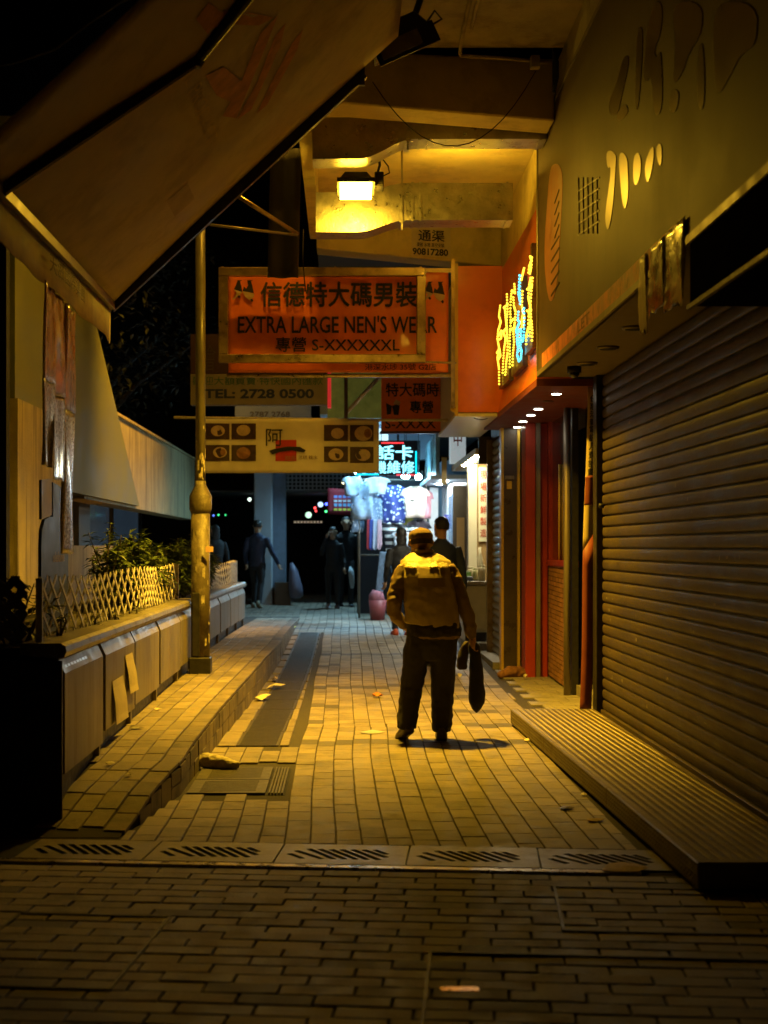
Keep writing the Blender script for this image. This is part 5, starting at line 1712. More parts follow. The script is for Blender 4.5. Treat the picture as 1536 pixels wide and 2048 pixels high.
box('tray', (1.545, 1.66), (19.15, 19.4), (1.001, 1.06), M('blue_tray', (0.08, 0.10, 0.16), 0.4), t, bevel=0.006)
box('paper_stack', (1.57, 1.64), (19.2, 19.35), (1.061, 1.12), M('green_paper', (0.25, 0.55, 0.12), 0.6), t)

# white angled shop sign and the bluish shops behind it
m_coolwall = M('cool_white_wall', (0.62, 0.64, 0.62), 0.5, var=0.1, scale=2)
m_bluewall = M('blue_grey_wall', (0.30, 0.38, 0.46), 0.5, var=0.2, scale=2)
t = thing('white_sign', 'white light-box sign with red characters above the snack shop', 'shop sign', (1.66, 22, 2.6))
MB().prism([(1.58, 2.70), (1.80, 2.70), (1.80, 3.3), (1.58, 3.3)], 'y', 22.0, 22.4).build('panel', M('lit_white', (0.7, 0.7, 0.66), 0.5, emit=((0.75, 0.9, 0.95), 0.35), sample=False), t)
text('lettering', '中', (1.62, 21.99, 2.95), (1, 0, 0), (0, 0, 1), 0.12, 0.2, m_redink, t, bold=0.02)
sh = thing('cool_shop', 'row of bluish white shopfronts glimpsed beyond the snack shop', 'shop', (2.0, 27, 0.2))
box('front_wall', (1.78, 2.2), (24.2, 26.2), (0.1, 2.5), m_coolwall, sh)
box('door_glass', (1.765, 1.779), (24.4, 25.2), (0.2, 2.3), M('blue_door', (0.12, 0.2, 0.3), 0.2), sh)
box('blue_notice', (1.70, 1.77), (25.3, 25.33), (1.75, 2.0), M('violet_notice', (0.05, 0.05, 0.22), 0.5), sh)
box('pillar', (1.50, 1.66), (26.3, 26.6), (0.15, 2.5), m_coolwall, sh)
box('pillar', (1.62, 1.75), (28.6, 28.9), (0.2, 2.6), m_coolwall, sh)
box('far_wall', (1.75, 2.2), (26.6, 34), (0.1, 3.0), m_bluewall, sh)
box('soffit', (1.35, 2.4), (23.3, 26.6), (2.52, 2.58), m_bluewall, sh)
box('fascia', (1.44, 1.5), (23.4, 26.4), (2.581, 3.25), M('teal_fascia', (0.16, 0.30, 0.34), 0.3, var=0.4, scale=1.5), sh)
box('yellow_box', (1.52, 1.60), (23.2, 23.28), (2.42, 2.85), m_yel, sh)
for y in (24.0, 25.2):
    tube('ceiling_lamp', [(1.62, y, 2.505), (1.62, y, 2.518)], 0.05, M('cool_shop_lamp', (0.9, 0.9, 0.9), 0.3, var=0, emit=((0.85, 0.95, 1.0), 1100.0)), sh, 12)
cc = thing('far_canopy', 'grey concrete canopy over the far stretch of the alley', 'canopy', (0.9, 29, 3.4))
box('slab', (-0.4, 2.6), (23.6, 34.5), (3.56, 3.75), m_bluewall, cc)
box('beam', (0.2, 1.78), (28.0, 28.3), (3.1, 3.559), m_bluewall, cc)
box('sign_fixture', (0.95, 1.35), (26.5, 26.7), (3.0, 3.35), m_dark_metal, cc)
tube('fill_tube', [(0.25, 26.0, 3.40), (0.55, 26.0, 3.40)], 0.02, M('fill_tube', (1, 1, 1), 0.3, var=0, emit=((0.7, 0.95, 1.0), 6.0)), cc, 8)  # fill tubes and beams added under the canopy to light the far paving
tube('fill_tube', [(-0.1, 29.4, 3.40), (0.3, 29.4, 3.40)], 0.02, MATS['fill_tube'], cc, 8)
beam('canopy_fill_beam', cc, (0.1, 29.4, 3.36), (-0.9, 28.2, 0.3), CANOPY_FILL_BEAM * 0.6, COOL_COL, R(130), 0.8, 0.1)
beam('canopy_fill_beam', cc, (0.4, 25.95, 3.36), (-0.3, 24.0, 0.2), CANOPY_FILL_BEAM, COOL_COL, R(116), 0.8, 0.1)
box('white_box', (0.45, 0.75), (25.6, 25.7), (3.25, 3.5), M('white_fixture', (0.7, 0.72, 0.7), 0.5, emit=((0.8, 1, 0.95), 0.6), sample=False), cc)

# ------------------------------------------------------------------ clothes stall
YS = 26.0
gz = ground_z(YS)
stl = thing('clothes_stall', 'metal rail frame of the bluish lit clothes stall', 'stall', (0.9, YS, gz))
for x in (0.25, 1.42):
    for y in (YS - 0.1, YS + 1.2):
        tube('upright', [(x, y, gz), (x, y, 2.85)], 0.018, m_steel, stl, 8)
for z in (2.62, 1.92, 1.3):
    tube('rail', [(0.25, YS - 0.1, z), (1.42, YS - 0.1, z)], 0.014, m_steel, stl, 8)
box('back_sheet', (0.22, 1.45), (YS + 1.21, YS + 1.24), (gz, 2.8), M('stall_back', (0.02, 0.02, 0.025), 0.8), stl)
m_bulb = M('stall_bulb', (1, 1, 1), 0.3, var=0, emit=(COOL_COL, COOL_STRENGTH))
for i, (x, y, z) in enumerate(((1.02, YS - 0.75, 2.66), (1.26, YS - 0.7, 2.64), (0.62, YS - 0.8, 2.72), (0.2, YS - 0.8, 2.74), (1.1, YS + 0.5, 2.7))):
    t = thing('stall_lamp', ['bright bulb beside the beige t-shirt', 'bright bulb above the beige t-shirt shoulder', 'bright bulb above the spotted blue shirt', 'bright bulb at the alley end of the clothes stall', 'bright bulb deep inside the clothes stall'][i], 'lamp', (x, y, z), 'bare bulbs of the clothes stall')
    MB().sphere((x, y, z), 0.055, 12, 8).build('bulb', m_bulb, t, True)
    tube('cord', [(x, y, z + 0.05), (x, y, 3.56)], 0.006, m_black, t, 5)

def shirt(name, label, x, y, zt, w, h, mat, long_sleeve=False, cat='shirt', rot=0.0, open_v=True):
    prof = [(-0.16, 0.0), (-0.06, 0.0), (0.0, -0.06), (0.06, 0.0), (0.16, 0.0), (0.42, -0.10)]
    sl = 0.62 if long_sleeve else 0.30
    prof += [(0.55 if not long_sleeve else 0.56, -sl), (0.40, -sl - 0.02), (0.31, -0.22), (0.33, -1.0), (-0.33, -1.0), (-0.31, -0.22), (-0.40, -sl - 0.02), (-0.55 if not long_sleeve else -0.56, -sl), (-0.42, -0.10)]
    pts = [(a * w, b * h) for a, b in prof]
    n = len(pts)
    cxm = Matrix.Translation((x, y, zt)) @ Matrix.Rotation(rot, 4, 'Z')
    me = bpy.data.meshes.new(name)
    bm = bmesh.new()
    vs2 = [bm.verts.new((a, 0, b)) for a, b in pts]
    fa = bm.faces.new(vs2)
    bmesh.ops.triangulate(bm, faces=[fa])
    for _ in range(3):
        bmesh.ops.subdivide_edges(bm, edges=[e for e in bm.edges if e.calc_length() > 0.06], cuts=1)
        bmesh.ops.triangulate(bm, faces=bm.faces)
    for vv in bm.verts:
        vv.co.y = 0.02 * math.sin(vv.co.x * 26 + vv.co.z * 5 + x * 9) + 0.012 * math.sin(vv.co.z * 17 + x * 3)
    bmesh.ops.solidify(bm, geom=bm.faces[:], thickness=0.03)
    bm.to_mesh(me); bm.free()
    for p in me.polygons: p.use_smooth = True
    o = bpy.data.objects.new(name, me); COL.objects.link(o); me.materials.append(mat)
    o.matrix_world = cxm
    tag(o, label, cat, 'garments on the clothes stall')
    return o
def spots(name, base, dot, scale):
    m = M(name, base, 0.7, var=0.1)
    n = m.node_tree.nodes; l = m.node_tree.links; p = n['Principled BSDF']
    vo = n.new('ShaderNodeTexVoronoi'); vo.inputs['Scale'].default_value = scale
    geo = n.new('ShaderNodeNewGeometry'); l.new(geo.outputs['Position'], vo.inputs['Vector'])
    r = n.new('ShaderNodeValToRGB'); r.color_ramp.elements[0].color = (*dot, 1); r.color_ramp.elements[1].color = (*base, 1)
    r.color_ramp.elements[0].position = 0.28; r.color_ramp.elements[1].position = 0.36
    l.new(vo.outputs['Distance'], r.inputs[0]); l.new(r.outputs[0], p.inputs['Base Color'])
    return m
def stripes(name, a, b, scale):
    m = M(name, a, 0.7, var=0.1)
    n = m.node_tree.nodes; l = m.node_tree.links; p = n['Principled BSDF']
    wv_ = n.new('ShaderNodeTexWave'); wv_.inputs['Scale'].default_value = scale; wv_.bands_direction = 'Z'; wv_.inputs['Distortion'].default_value = 0.6
    geo = n.new('ShaderNodeNewGeometry'); l.new(geo.outputs['Position'], wv_.inputs['Vector'])
    r = n.new('ShaderNodeValToRGB'); r.color_ramp.elements[0].color = (*a, 1); r.color_ramp.elements[1].color = (*b, 1)
    r.color_ramp.elements[0].position = 0.55; r.color_ramp.elements[1].position = 0.65
    l.new(wv_.outputs['Fac'], r.inputs[0]); l.new(r.outputs[0], p.inputs['Base Color'])
    return m
m_cloth_lb = M('pale_blue_cloth', (0.40, 0.50, 0.62), 0.8, var=0.25, scale=14)
m_cloth_wh = M('white_cloth', (0.5, 0.53, 0.56), 0.8, var=0.15, scale=10)
m_spot = spots('spotted_cloth', (0.03, 0.05, 0.22), (0.75, 0.85, 0.95), 16)
m_flor = spots('floral_cloth', (0.25, 0.34, 0.48), (0.7, 0.78, 0.85), 22)
m_beige = M('beige_cloth', (0.58, 0.44, 0.34), 0.8, var=0.06)
m_bw = stripes('black_white_cloth', (0.015, 0.015, 0.02), (0.6, 0.65, 0.62), 2.6)
m_denim = M('denim', (0.14, 0.20, 0.27), 0.85, var=0.3, scale=12)
shirt('shirt', 'pale blue short-sleeved shirt at the alley end of the clothes stall', 0.30, YS - 0.20, 2.58, 0.50, 0.66, m_cloth_lb)
shirt('shirt', 'white shirt with blue shadows near the top of the clothes stall', 0.56, YS - 0.28, 2.66, 0.44, 0.30, m_cloth_wh)
shirt('shirt', 'floral blue-grey shirt hanging behind the pale shirts', 0.58, YS - 0.16, 2.46, 0.52, 0.60, m_flor)
shirt('shirt', 'navy shirt with large white spots on the clothes stall', 0.86, YS - 0.22, 2.52, 0.56, 0.66, m_spot)
ts = shirt('t_shirt', 'beige t-shirt with a red motif hung high on the clothes stall', 1.22, YS - 0.24, 2.50, 0.50, 0.55, m_beige)
mesh('print', [(0.02, -0.035, -0.16), (0.07, -0.035, -0.16), (0.07, -0.035, -0.21), (0.02, -0.035, -0.21)], [(0, 1, 2, 3)], m_red, ts, local=True)
mesh('print', [(-0.08, -0.035, -0.24), (0.07, -0.035, -0.24), (0.07, -0.035, -0.26), (-0.08, -0.035, -0.26)], [(0, 1, 2, 3)], m_ink, ts, local=True)
shirt('shirt', 'black and white striped top below the spotted shirt', 0.86, YS - 0.22, 1.88, 0.44, 0.52, m_bw)
shirt('shirt', 'second black and white striped top nearer the beige t-shirt', 1.12, YS - 0.20, 1.82, 0.42, 0.55, m_bw)
shirt('shirt', 'dark top hanging under the beige t-shirt', 1.28, YS - 0.16, 1.92, 0.44, 0.5, M('dark_cloth', (0.03, 0.02, 0.025), 0.8))
shirt('shirt', 'pale grey shirt wrapped in plastic at the top corner of the stall', 0.12, YS - 0.50, 2.66, 0.36, 0.34, m_cloth_lb)
shirt('shirt', 'blue checked shirt hung sideways at the alley end of the stall', 0.22, YS - 0.05, 2.30, 0.40, 0.60, m_flor, rot=0.9)
shirt('shirt', 'pink top hung beside the beige t-shirt', 1.42, YS - 0.10, 2.44, 0.30, 0.50, M('pink_top', (0.55, 0.25, 0.28), 0.8), rot=0.7)
shirt('shirt', 'dotted white blouse low between the striped tops', 0.98, YS - 0.30, 1.72, 0.34, 0.30, m_cloth_wh)
shirt('shirt', 'yellow-green top at the back of the stall', 1.06, YS - 0.10, 1.98, 0.30, 0.30, M('lime_cloth', (0.45, 0.45, 0.08), 0.8))
for k, (x, w, col, lab) in enumerate(((0.42, 0.07, (0.5, 0.05, 0.07), 'red narrow trousers hung at the alley end of the stall'), (0.47, 0.08, (0.06, 0.10, 0.45), 'royal blue trousers hung beside the red ones'), (0.53, 0.08, (0.45, 0.55, 0.72), 'pale blue trousers hung beside the royal blue ones'), (0.60, 0.07, (0.62, 0.42, 0.50), 'pink trousers hung beside the pale blue ones'))):
    mb = MB()
    mb.prism([(x - w / 2, 1.92), (x + w / 2, 1.92), (x + w * .62, 1.40 + .03 * k), (x + w * .08, 1.38), (x, 1.6), (x - w * .08, 1.38), (x - w * .62, 1.42)], 'y', YS - 0.30 - 0.02 * k, YS - 0.24 - 0.02 * k)
    o = mb.build('hanging_trousers', M('trouser_cloth_%d' % k, col, 0.8), None, bevel=0.008); tag(o, lab, 'trousers', 'garments on the clothes stall')
o = MB().prism([(0.60, 1.36), (0.92, 1.36), (0.96, 0.62), (0.86, 0.60), (0.80, 1.08), (0.74, 1.06), (0.64, 0.58), (0.52, 0.60)], 'y', YS - 0.42, YS - 0.34).build('jeans', m_denim, None, bevel=0.012)
tag(o, 'blue jeans displayed on the lower rail of the clothes stall', 'jeans', 'garments on the clothes stall')
o = MB().tube([(0.93, YS - .38, 1.2), (0.99, YS - .38, 1.40), (1.05, YS - .38, 1.36), (1.08, YS - .38, 1.15)], 0.03, 8).build('scarf', M('blue_scarf', (0.05, 0.14, 0.55), 0.8), None, True); tag(o, 'bright blue scarf looped beside the jeans', 'scarf')
t = thing('bucket', 'pink plastic bucket on the ground in front of the clothes stall', 'bucket', (0.56, YS - 0.6, gz))
gz2 = ground_z(YS - .6)
tube('tub', [(0.56, YS - .6, gz2), (0.56, YS - .6, gz2 + .34)], [0.12, 0.155], M('pink_plastic', (0.30, 0.07, 0.075), 0.5), t, 16)
tube('bundle', [(0.55, YS - .6, gz2 + .30), (0.54, YS - .6, gz2 + .42), (0.56, YS - .6, gz2 + .5)], [0.14, 0.13, 0.09], M('pink_cloth', (0.38, 0.14, 0.17), 0.8), t, 12)

# ------------------------------------------------------------------ far background, left of the stall
m_grey_pillar = M('grey_pillar', (0.33, 0.35, 0.38), 0.7, var=0.1, scale=2)
t = thing('pillar', 'grey square pillar behind the walking man', 'pillar', (-1.6, 30, 0.25))
box('shaft', (-1.85, -1.48), (30.0, 30.5), (0.2, 3.8), m_grey_pillar, t, bevel=0.02)
box('pilaster', (-1.475, -1.22), (30.3, 30.8), (0.2, 3.8), M('blue_pilaster', (0.14, 0.17, 0.22), 0.7), t)
box('base', (-1.42, -1.1), (29.9, 30.29), (0.2, 0.72), m_brown, t)
fb = thing('far_building', 'dark building closing the end of the alley', 'building', (-2, 36, 0.3))
box('wall', (-14, 6), (36, 37), (0, 9), m_black, fb)
box('soffit', (-3.2, 0.6), (31.8, 36), (2.62, 2.66), M('grey_soffit', (0.12, 0.13, 0.14), 0.8), fb)
for k in range(24):
    x = -1.42 + k * 0.088
    box('grid_bar', (x, x + 0.03), (31.9, 31.95), (2.64, 3.15), m_grey_pillar, fb)
for k in range(6):
    z = 2.66 + k * 0.085
    box('grid_rail', (-1.42, 0.75), (31.955, 31.99), (z, z + 0.03), m_grey_pillar, fb)
box('grid_back', (-1.42, 0.75), (32.1, 32.15), (2.64, 3.15), m_black, fb)
t = thing('red_banner', 'dark red banner with faint rows of print behind the couple', 'banner', (0.05, 31, 2.1))
a = W2(655, 1030, 30.0); b = W2(735, 978, 30.0)
cloth('cloth', a[0], b[0], a[1], b[1], 30.0, M('red_banner_cloth', (0.30, 0.02, 0.035), 0.7, var=0.2), t, lambda p: Vector((0, 0.02 * math.sin(p[0] * 9), -0.05 * (p[0]))), 12, 6)
for k, (c, y0, y1) in enumerate((((0.15, 0.25, 0.6), 991, 996), ((0.5, 0.5, 0.55), 1000, 1004), ((0.15, 0.3, 0.5), 1007, 1013), ((0.6, 0.5, 0.05), 1017, 1021))):
    for q in range(7):
        a = W2(668 + q * 9, y1, 29.95); b = W2(674.5 + q * 9, y0, 29.95)
        mesh('print', [(a[0], 29.93, a[1]), (b[0], 29.93, a[1]), (b[0], 29.93, b[1]), (a[0], 29.93, b[1])], [(0, 1, 2, 3)], M('banner_print_%d' % k, c, 0.7), t)
def glow(name, label, px, py, Y, r, col, stren, group=None, cat='light'):
    x, z = W2(px, py, Y)
    o = MB().sphere((x, Y, z), r, 8, 6).build(name, M('glow_%s' % name + str(round(px)), (1, 1, 1), 0.3, var=0, emit=(col, stren), sample=False), None, True)
    tag(o, label, cat, group)
glow('string_bulb', 'tiny green bulb just right of the post collar', 437, 1030, 33, 0.022, (0.05, 0.9, 0.25), 2, 'coloured bulbs')
glow('string_bulb', 'tiny blue bulb nearest the post collar', 427, 1031, 33, 0.022, (0.1, 0.2, 1), 2, 'coloured bulbs')
glow('string_bulb', 'green bulb just left of the grey pillar', 451, 1030, 33, 0.02, (0.05, 0.9, 0.25), 1.5, 'coloured bulbs')
glow('string_bulb', 'red bulb left of the blue-white lantern', 630, 1016, 33, 0.025, (1, 0.05, 0.05), 5, 'coloured bulbs')
glow('string_bulb', 'lower red bulb beside the green sign light', 632, 1022, 33, 0.022, (1, 0.05, 0.05), 4, 'coloured bulbs')
glow('string_bulb', 'deep blue bulb right of the blue-white lantern', 653, 1008, 33, 0.03, (0.05, 0.08, 1), 8, 'coloured bulbs')
glow('string_bulb', 'green bulb below the deep blue bulb', 652, 1023, 33, 0.025, (0.05, 0.9, 0.2), 4, 'coloured bulbs')
glow('lantern', 'blue-white lantern hanging beside the dark red banner', 641, 1009, 33, 0.06, (0.5, 0.75, 1.0), 1.6)
glow('sign_light', 'green-white glowing sign in the dark passage', 617, 1030, 33, 0.07, (0.55, 1.0, 0.7), 1.5)
glow('ceiling_lamp', 'small warm lamp above the dark red banner', 688, 964, 30.5, 0.045, (1, 0.9, 0.5), 6)
glow('ceiling_lamp', 'faint round lamp at the end of the grid panel', 698, 977, 30.5, 0.04, (0.9, 1, 0.7), 1.2)
glow('ceiling_lamp', 'small pinkish lamp right of the grey pillar', 565, 988, 33, 0.04, (1, 0.8, 0.6), 2)
glow('wall_lamp', 'small pale lamp left of the grey pillar', 499, 999, 33, 0.04, (0.8, 1, 0.85), 2.5)
o = tube('tube_light', [(W2(559, 946, 31)[0], 31, W2(559, 946, 31)[1]), (W2(559, 974, 31)[0], 31, W2(559, 974, 31)[1])], 0.03, M('tube_glow', (1, 1, 1), 0.4, var=0, emit=((0.6, 0.9, 0.85), 0.5), sample=False))
tag(o, 'pale hanging tube light at the corner of the grid panel', 'light')
mb = MB()
for q in range(9):
    a = W2(588 + q * 6.5, 1046, 34); mb.box((a[0], a[0] + 0.05), (34, 34.02), (a[1], a[1] + 0.045))
o = mb.build('shop_lettering', M('far_letter_glow', (1, 1, 1), 0.4, var=0, emit=((0.9, 0.65, 0.4), 0.28), sample=False)); tag(o, 'faint row of lit characters in the dark passage', 'lettering')
for i, (px, py) in enumerate(((374, 770), (375, 783), (372, 800), (448, 818))):
    glow('window_light', ['far blue light left of the exchange sign, top one', 'far blue light left of the exchange sign, brightest', 'far blue light left of the exchange sign, lowest', 'far blue light under the exchange sign'][i], px, py, 70, 0.06, (0.15, 0.25, 1.0), 1.2, 'far blue lights')
# translucent bag hanging on the pillar
o = MB().tube([(-1.08, 29.8, 1.12), (-1.04, 29.8, 0.95), (-1.0, 29.8, 0.62), (-0.98, 29.8, 0.45), (-0.98, 29.8, 0.40)], [0.03, 0.09, 0.14, 0.14, 0.06], 12).build('plastic_bag', M('violet_bag', (0.12, 0.11, 0.16), 0.5), None, True)
tag(o, 'pale violet bag hanging beside the grey pillar', 'bag')

# pipes behind the awning, top centre
t = thing('stay_pipe', 'thin diagonal pipe from the awning bar to the dark hanging cloth', 'pipe', (-0.7, 13, 4.4))
tube('pipe', [(-1.12, 13.9, 4.82), (-0.45, 14.2, 4.45)], 0.022, m_frame, t, 8)
t = thing('hanging_cloth', 'dark drape hanging at the edge of the lit ceiling bay', 'cloth', (-0.55, 14.5, 4.2))
cloth('drape', -0.72, -0.42, 4.05, 5.3, 14.3, M('dark_drape', (0.014, 0.010, 0.008), 0.85, var=0.3), t, lambda p: Vector((0.25 * (p[2] - 5.3) * 0.1, 0.03 * math.sin(p[0] * 30), 0)), 14, 12)
tube('wire', [(-0.40, 14.2, 4.5), (-0.405, 14.2, 4.2), (-0.38, 14.2, 3.9)], 0.006, m_black, t, 5)

# ------------------------------------------------------------------ litter
m_white_lit = M('litter_white', (0.62, 0.55, 0.40), 0.8, var=0.2, scale=20)
m_litter = M('litter_leaf', (0.40, 0.28, 0.10), 0.8, var=0.3, scale=30)
mb = MB()
n = 9
pts = [(-0.96 + 0.27 * i / (n - 1), 9.72 - 0.13 * i / (n - 1), 0.045 - 0.02 * i / n) for i in range(n)]
rad = [0.03, 0.05, 0.052, 0.048, 0.05, 0.046, 0.04, 0.03, 0.018]
mb.tube(pts, rad, 14)
me = remesh(mb, 0.008, 2, lambda c: 0.010 * mnoise.noise(c * 26) + 0.006 * mnoise.noise(c * 60))
o = link('paper_bag', me, None, None, m_white_lit)
for vtx in me.vertices:
    vtx.co.z = max(0.004, vtx.co.z)
tag(o, 'crumpled pale paper bag lying on the square iron cover', 'paper bag')
def scrap(label, x, y, s, mat, rz=0.0, h=0.02, name='paper_scrap', z=None):
    z = ground_z(y) + 0.004 if z is None else z
    pts = [(-1, -.4), (-.3, -.62), (.5, -.45), (1, -.1), (.6, .35), (.1, .55), (-.6, .4)]
    c, sn = math.cos(rz), math.sin(rz)
    v = [(x + s * (a * c - b * sn), y + s * 1.6 * (a * sn + b * c), z + h * random.random()) for a, b in pts] + [(x, y, z + h)]
    f = [(i, (i + 1) % 7, 7) for i in range(7)]
    o = mesh(name, v, f, mat); o.modifiers.new('s', 'SOLIDIFY').thickness = 0.002
    tag(o, label, 'litter', 'scraps of litter')
scrap('flat pale leaf lying over the last drain plate by the step', 1.255, 6.64, 0.105, m_litter, -0.1, 0.012, 'fallen_leaf')
scrap('white folded paper scrap in the sunken channel beside the kerb', -0.70, 14.9, 0.10, m_white_lit, 0.2, 0.05)
scrap('curled white scrap at the kerb foot in the channel', -0.78, 13.9, 0.09, m_white_lit, 0.5, 0.05)
scrap('tiny pale scrap near the kerb above the white paper', -0.74, 15.6, 0.05, m_litter, 1.2, 0.05)
scrap('orange leaf on the bright bricks left of the man', 0.31, 14.1, 0.06, M('orange_leaf', (0.6, 0.2, 0.04), 0.6), 0.3, 0.05, 'fallen_leaf')
scrap('grey paper strip on the bricks by the man\'s left foot', 0.21, 11.5, 0.10, M('grey_paper', (0.35, 0.36, 0.36), 0.6), 0.1, 0.01)
scrap('pale scrap at the foot of the tread-plate step near its far end', 1.36, 11.0, 0.035, m_white_lit, 0.2, 0.02)
scrap('small pale scrap under the middle of the tread-plate step', 1.39, 8.6, 0.03, m_white_lit, 0.9, 0.012)
scrap('yellow scrap by the tread-plate step edge', 1.32, 7.8, 0.05, m_litter, 0.1, 0.012)
scrap('dark twig scrap along the step', 1.22, 8.15, 0.045, m_brown, 0.1, 0.012)
scrap('white crumpled tissue at the foot of the red pillar', 1.92, 15.75, 0.035, m_white_lit, 0.4, 0.06)
scrap('white crumpled tissue by the hanging black bag', 1.23, 15.9, 0.035, m_white_lit, 0.4, 0.05)
scrap('yellow-green scrap in the far part of the channel', -0.88, 23.2, 0.12, M('lime_scrap', (0.45, 0.5, 0.05), 0.6), 0.2, 0.06)
scrap('white scrap beside the yellow-green one', -1.05, 23.0, 0.10, m_white_lit, 0.1, 0.05)
scrap('white scrap on the ground near the far planter end', -1.25, 24.6, 0.09, m_white_lit, 0.8, 0.05)
scrap('pale scrap on the ramp beside the planter plinth', -1.36, 8.55, 0.03, m_white_lit, 0.3, 0.02, z=ramp_z(8.55) + .006)
scrap('pale fleck in the middle of the ramp', -1.22, 8.3, 0.022, m_white_lit, 0.3, 0.012, z=ramp_z(8.3) + .006)
scrap('pale scrap on the walkway under the third steel panel', -1.38, 10.9, 0.03, m_white_lit, 0.1, 0.015, z=ramp_z(10.9) + .006)
scrap('dark leaf at the plinth below the notices', -1.40, 9.9, 0.05, m_brown, 0.4, 0.02, z=ramp_z(9.9) + .006)
# brown rag heap by the tiled pillar
mb = MB().tube([(1.66, 15.95, 0.05), (1.78, 16.0, 0.09), (1.92, 16.05, 0.08), (2.0, 16.1, 0.05)], [0.04, 0.07, 0.06, 0.03], 10)
me = remesh(mb, 0.012, 2, lambda c: 0.018 * mnoise.noise(c * 18))
o = link('rag_heap', me, None, None, M('brown_rag', (0.20, 0.09, 0.035), 0.9, var=0.4, scale=20)); tag(o, 'small heap of brown rags at the foot of the tiled pillar', 'rags')

# ------------------------------------------------------------------ people
m_skin = M('skin', (0.42, 0.24, 0.14), 0.55, var=0.08, scale=30)
m_hair = M('black_hair', (0.012, 0.010, 0.009), 0.5, var=0.3, scale=60, bump=0.5, bscale=150)

def rings(mb, rr, seg=18):
    """horizontal elliptical rings (x, y, z, rx, ry) joined into a closed tube"""
    v = []; f = []
    for (x, y, z, rx, ry) in rr:
        for j in range(seg):
            a = 2 * math.pi * j / seg
            v.append((x + rx * math.cos(a), y + ry * math.sin(a), z))
    n = len(rr)
    for i in range(n - 1):
        for j in range(seg):
            f.append((i * seg + j, i * seg + (j + 1) % seg, (i + 1) * seg + (j + 1) % seg, (i + 1) * seg + j))
    f.append(tuple(range(seg - 1, -1, -1)))
    f.append(tuple((n - 1) * seg + j for j in range(seg)))
    mb.add(v, f)

def hand(mb, wrist, d, side, s=1.0, curl=0.9):
    """palm, four fingers of unequal length curled, thumb from the side of the palm"""
    w = Vector(wrist); d = Vector(d).normalized()
    fwd = Vector((0, 1, 0)); fwd = (fwd - d * fwd.dot(d)).normalized()
    inn = d.cross(fwd) * side
    palm = w + d * 0.085 * s
    mb.tube([w - d * 0.02, w + d * 0.03 * s, palm], [0.024 * s, 0.030 * s, 0.030 * s], 8)
    mb.tube([w + d * 0.02 + fwd * 0.018, palm + fwd * 0.022], [0.022 * s, 0.020 * s], 8)
    mb.tube([w + d * 0.02 - fwd * 0.018, palm - fwd * 0.022], [0.022 * s, 0.020 * s], 8)
    for k, (o, L) in enumerate(((0.034, 0.070), (0.012, 0.078), (-0.011, 0.072), (-0.033, 0.056))):
        b = palm + fwd * o * s
        p1 = b + d * L * 0.45 * s + inn * 0.010
        p2 = p1 + (d * (1 - curl) + inn * curl).normalized() * L * 0.33 * s
        p3 = p2 + (d * (0.3 - curl) + inn * curl * 0.6).normalized() * L * 0.25 * s
        mb.tube([b - d * 0.01, p1, p2, p3], [0.010 * s, 0.009 * s, 0.0085 * s, 0.007 * s], 7)
    tb = w + d * 0.035 * s + fwd * 0.03 * s
    mb.tube([tb, tb + (d * 0.5 + fwd * 0.6 + inn * 0.5).normalized() * 0.035 * s, tb + (d * 0.8 + fwd * 0.4 + inn * 0.9).normalized() * 0.062 * s], [0.013 * s, 0.011 * s, 0.008 * s], 7)

def head(mb, c, yaw=0.0, nod=0.0, s=1.0):
    """skull, jaw, nose, ears; c is the centre of the head, face towards +y"""
    c = Vector(c)
    rot = Matrix.Rotation(yaw, 3, 'Z') @ Matrix.Rotation(-nod, 3, 'X')
    def T(x, y, z): return c + rot @ Vector((x * s, y * s, z * s))
    prof = [(-0.112, 0.045, 0.040, 0.052), (-0.095, 0.040, 0.052, 0.062), (-0.06, 0.022, 0.064, 0.080), (-0.02, 0.008, 0.072, 0.092), (0.03, 0.0, 0.076, 0.098), (0.07, -0.004, 0.070, 0.090), (0.10, -0.006, 0.050, 0.064), (0.116, -0.006, 0.020, 0.028)]
    v = []; f = []
    seg = 16
    for (z, y, rx, ry) in prof:
        for j in range(seg):
            a = 2 * math.pi * j / seg
            v.append(T(rx * math.cos(a), y + ry * math.sin(a), z))
    for i in range(len(prof) - 1):
        for j in range(seg):
            f.append((i * seg + j, i * seg + (j + 1) % seg, (i + 1) * seg + (j + 1) % seg, (i + 1) * seg + j))
    f.append(tuple(range(seg - 1, -1, -1))); f.append(tuple((len(prof) - 1) * seg + j for j in range(seg)))
    mb.add(v, f)
    mb.tube([T(0, 0.098, 0.022), T(0, 0.118, -0.012), T(0, 0.108, -0.026)], [0.010 * s, 0.014 * s, 0.013 * s], 7)
    mb.tube([T(-0.024, 0.092, -0.056), T(0, 0.101, -0.056), T(0.024, 0.092, -0.056)], [0.007 * s, 0.009 * s, 0.007 * s], 6)
    for sx in (-1, 1):
        mb.tube([T(sx * 0.074, -0.004, -0.03), T(sx * 0.086, -0.012, -0.008), T(sx * 0.090, -0.018, 0.016), T(sx * 0.080, -0.008, 0.030)], [0.010 * s, 0.013 * s, 0.013 * s, 0.008 * s], 7)
        mb.tube([T(sx * 0.045, 0.082, 0.034), T(sx * 0.018, 0.094, 0.032)], [0.008 * s, 0.009 * s], 6)
    return T

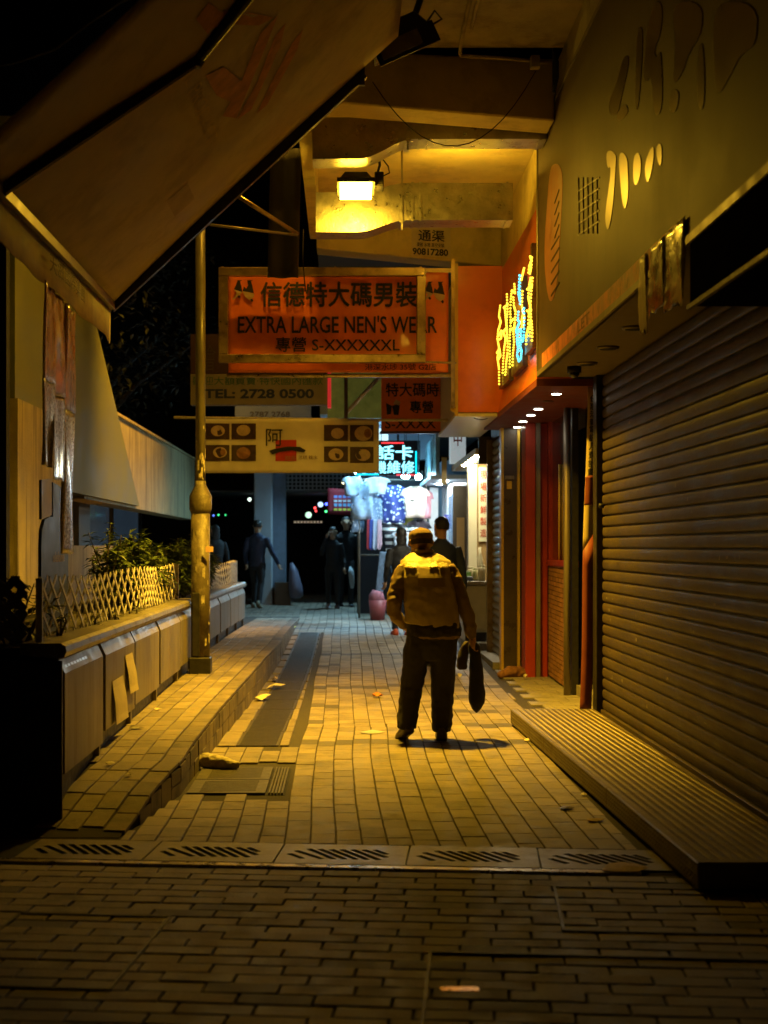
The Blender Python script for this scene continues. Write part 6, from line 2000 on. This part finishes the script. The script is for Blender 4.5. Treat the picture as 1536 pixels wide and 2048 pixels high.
def person(label, loc, rz, spec):
    root = thing('person', label, 'person', loc, None, rz)
    def put(name, me, mat, par=None):
        o = bpy.data.objects.new(name, me); COL.objects.link(o); o.parent = par or root
        me.materials.append(mat); WLOC[o] = Vector((0, 0, 0)); return o
    vx = spec.get('voxel', 0.012)
    wr = spec.get('wrinkle', 0.006)
    def crease(c, k=1.0):
        return k * wr * (mnoise.noise(Vector((c.x * 9, c.y * 9, c.z * 14))) + 0.6 * mnoise.noise(Vector((c.x * 22, c.y * 22, c.z * 30 + 5))))
    # body: head, neck, trunk, arms with hands, legs as one skin
    b = MB()
    T = head(b, spec['head'], spec.get('yaw', 0), spec.get('nod', 0), spec.get('hs', 1.0))
    hc = Vector(spec['head'])
    tr = spec['torso']
    top = tr[-1]
    b.tube([T(0, -0.02, -0.05), (top[0], top[1], top[2] - 0.02), (top[0], top[1], top[2] - 0.1)], [0.052, 0.056, 0.07], 10)
    rings(b, [(x, y, z, rx * 0.8, ry * 0.8) for x, y, z, rx, ry in tr])
    for (pts, rad, side, hd, curl) in spec['arms']:
        b.tube(pts, [r * 0.62 for r in rad], 8)
        hand(b, pts[-1], hd, side, 0.95, curl)
    for rr in spec['legs']:
        rings(b, [(x, y, z, rx * 0.6, ry * 0.6) for x, y, z, rx, ry in rr], 10)
    body = put('body', remesh(b, 0.0075, 2), m_skin)
    eye = MB()
    for sx in (-1, 1): eye.sphere(T(sx * 0.031, 0.086, 0.012), 0.011, 8, 6)
    me = bpy.data.meshes.new('eyes'); me.from_pydata(eye.v, [], eye.f); put('eye_pair', me, M('eye_white', (0.5, 0.48, 0.45), 0.3, var=0))
    # jacket
    j = MB(); rings(j, tr)
    for (pts, rad, side, hd, curl) in spec['arms']:
        j.tube(pts, rad, 12)
    put('jacket', remesh(j, vx, 3, lambda c: crease(c, 0.8)), spec['m_top'])
    # trousers
    l = MB()
    for rr in spec['legs']:
        rings(l, rr, 14)
    rings(l, spec['hips'], 18)
    put('trousers', remesh(l, vx, 3, lambda c: crease(c, 0.6)), spec['m_leg'])
    for (p, yaw, pitch) in spec['shoes']:
        s = MB()
        R_ = Matrix.Translation(p) @ Matrix.Rotation(yaw, 4, 'Z') @ Matrix.Rotation(pitch, 4, 'X')
        rr = [(0, -0.07, 0.022, 0.036, 0.035), (0, 0.02, 0.02, 0.040, 0.05), (0, 0.11, 0.018, 0.044, 0.05), (0, 0.16, 0.016, 0.03, 0.03)]
        outl = [(0.033, -0.105), (0.040, -0.06), (0.036, 0.0), (0.046, 0.09), (0.036, 0.15), (0.0, 0.178), (-0.036, 0.15), (-0.046, 0.09), (-0.036, 0.0), (-0.040, -0.06), (-0.033, -0.105)]
        v = []; f = []
        lay_ = [(0.0, 1.0, 0), (0.022, 1.04, 0), (0.05, 0.98, 0), (0.075, 0.72, -0.025), (0.095, 0.5, -0.04)]
        for (z, k, dy) in lay_:
            for (x, y) in outl:
                yy2 = y * (k if z > 0.05 else 1.0) + dy
                zz = z * (1.0 if y < 0.03 else (1 - 0.45 * min(1, (y - 0.03) / 0.12)))
                v.append(R_ @ Vector((x * k, yy2, zz)))
        n_ = len(outl)
        for i in range(len(lay_) - 1):
            for q in range(n_):
                f.append((i * n_ + q, i * n_ + (q + 1) % n_, (i + 1) * n_ + (q + 1) % n_, (i + 1) * n_ + q))
        f.append(tuple(range(n_ - 1, -1, -1))); f.append(tuple((len(lay_) - 1) * n_ + q for q in range(n_)))
        s.add(v, f)
        me = bpy.data.meshes.new('shoe'); me.from_pydata(s.v, [], s.f)
        for p_ in me.polygons: p_.use_smooth = True
        put('shoe', me, spec['m_shoe'])
    if spec.get('hair'):
        h = MB()
        k = spec['hair']
        pr = [(-0.02, -0.030, 0.075, 0.080), (0.03, -0.016, 0.084, 0.098), (0.07, -0.010, 0.080, 0.098), (0.105, -0.008, 0.060, 0.075), (0.128, -0.008, 0.024, 0.03)]
        if k == 'long': pr = [(-0.20, -0.05, 0.07, 0.04), (-0.12, -0.045, 0.086, 0.055), (-0.05, -0.035, 0.088, 0.072)] + pr
        v = []; f = []
        seg = 16
        for (z, y, rx, ry) in pr:
            for q in range(seg):
                a = 2 * math.pi * q / seg
                v.append(T(rx * math.cos(a), y + ry * math.sin(a) * (0.35 if math.sin(a) > 0 and z < 0.06 else 1.0), z))
        for i in range(len(pr) - 1):
            for q in range(seg):
                f.append((i * seg + q, i * seg + (q + 1) % seg, (i + 1) * seg + (q + 1) % seg, (i + 1) * seg + q))
        f.append(tuple(range(seg - 1, -1, -1))); f.append(tuple((len(pr) - 1) * seg + q for q in range(seg)))
        h.add(v, f)
        put('hair', remesh(h, 0.010, 2, lambda c: 0.006 * mnoise.noise(c * 40)), m_hair)
    return root, put, T, crease

# -- the old man walking away
OMX, OMY = 0.62, 11.1
m_jacket = M('olive_brown_jacket', (0.16, 0.105, 0.045), 0.62, var=0.15, scale=20, bump=0.15, bscale=120, coat=0.05)
m_vest = M('mustard_vest', (0.37, 0.30, 0.12), 0.55, var=0.10, scale=14, bump=0.2, bscale=90, rvar=0.1)
m_trous = M('dark_trousers', (0.022, 0.020, 0.020), 0.8, var=0.3, scale=20, bump=0.2, bscale=120)
m_shoe = M('dark_shoes', (0.05, 0.035, 0.02), 0.5, var=0.2)
torso = [(0.045, -0.005, 0.755, 0.195, 0.135), (0.045, -0.005, 0.80, 0.205, 0.150), (0.04, 0.0, 0.90, 0.200, 0.148), (0.028, 0.005, 1.00, 0.190, 0.142), (0.015, 0.022, 1.12, 0.188, 0.138), (0.0, 0.052, 1.22, 0.186, 0.130), (-0.008, 0.085, 1.30, 0.180, 0.116), (-0.010, 0.112, 1.345, 0.168, 0.098), (-0.020, 0.142, 1.385, 0.110, 0.078), (-0.03, 0.16, 1.415, 0.070, 0.066)]
arms = [([(-0.165, 0.08, 1.285), (-0.215, 0.05, 1.19), (-0.252, -0.005, 1.03), (-0.245, 0.02, 0.955), (-0.205, 0.10, 0.885), (-0.165, 0.13, 0.845)], [0.062, 0.068, 0.058, 0.056, 0.047, 0.042], -1, (0.6, 0.6, -0.5), 0.6),
        ([(0.150, 0.08, 1.29), (0.205, 0.055, 1.20), (0.262, 0.02, 1.05), (0.305, 0.035, 0.92), (0.335, 0.06, 0.80), (0.345, 0.07, 0.765)], [0.062, 0.066, 0.058, 0.052, 0.044, 0.038], 1, (0.05, 0.1, -1), 1.0)]
def leg(xs):
    return xs
legs = [[(-0.055, 0.0, 0.80, 0.10, 0.12), (-0.082, 0.0, 0.66, 0.102, 0.115), (-0.098, 0.01, 0.52, 0.096, 0.100), (-0.118, 0.01, 0.40, 0.088, 0.092), (-0.140, -0.02, 0.26, 0.080, 0.085), (-0.158, -0.05, 0.12, 0.078, 0.086), (-0.160, -0.055, 0.09, 0.074, 0.086)],
        [(0.125, 0.0, 0.80, 0.10, 0.12), (0.118, 0.0, 0.66, 0.102, 0.118), (0.117, 0.01, 0.52, 0.098, 0.104), (0.114, 0.02, 0.40, 0.090, 0.095), (0.112, 0.01, 0.26, 0.082, 0.088), (0.108, 0.0, 0.10, 0.080, 0.090), (0.105, 0.0, 0.055, 0.070, 0.088)]]
hips = [(0.035, 0.0, 0.60, 0.10, 0.10), (0.035, 0.0, 0.66, 0.17, 0.125), (0.04, 0.0, 0.76, 0.195, 0.14), (0.04, 0.0, 0.86, 0.185, 0.13)]
spec = dict(head=(-0.040, 0.195, 1.475), yaw=0.28, nod=0.12, torso=torso, arms=arms, legs=legs, hips=hips,
            shoes=[((-0.165, -0.045, 0.035), 0.30, R(-22)), ((0.106, 0.0, 0.003), -0.05, 0.0)], m_top=m_jacket, m_leg=m_trous, m_shoe=m_shoe, voxel=0.009, wrinkle=0.014)
om, put, T, crease = person('old man in flat cap and mustard vest walking away with a black bag', (OMX, OMY, 0), 0, spec)
# vest: a sleeveless shell over the jacket
vv_ = MB()
vest = [(0.04, 0.0, 0.875, 0.212, 0.160), (0.035, 0.0, 0.92, 0.210, 0.160), (0.028, 0.004, 1.00, 0.202, 0.155), (0.015, 0.022, 1.12, 0.199, 0.151), (0.0, 0.052, 1.22, 0.196, 0.144), (-0.006, 0.085, 1.30, 0.200, 0.132), (-0.008, 0.112, 1.345, 0.192, 0.114), (-0.014, 0.135, 1.378, 0.142, 0.094), (-0.022, 0.150, 1.402, 0.092, 0.074)]
rings(vv_, vest, 22)
me_v = remesh(vv_, 0.009, 2, lambda c: crease(c, 0.55))
for vtx in me_v.vertices:      # hem drops to the right
    vtx.co.z -= (vtx.co.x + 0.17) * 0.15 * max(0.0, min(1.0, (1.02 - vtx.co.z) / 0.14))
put('vest', me_v, m_vest)
def back_y(x, z, extra):
    c = None
    for (a, b_) in zip(vest, vest[1:]):
        if a[2] <= z <= b_[2]:
            s = (z - a[2]) / (b_[2] - a[2]); c = [p + (q - p) * s for p, q in zip(a, b_)]
    if c is None: c = vest[-1]
    u = max(-0.98, min(0.98, (x - c[0]) / c[3]))
    return c[1] - c[4] * math.sqrt(1 - u * u) - extra
def patch(name, x0, x1, z0, z1, mat, extra, jag=0.0, nx=10, nz=8, crump=0.0):
    v = []; f = []
    rnd = random.Random(int(x0 * 1000))
    for j in range(nz + 1):
        for i in range(nx + 1):
            x = x0 + (x1 - x0) * i / nx; z = z0 + (z1 - z0) * j / nz
            if j in (0, nz): z += rnd.uniform(-jag, jag)
            if i in (0, nx): x += rnd.uniform(-jag, jag)
            v.append((x, back_y(x, z, extra + crump * rnd.random()), z))
    for j in range(nz):
        for i in range(nx):
            q = j * (nx + 1) + i; f.append((q, q + 1, q + nx + 2, q + nx + 1))
    me = bpy.data.meshes.new(name); me.from_pydata(v, [], f)
    o = put(name, me, mat); o.modifiers.new('s', 'SOLIDIFY').thickness = 0.003
m_refl = M('reflective_tape', (0.72, 0.60, 0.30), 0.32, 0.2, var=0.35, scale=70, bump=0.5, bscale=90, coat=0.4)
m_panel = M('vest_panel', (0.30, 0.22, 0.075), 0.6, var=0.15, scale=20)
patch('back_panel', -0.078, 0.125, 1.15, 1.28, m_panel, 0.0045, 0.002)
patch('reflective_patch', -0.168, -0.090, 1.290, 1.332, m_refl, 0.010, 0.004, crump=0.003)
patch('reflective_patch', 0.012, 0.072, 1.292, 1.335, m_refl, 0.010, 0.006, crump=0.004)
patch('reflective_patch', 0.085, 0.150, 1.290, 1.332, m_refl, 0.010, 0.004, crump=0.003)
# belt line of dark sweater below the vest
sw = MB(); rings(sw, [(0.045, -0.004, 0.775, 0.205, 0.150), (0.045, -0.004, 0.80, 0.210, 0.156), (0.042, 0.0, 0.885, 0.206, 0.154)], 22)
put('sweater_hem', remesh(sw, 0.01, 2, lambda c: crease(c)), M('black_sweater', (0.018, 0.014, 0.012), 0.85, var=0.3))
# collar
co = MB(); co.tube([(-0.105, 0.16, 1.40), (-0.07, 0.085, 1.415), (-0.02, 0.07, 1.418), (0.035, 0.09, 1.415), (0.05, 0.16, 1.405)], [0.016, 0.02, 0.02, 0.02, 0.016], 8)
put('collar', remesh(co, 0.006, 2), m_jacket)
# flat cap: soft crown, band, stub peak
cp = MB()
pr = [(0.020, -0.004, 0.086, 0.106), (0.035, -0.004, 0.090, 0.110), (0.055, -0.004, 0.093, 0.113), (0.080, -0.002, 0.090, 0.112), (0.105, 0.002, 0.074, 0.094), (0.122, 0.006, 0.044, 0.058), (0.128, 0.006, 0.012, 0.016)]
v = []; f = []
for (z, y, rx, ry) in pr:
    for q in range(20):
        a = 2 * math.pi * q / 20
        v.append(T(rx * math.cos(a), y + ry * math.sin(a), z - 0.012))
for i in range(len(pr) - 1):
    for q in range(20): f.append((i * 20 + q, i * 20 + (q + 1) % 20, (i + 1) * 20 + (q + 1) % 20, (i + 1) * 20 + q))
f.append(tuple(range(19, -1, -1))); f.append(tuple((len(pr) - 1) * 20 + q for q in range(20)))
cp.add(v, f)
m_cap = M('brown_cap', (0.12, 0.07, 0.032), 0.85, var=0.2, scale=40, bump=0.4, bscale=150)
cap = put('cap', remesh(cp, 0.007, 2, lambda c: 0.004 * mnoise.noise(c * 30)), m_cap)
bd = MB(); v = []; f = []
for z, k in ((-0.014, 0.99), (0.018, 1.02), (0.030, 1.0)):
    for q in range(24):
        a = 2 * math.pi * q / 24; v.append(T(0.0885 * k * math.cos(a), -0.004 + 0.1085 * k * math.sin(a), z))
for i in range(2):
    for q in range(24): f.append((i * 24 + q, i * 24 + (q + 1) % 24, (i + 1) * 24 + (q + 1) % 24, (i + 1) * 24 + q))
me = bpy.data.meshes.new('cap_band'); me.from_pydata(v, [], f); put('band', me, M('dark_band', (0.03, 0.02, 0.014), 0.85), cap)
pk = MB(); pk.add([T(-0.075, 0.075, 0.012), T(0.075, 0.075, 0.012), T(0.06, 0.135, -0.002), T(0, 0.155, -0.006), T(-0.06, 0.135, -0.002), T(-0.075, 0.075, 0.024), T(0.075, 0.075, 0.024), T(0.06, 0.135, 0.008), T(0, 0.155, 0.004), T(-0.06, 0.135, 0.008)],
       [(0, 1, 2, 3, 4), (9, 8, 7, 6, 5), (0, 5, 6, 1), (1, 6, 7, 2), (2, 7, 8, 3), (3, 8, 9, 4), (4, 9, 5, 0)])
me = bpy.data.meshes.new('cap_peak'); me.from_pydata(pk.v, [], pk.f); put('peak', me, m_cap, cap)
bt_ = MB(); bt_.sphere(T(0, 0.006, 0.118), 0.008, 8, 6); me = bpy.data.meshes.new('cap_button'); me.from_pydata(bt_.v, [], bt_.f); put('button', me, m_cap, cap)

# black bag held in his right hand, and a smaller one
m_bag = M('black_bag_cloth', (0.007, 0.007, 0.008), 0.7, var=0.3, scale=20)
bx, by = OMX + 0.372, OMY + 0.08
mb = MB()
rings(mb, [(bx - 0.02, by, 0.72, 0.030, 0.03), (bx - 0.015, by, 0.70, 0.046, 0.035), (bx - 0.005, by, 0.64, 0.044, 0.04), (bx + 0.0, by, 0.54, 0.050, 0.045), (bx + 0.004, by, 0.42, 0.058, 0.05), (bx + 0.006, by, 0.32, 0.066, 0.05), (bx + 0.006, by, 0.27, 0.060, 0.045), (bx + 0.002, by, 0.22, 0.034, 0.03), (bx + 0.002, by, 0.19, 0.008, 0.01)], 16)
me = remesh(mb, 0.010, 2, lambda c: 0.006 * mnoise.noise(c * 16))
o = link('hanging_bag', me, None, None, m_bag); tag(o, 'long black cloth bag hanging from the old man\'s hand', 'bag')
mb = MB()
rings(mb, [(bx - 0.07, by + .03, 0.73, 0.018, 0.02), (bx - 0.085, by + .03, 0.68, 0.032, 0.03), (bx - 0.10, by + .03, 0.60, 0.042, 0.035), (bx - 0.105, by + .03, 0.54, 0.044, 0.035), (bx - 0.10, by + .03, 0.515, 0.03, 0.025)], 14)
me = remesh(mb, 0.009, 2, lambda c: 0.007 * mnoise.noise(c * 22))
o = link('small_bag', me, None, None, M('dark_brown_bag', (0.045, 0.032, 0.022), 0.75, var=0.3)); tag(o, 'small brown bag held beside the long black bag', 'bag')

# -- passers-by, generic build with a pose
def walker(label, x, y, h, rz, col_top, col_leg, hair='short', stride=0.12, arm_l=None, arm_r=None, shoe=(0.04, 0.04, 0.04), slim=1.0, yaw=0.0):
    k = h / 1.70
    def S(*p): return tuple(q * k for q in p)
    tr = [S(0, 0, 0.80, 0.165 * slim, 0.115), S(0, 0, 0.90, 0.160 * slim, 0.112), S(0, 0.0, 1.02, 0.150 * slim, 0.108), S(0, 0.005, 1.16, 0.168 * slim, 0.115), S(0, 0.005, 1.30, 0.178 * slim, 0.108), S(0, 0.005, 1.385, 0.150 * slim, 0.085), S(0, 0.01, 1.43, 0.075, 0.065), S(0, 0.015, 1.46, 0.055, 0.055)]
    al = arm_l or [(-0.175 * slim, 0, 1.36), (-0.215 * slim, -0.02, 1.22), (-0.235 * slim, -0.03, 1.08), (-0.245, 0.03, 0.94), (-0.245, 0.08, 0.84)]
    ar = arm_r or [(0.175 * slim, 0, 1.36), (0.215 * slim, 0.0, 1.22), (0.240 * slim, -0.02, 1.08), (0.255, -0.02, 0.94), (0.26, 0.0, 0.84)]
    al = [S(*p) for p in al]; ar = [S(*p) for p in ar]
    rd = [0.055 * k, 0.056 * k, 0.050 * k, 0.044 * k, 0.038 * k]
    def dirv(a): return Vector(a[-1]) - Vector(a[-2])
    lg = [[S(-0.085, 0, 0.86, 0.085, 0.10), S(-0.09, stride * .5, 0.66, 0.08, 0.09), S(-0.092, stride, 0.48, 0.065, 0.072), S(-0.094, stride * .9, 0.28, 0.058, 0.064), S(-0.095, stride * .8, 0.08, 0.055, 0.062)],
          [S(0.085, 0, 0.86, 0.085, 0.10), S(0.09, -stride * .3, 0.66, 0.08, 0.09), S(0.092, -stride * .5, 0.48, 0.065, 0.072), S(0.094, -stride * 1.2, 0.28, 0.058, 0.064), S(0.095, -stride * 1.7, 0.09, 0.055, 0.062)]]
    hp = [S(0, 0, 0.74, 0.10, 0.09), S(0, 0, 0.80, 0.155, 0.11), S(0, 0, 0.92, 0.155, 0.108)]
    sp = dict(head=S(0, 0.03, 1.585), yaw=yaw, torso=tr, arms=[(al, rd, -1, dirv(al), 0.7), (ar, rd, 1, dirv(ar), 0.7)], legs=lg, hips=hp, hs=k,
              shoes=[(S(-0.095, stride * .8, 0.003), 0, 0.0), (S(0.095, -stride * 1.7, 0.03 if stride else 0.003), 0, R(-24) if stride else 0)], m_top=col_top, m_leg=col_leg,
              m_shoe=M('shoe_%.2f_%.2f' % (shoe[0], shoe[1]), shoe, 0.6), hair=hair, voxel=0.016, wrinkle=0.008)
    return person(label, (x, y, ground_z(y)), rz, sp)
m_blk = M('black_coat', (0.012, 0.012, 0.014), 0.75, var=0.3)
m_navyj = M('navy_jacket', (0.02, 0.03, 0.075), 0.6, var=0.2)
m_char = M('charcoal_trousers', (0.02, 0.02, 0.024), 0.8, var=0.3)
m_suit = M('navy_suit', (0.022, 0.035, 0.085), 0.7, var=0.15)
# man walking away at the left
w1, put1, T1, _ = walker('man in dark blue jacket walking away past the grey pillar', -1.72, 29.0, 1.72, R(-12), m_navyj, m_char, stride=0.14, shoe=(0.25, 0.22, 0.15),
       arm_r=[(0.175, 0, 1.36), (0.23, 0.02, 1.22), (0.29, 0.04, 1.06), (0.34, 0.10, 0.95), (0.38, 0.14, 0.84)])
# couple walking towards the camera
walker('woman in black raising a hand to her face beside the tall man', -0.24, 28.9, 1.58, R(180), m_blk, m_blk, hair='long', stride=0.10, slim=0.9, shoe=(0.2, 0.2, 0.22),
       arm_r=[(0.16, 0, 1.36), (0.22, 0.03, 1.22), (0.24, 0.10, 1.12), (0.19, 0.15, 1.30), (0.13, 0.13, 1.48)])
walker('tall man in black coat walking behind the woman', 0.02, 29.5, 1.78, R(185), m_blk, m_char, stride=0.06)
# man in suit, right of the old man
walker('dark-haired man in navy suit standing beyond the old man\'s shoulder', 1.13, 17.2, 1.735, R(15), m_suit, m_char, stride=0.0, slim=1.0, yaw=0.2)
# dark figure half hidden behind the old man
walker('dark-clothed person in orange shoes half hidden behind the old man', 0.84, 22.0, 1.60, R(10), m_blk, m_blk, hair='long', stride=0.05, shoe=(0.62, 0.10, 0.03))
# dim figure at the far left behind the bush
walker('dim figure in black standing behind the far planter', -2.45, 28.0, 1.62, R(30), m_blk, m_blk, hair='long', stride=0.0)
t = thing('hand_bag', 'pale cloth bag carried by the couple', 'bag', (0.13, 29.2, 0.9))
tube('bag_cloth', [(0.10, 29.25, 1.05), (0.12, 29.25, 0.95), (0.14, 29.25, 0.75), (0.14, 29.25, 0.62)], [0.02, 0.06, 0.055, 0.03], m_cloth_wh, t, 10)

# prints belong to the sheet they are printed on
SHEETS = {'banner_sign': 'banner', 'phone_sign': 'cream_panel', 'small_sign': 'panel', 'dim_sign': 'panel', 'dessert_banner': 'cloth', 'led_board': 'board', 'poster': 'sheet',
          'red_banner': 'cloth', 'display_board': 'board', 'shop_sign': 'box_body', 'awning': 'canvas', 'dessert_counter': 'sign_board', 'white_sign': 'panel'}
PRINTS = ('lettering', 'print', 'figure_print', 'picture_print', 'bowl_print', 'seal_print', 'brush_stroke', 'patch', 'calligraphy_stroke', 'emblem', 'emblem_line', 'print_strip')
for o in list(bpy.data.objects):
    stem = o.name.split('.')[0]
    if o.parent is None and stem in SHEETS:
        kids = list(o.children)
        base = [k for k in kids if k.name.split('.')[0] == SHEETS[stem]]
        if base:
            for k in kids:
                if k.name.split('.')[0] in PRINTS:
                    k.parent = base[0]
bpy.data.scenes.remove(SCRATCH)
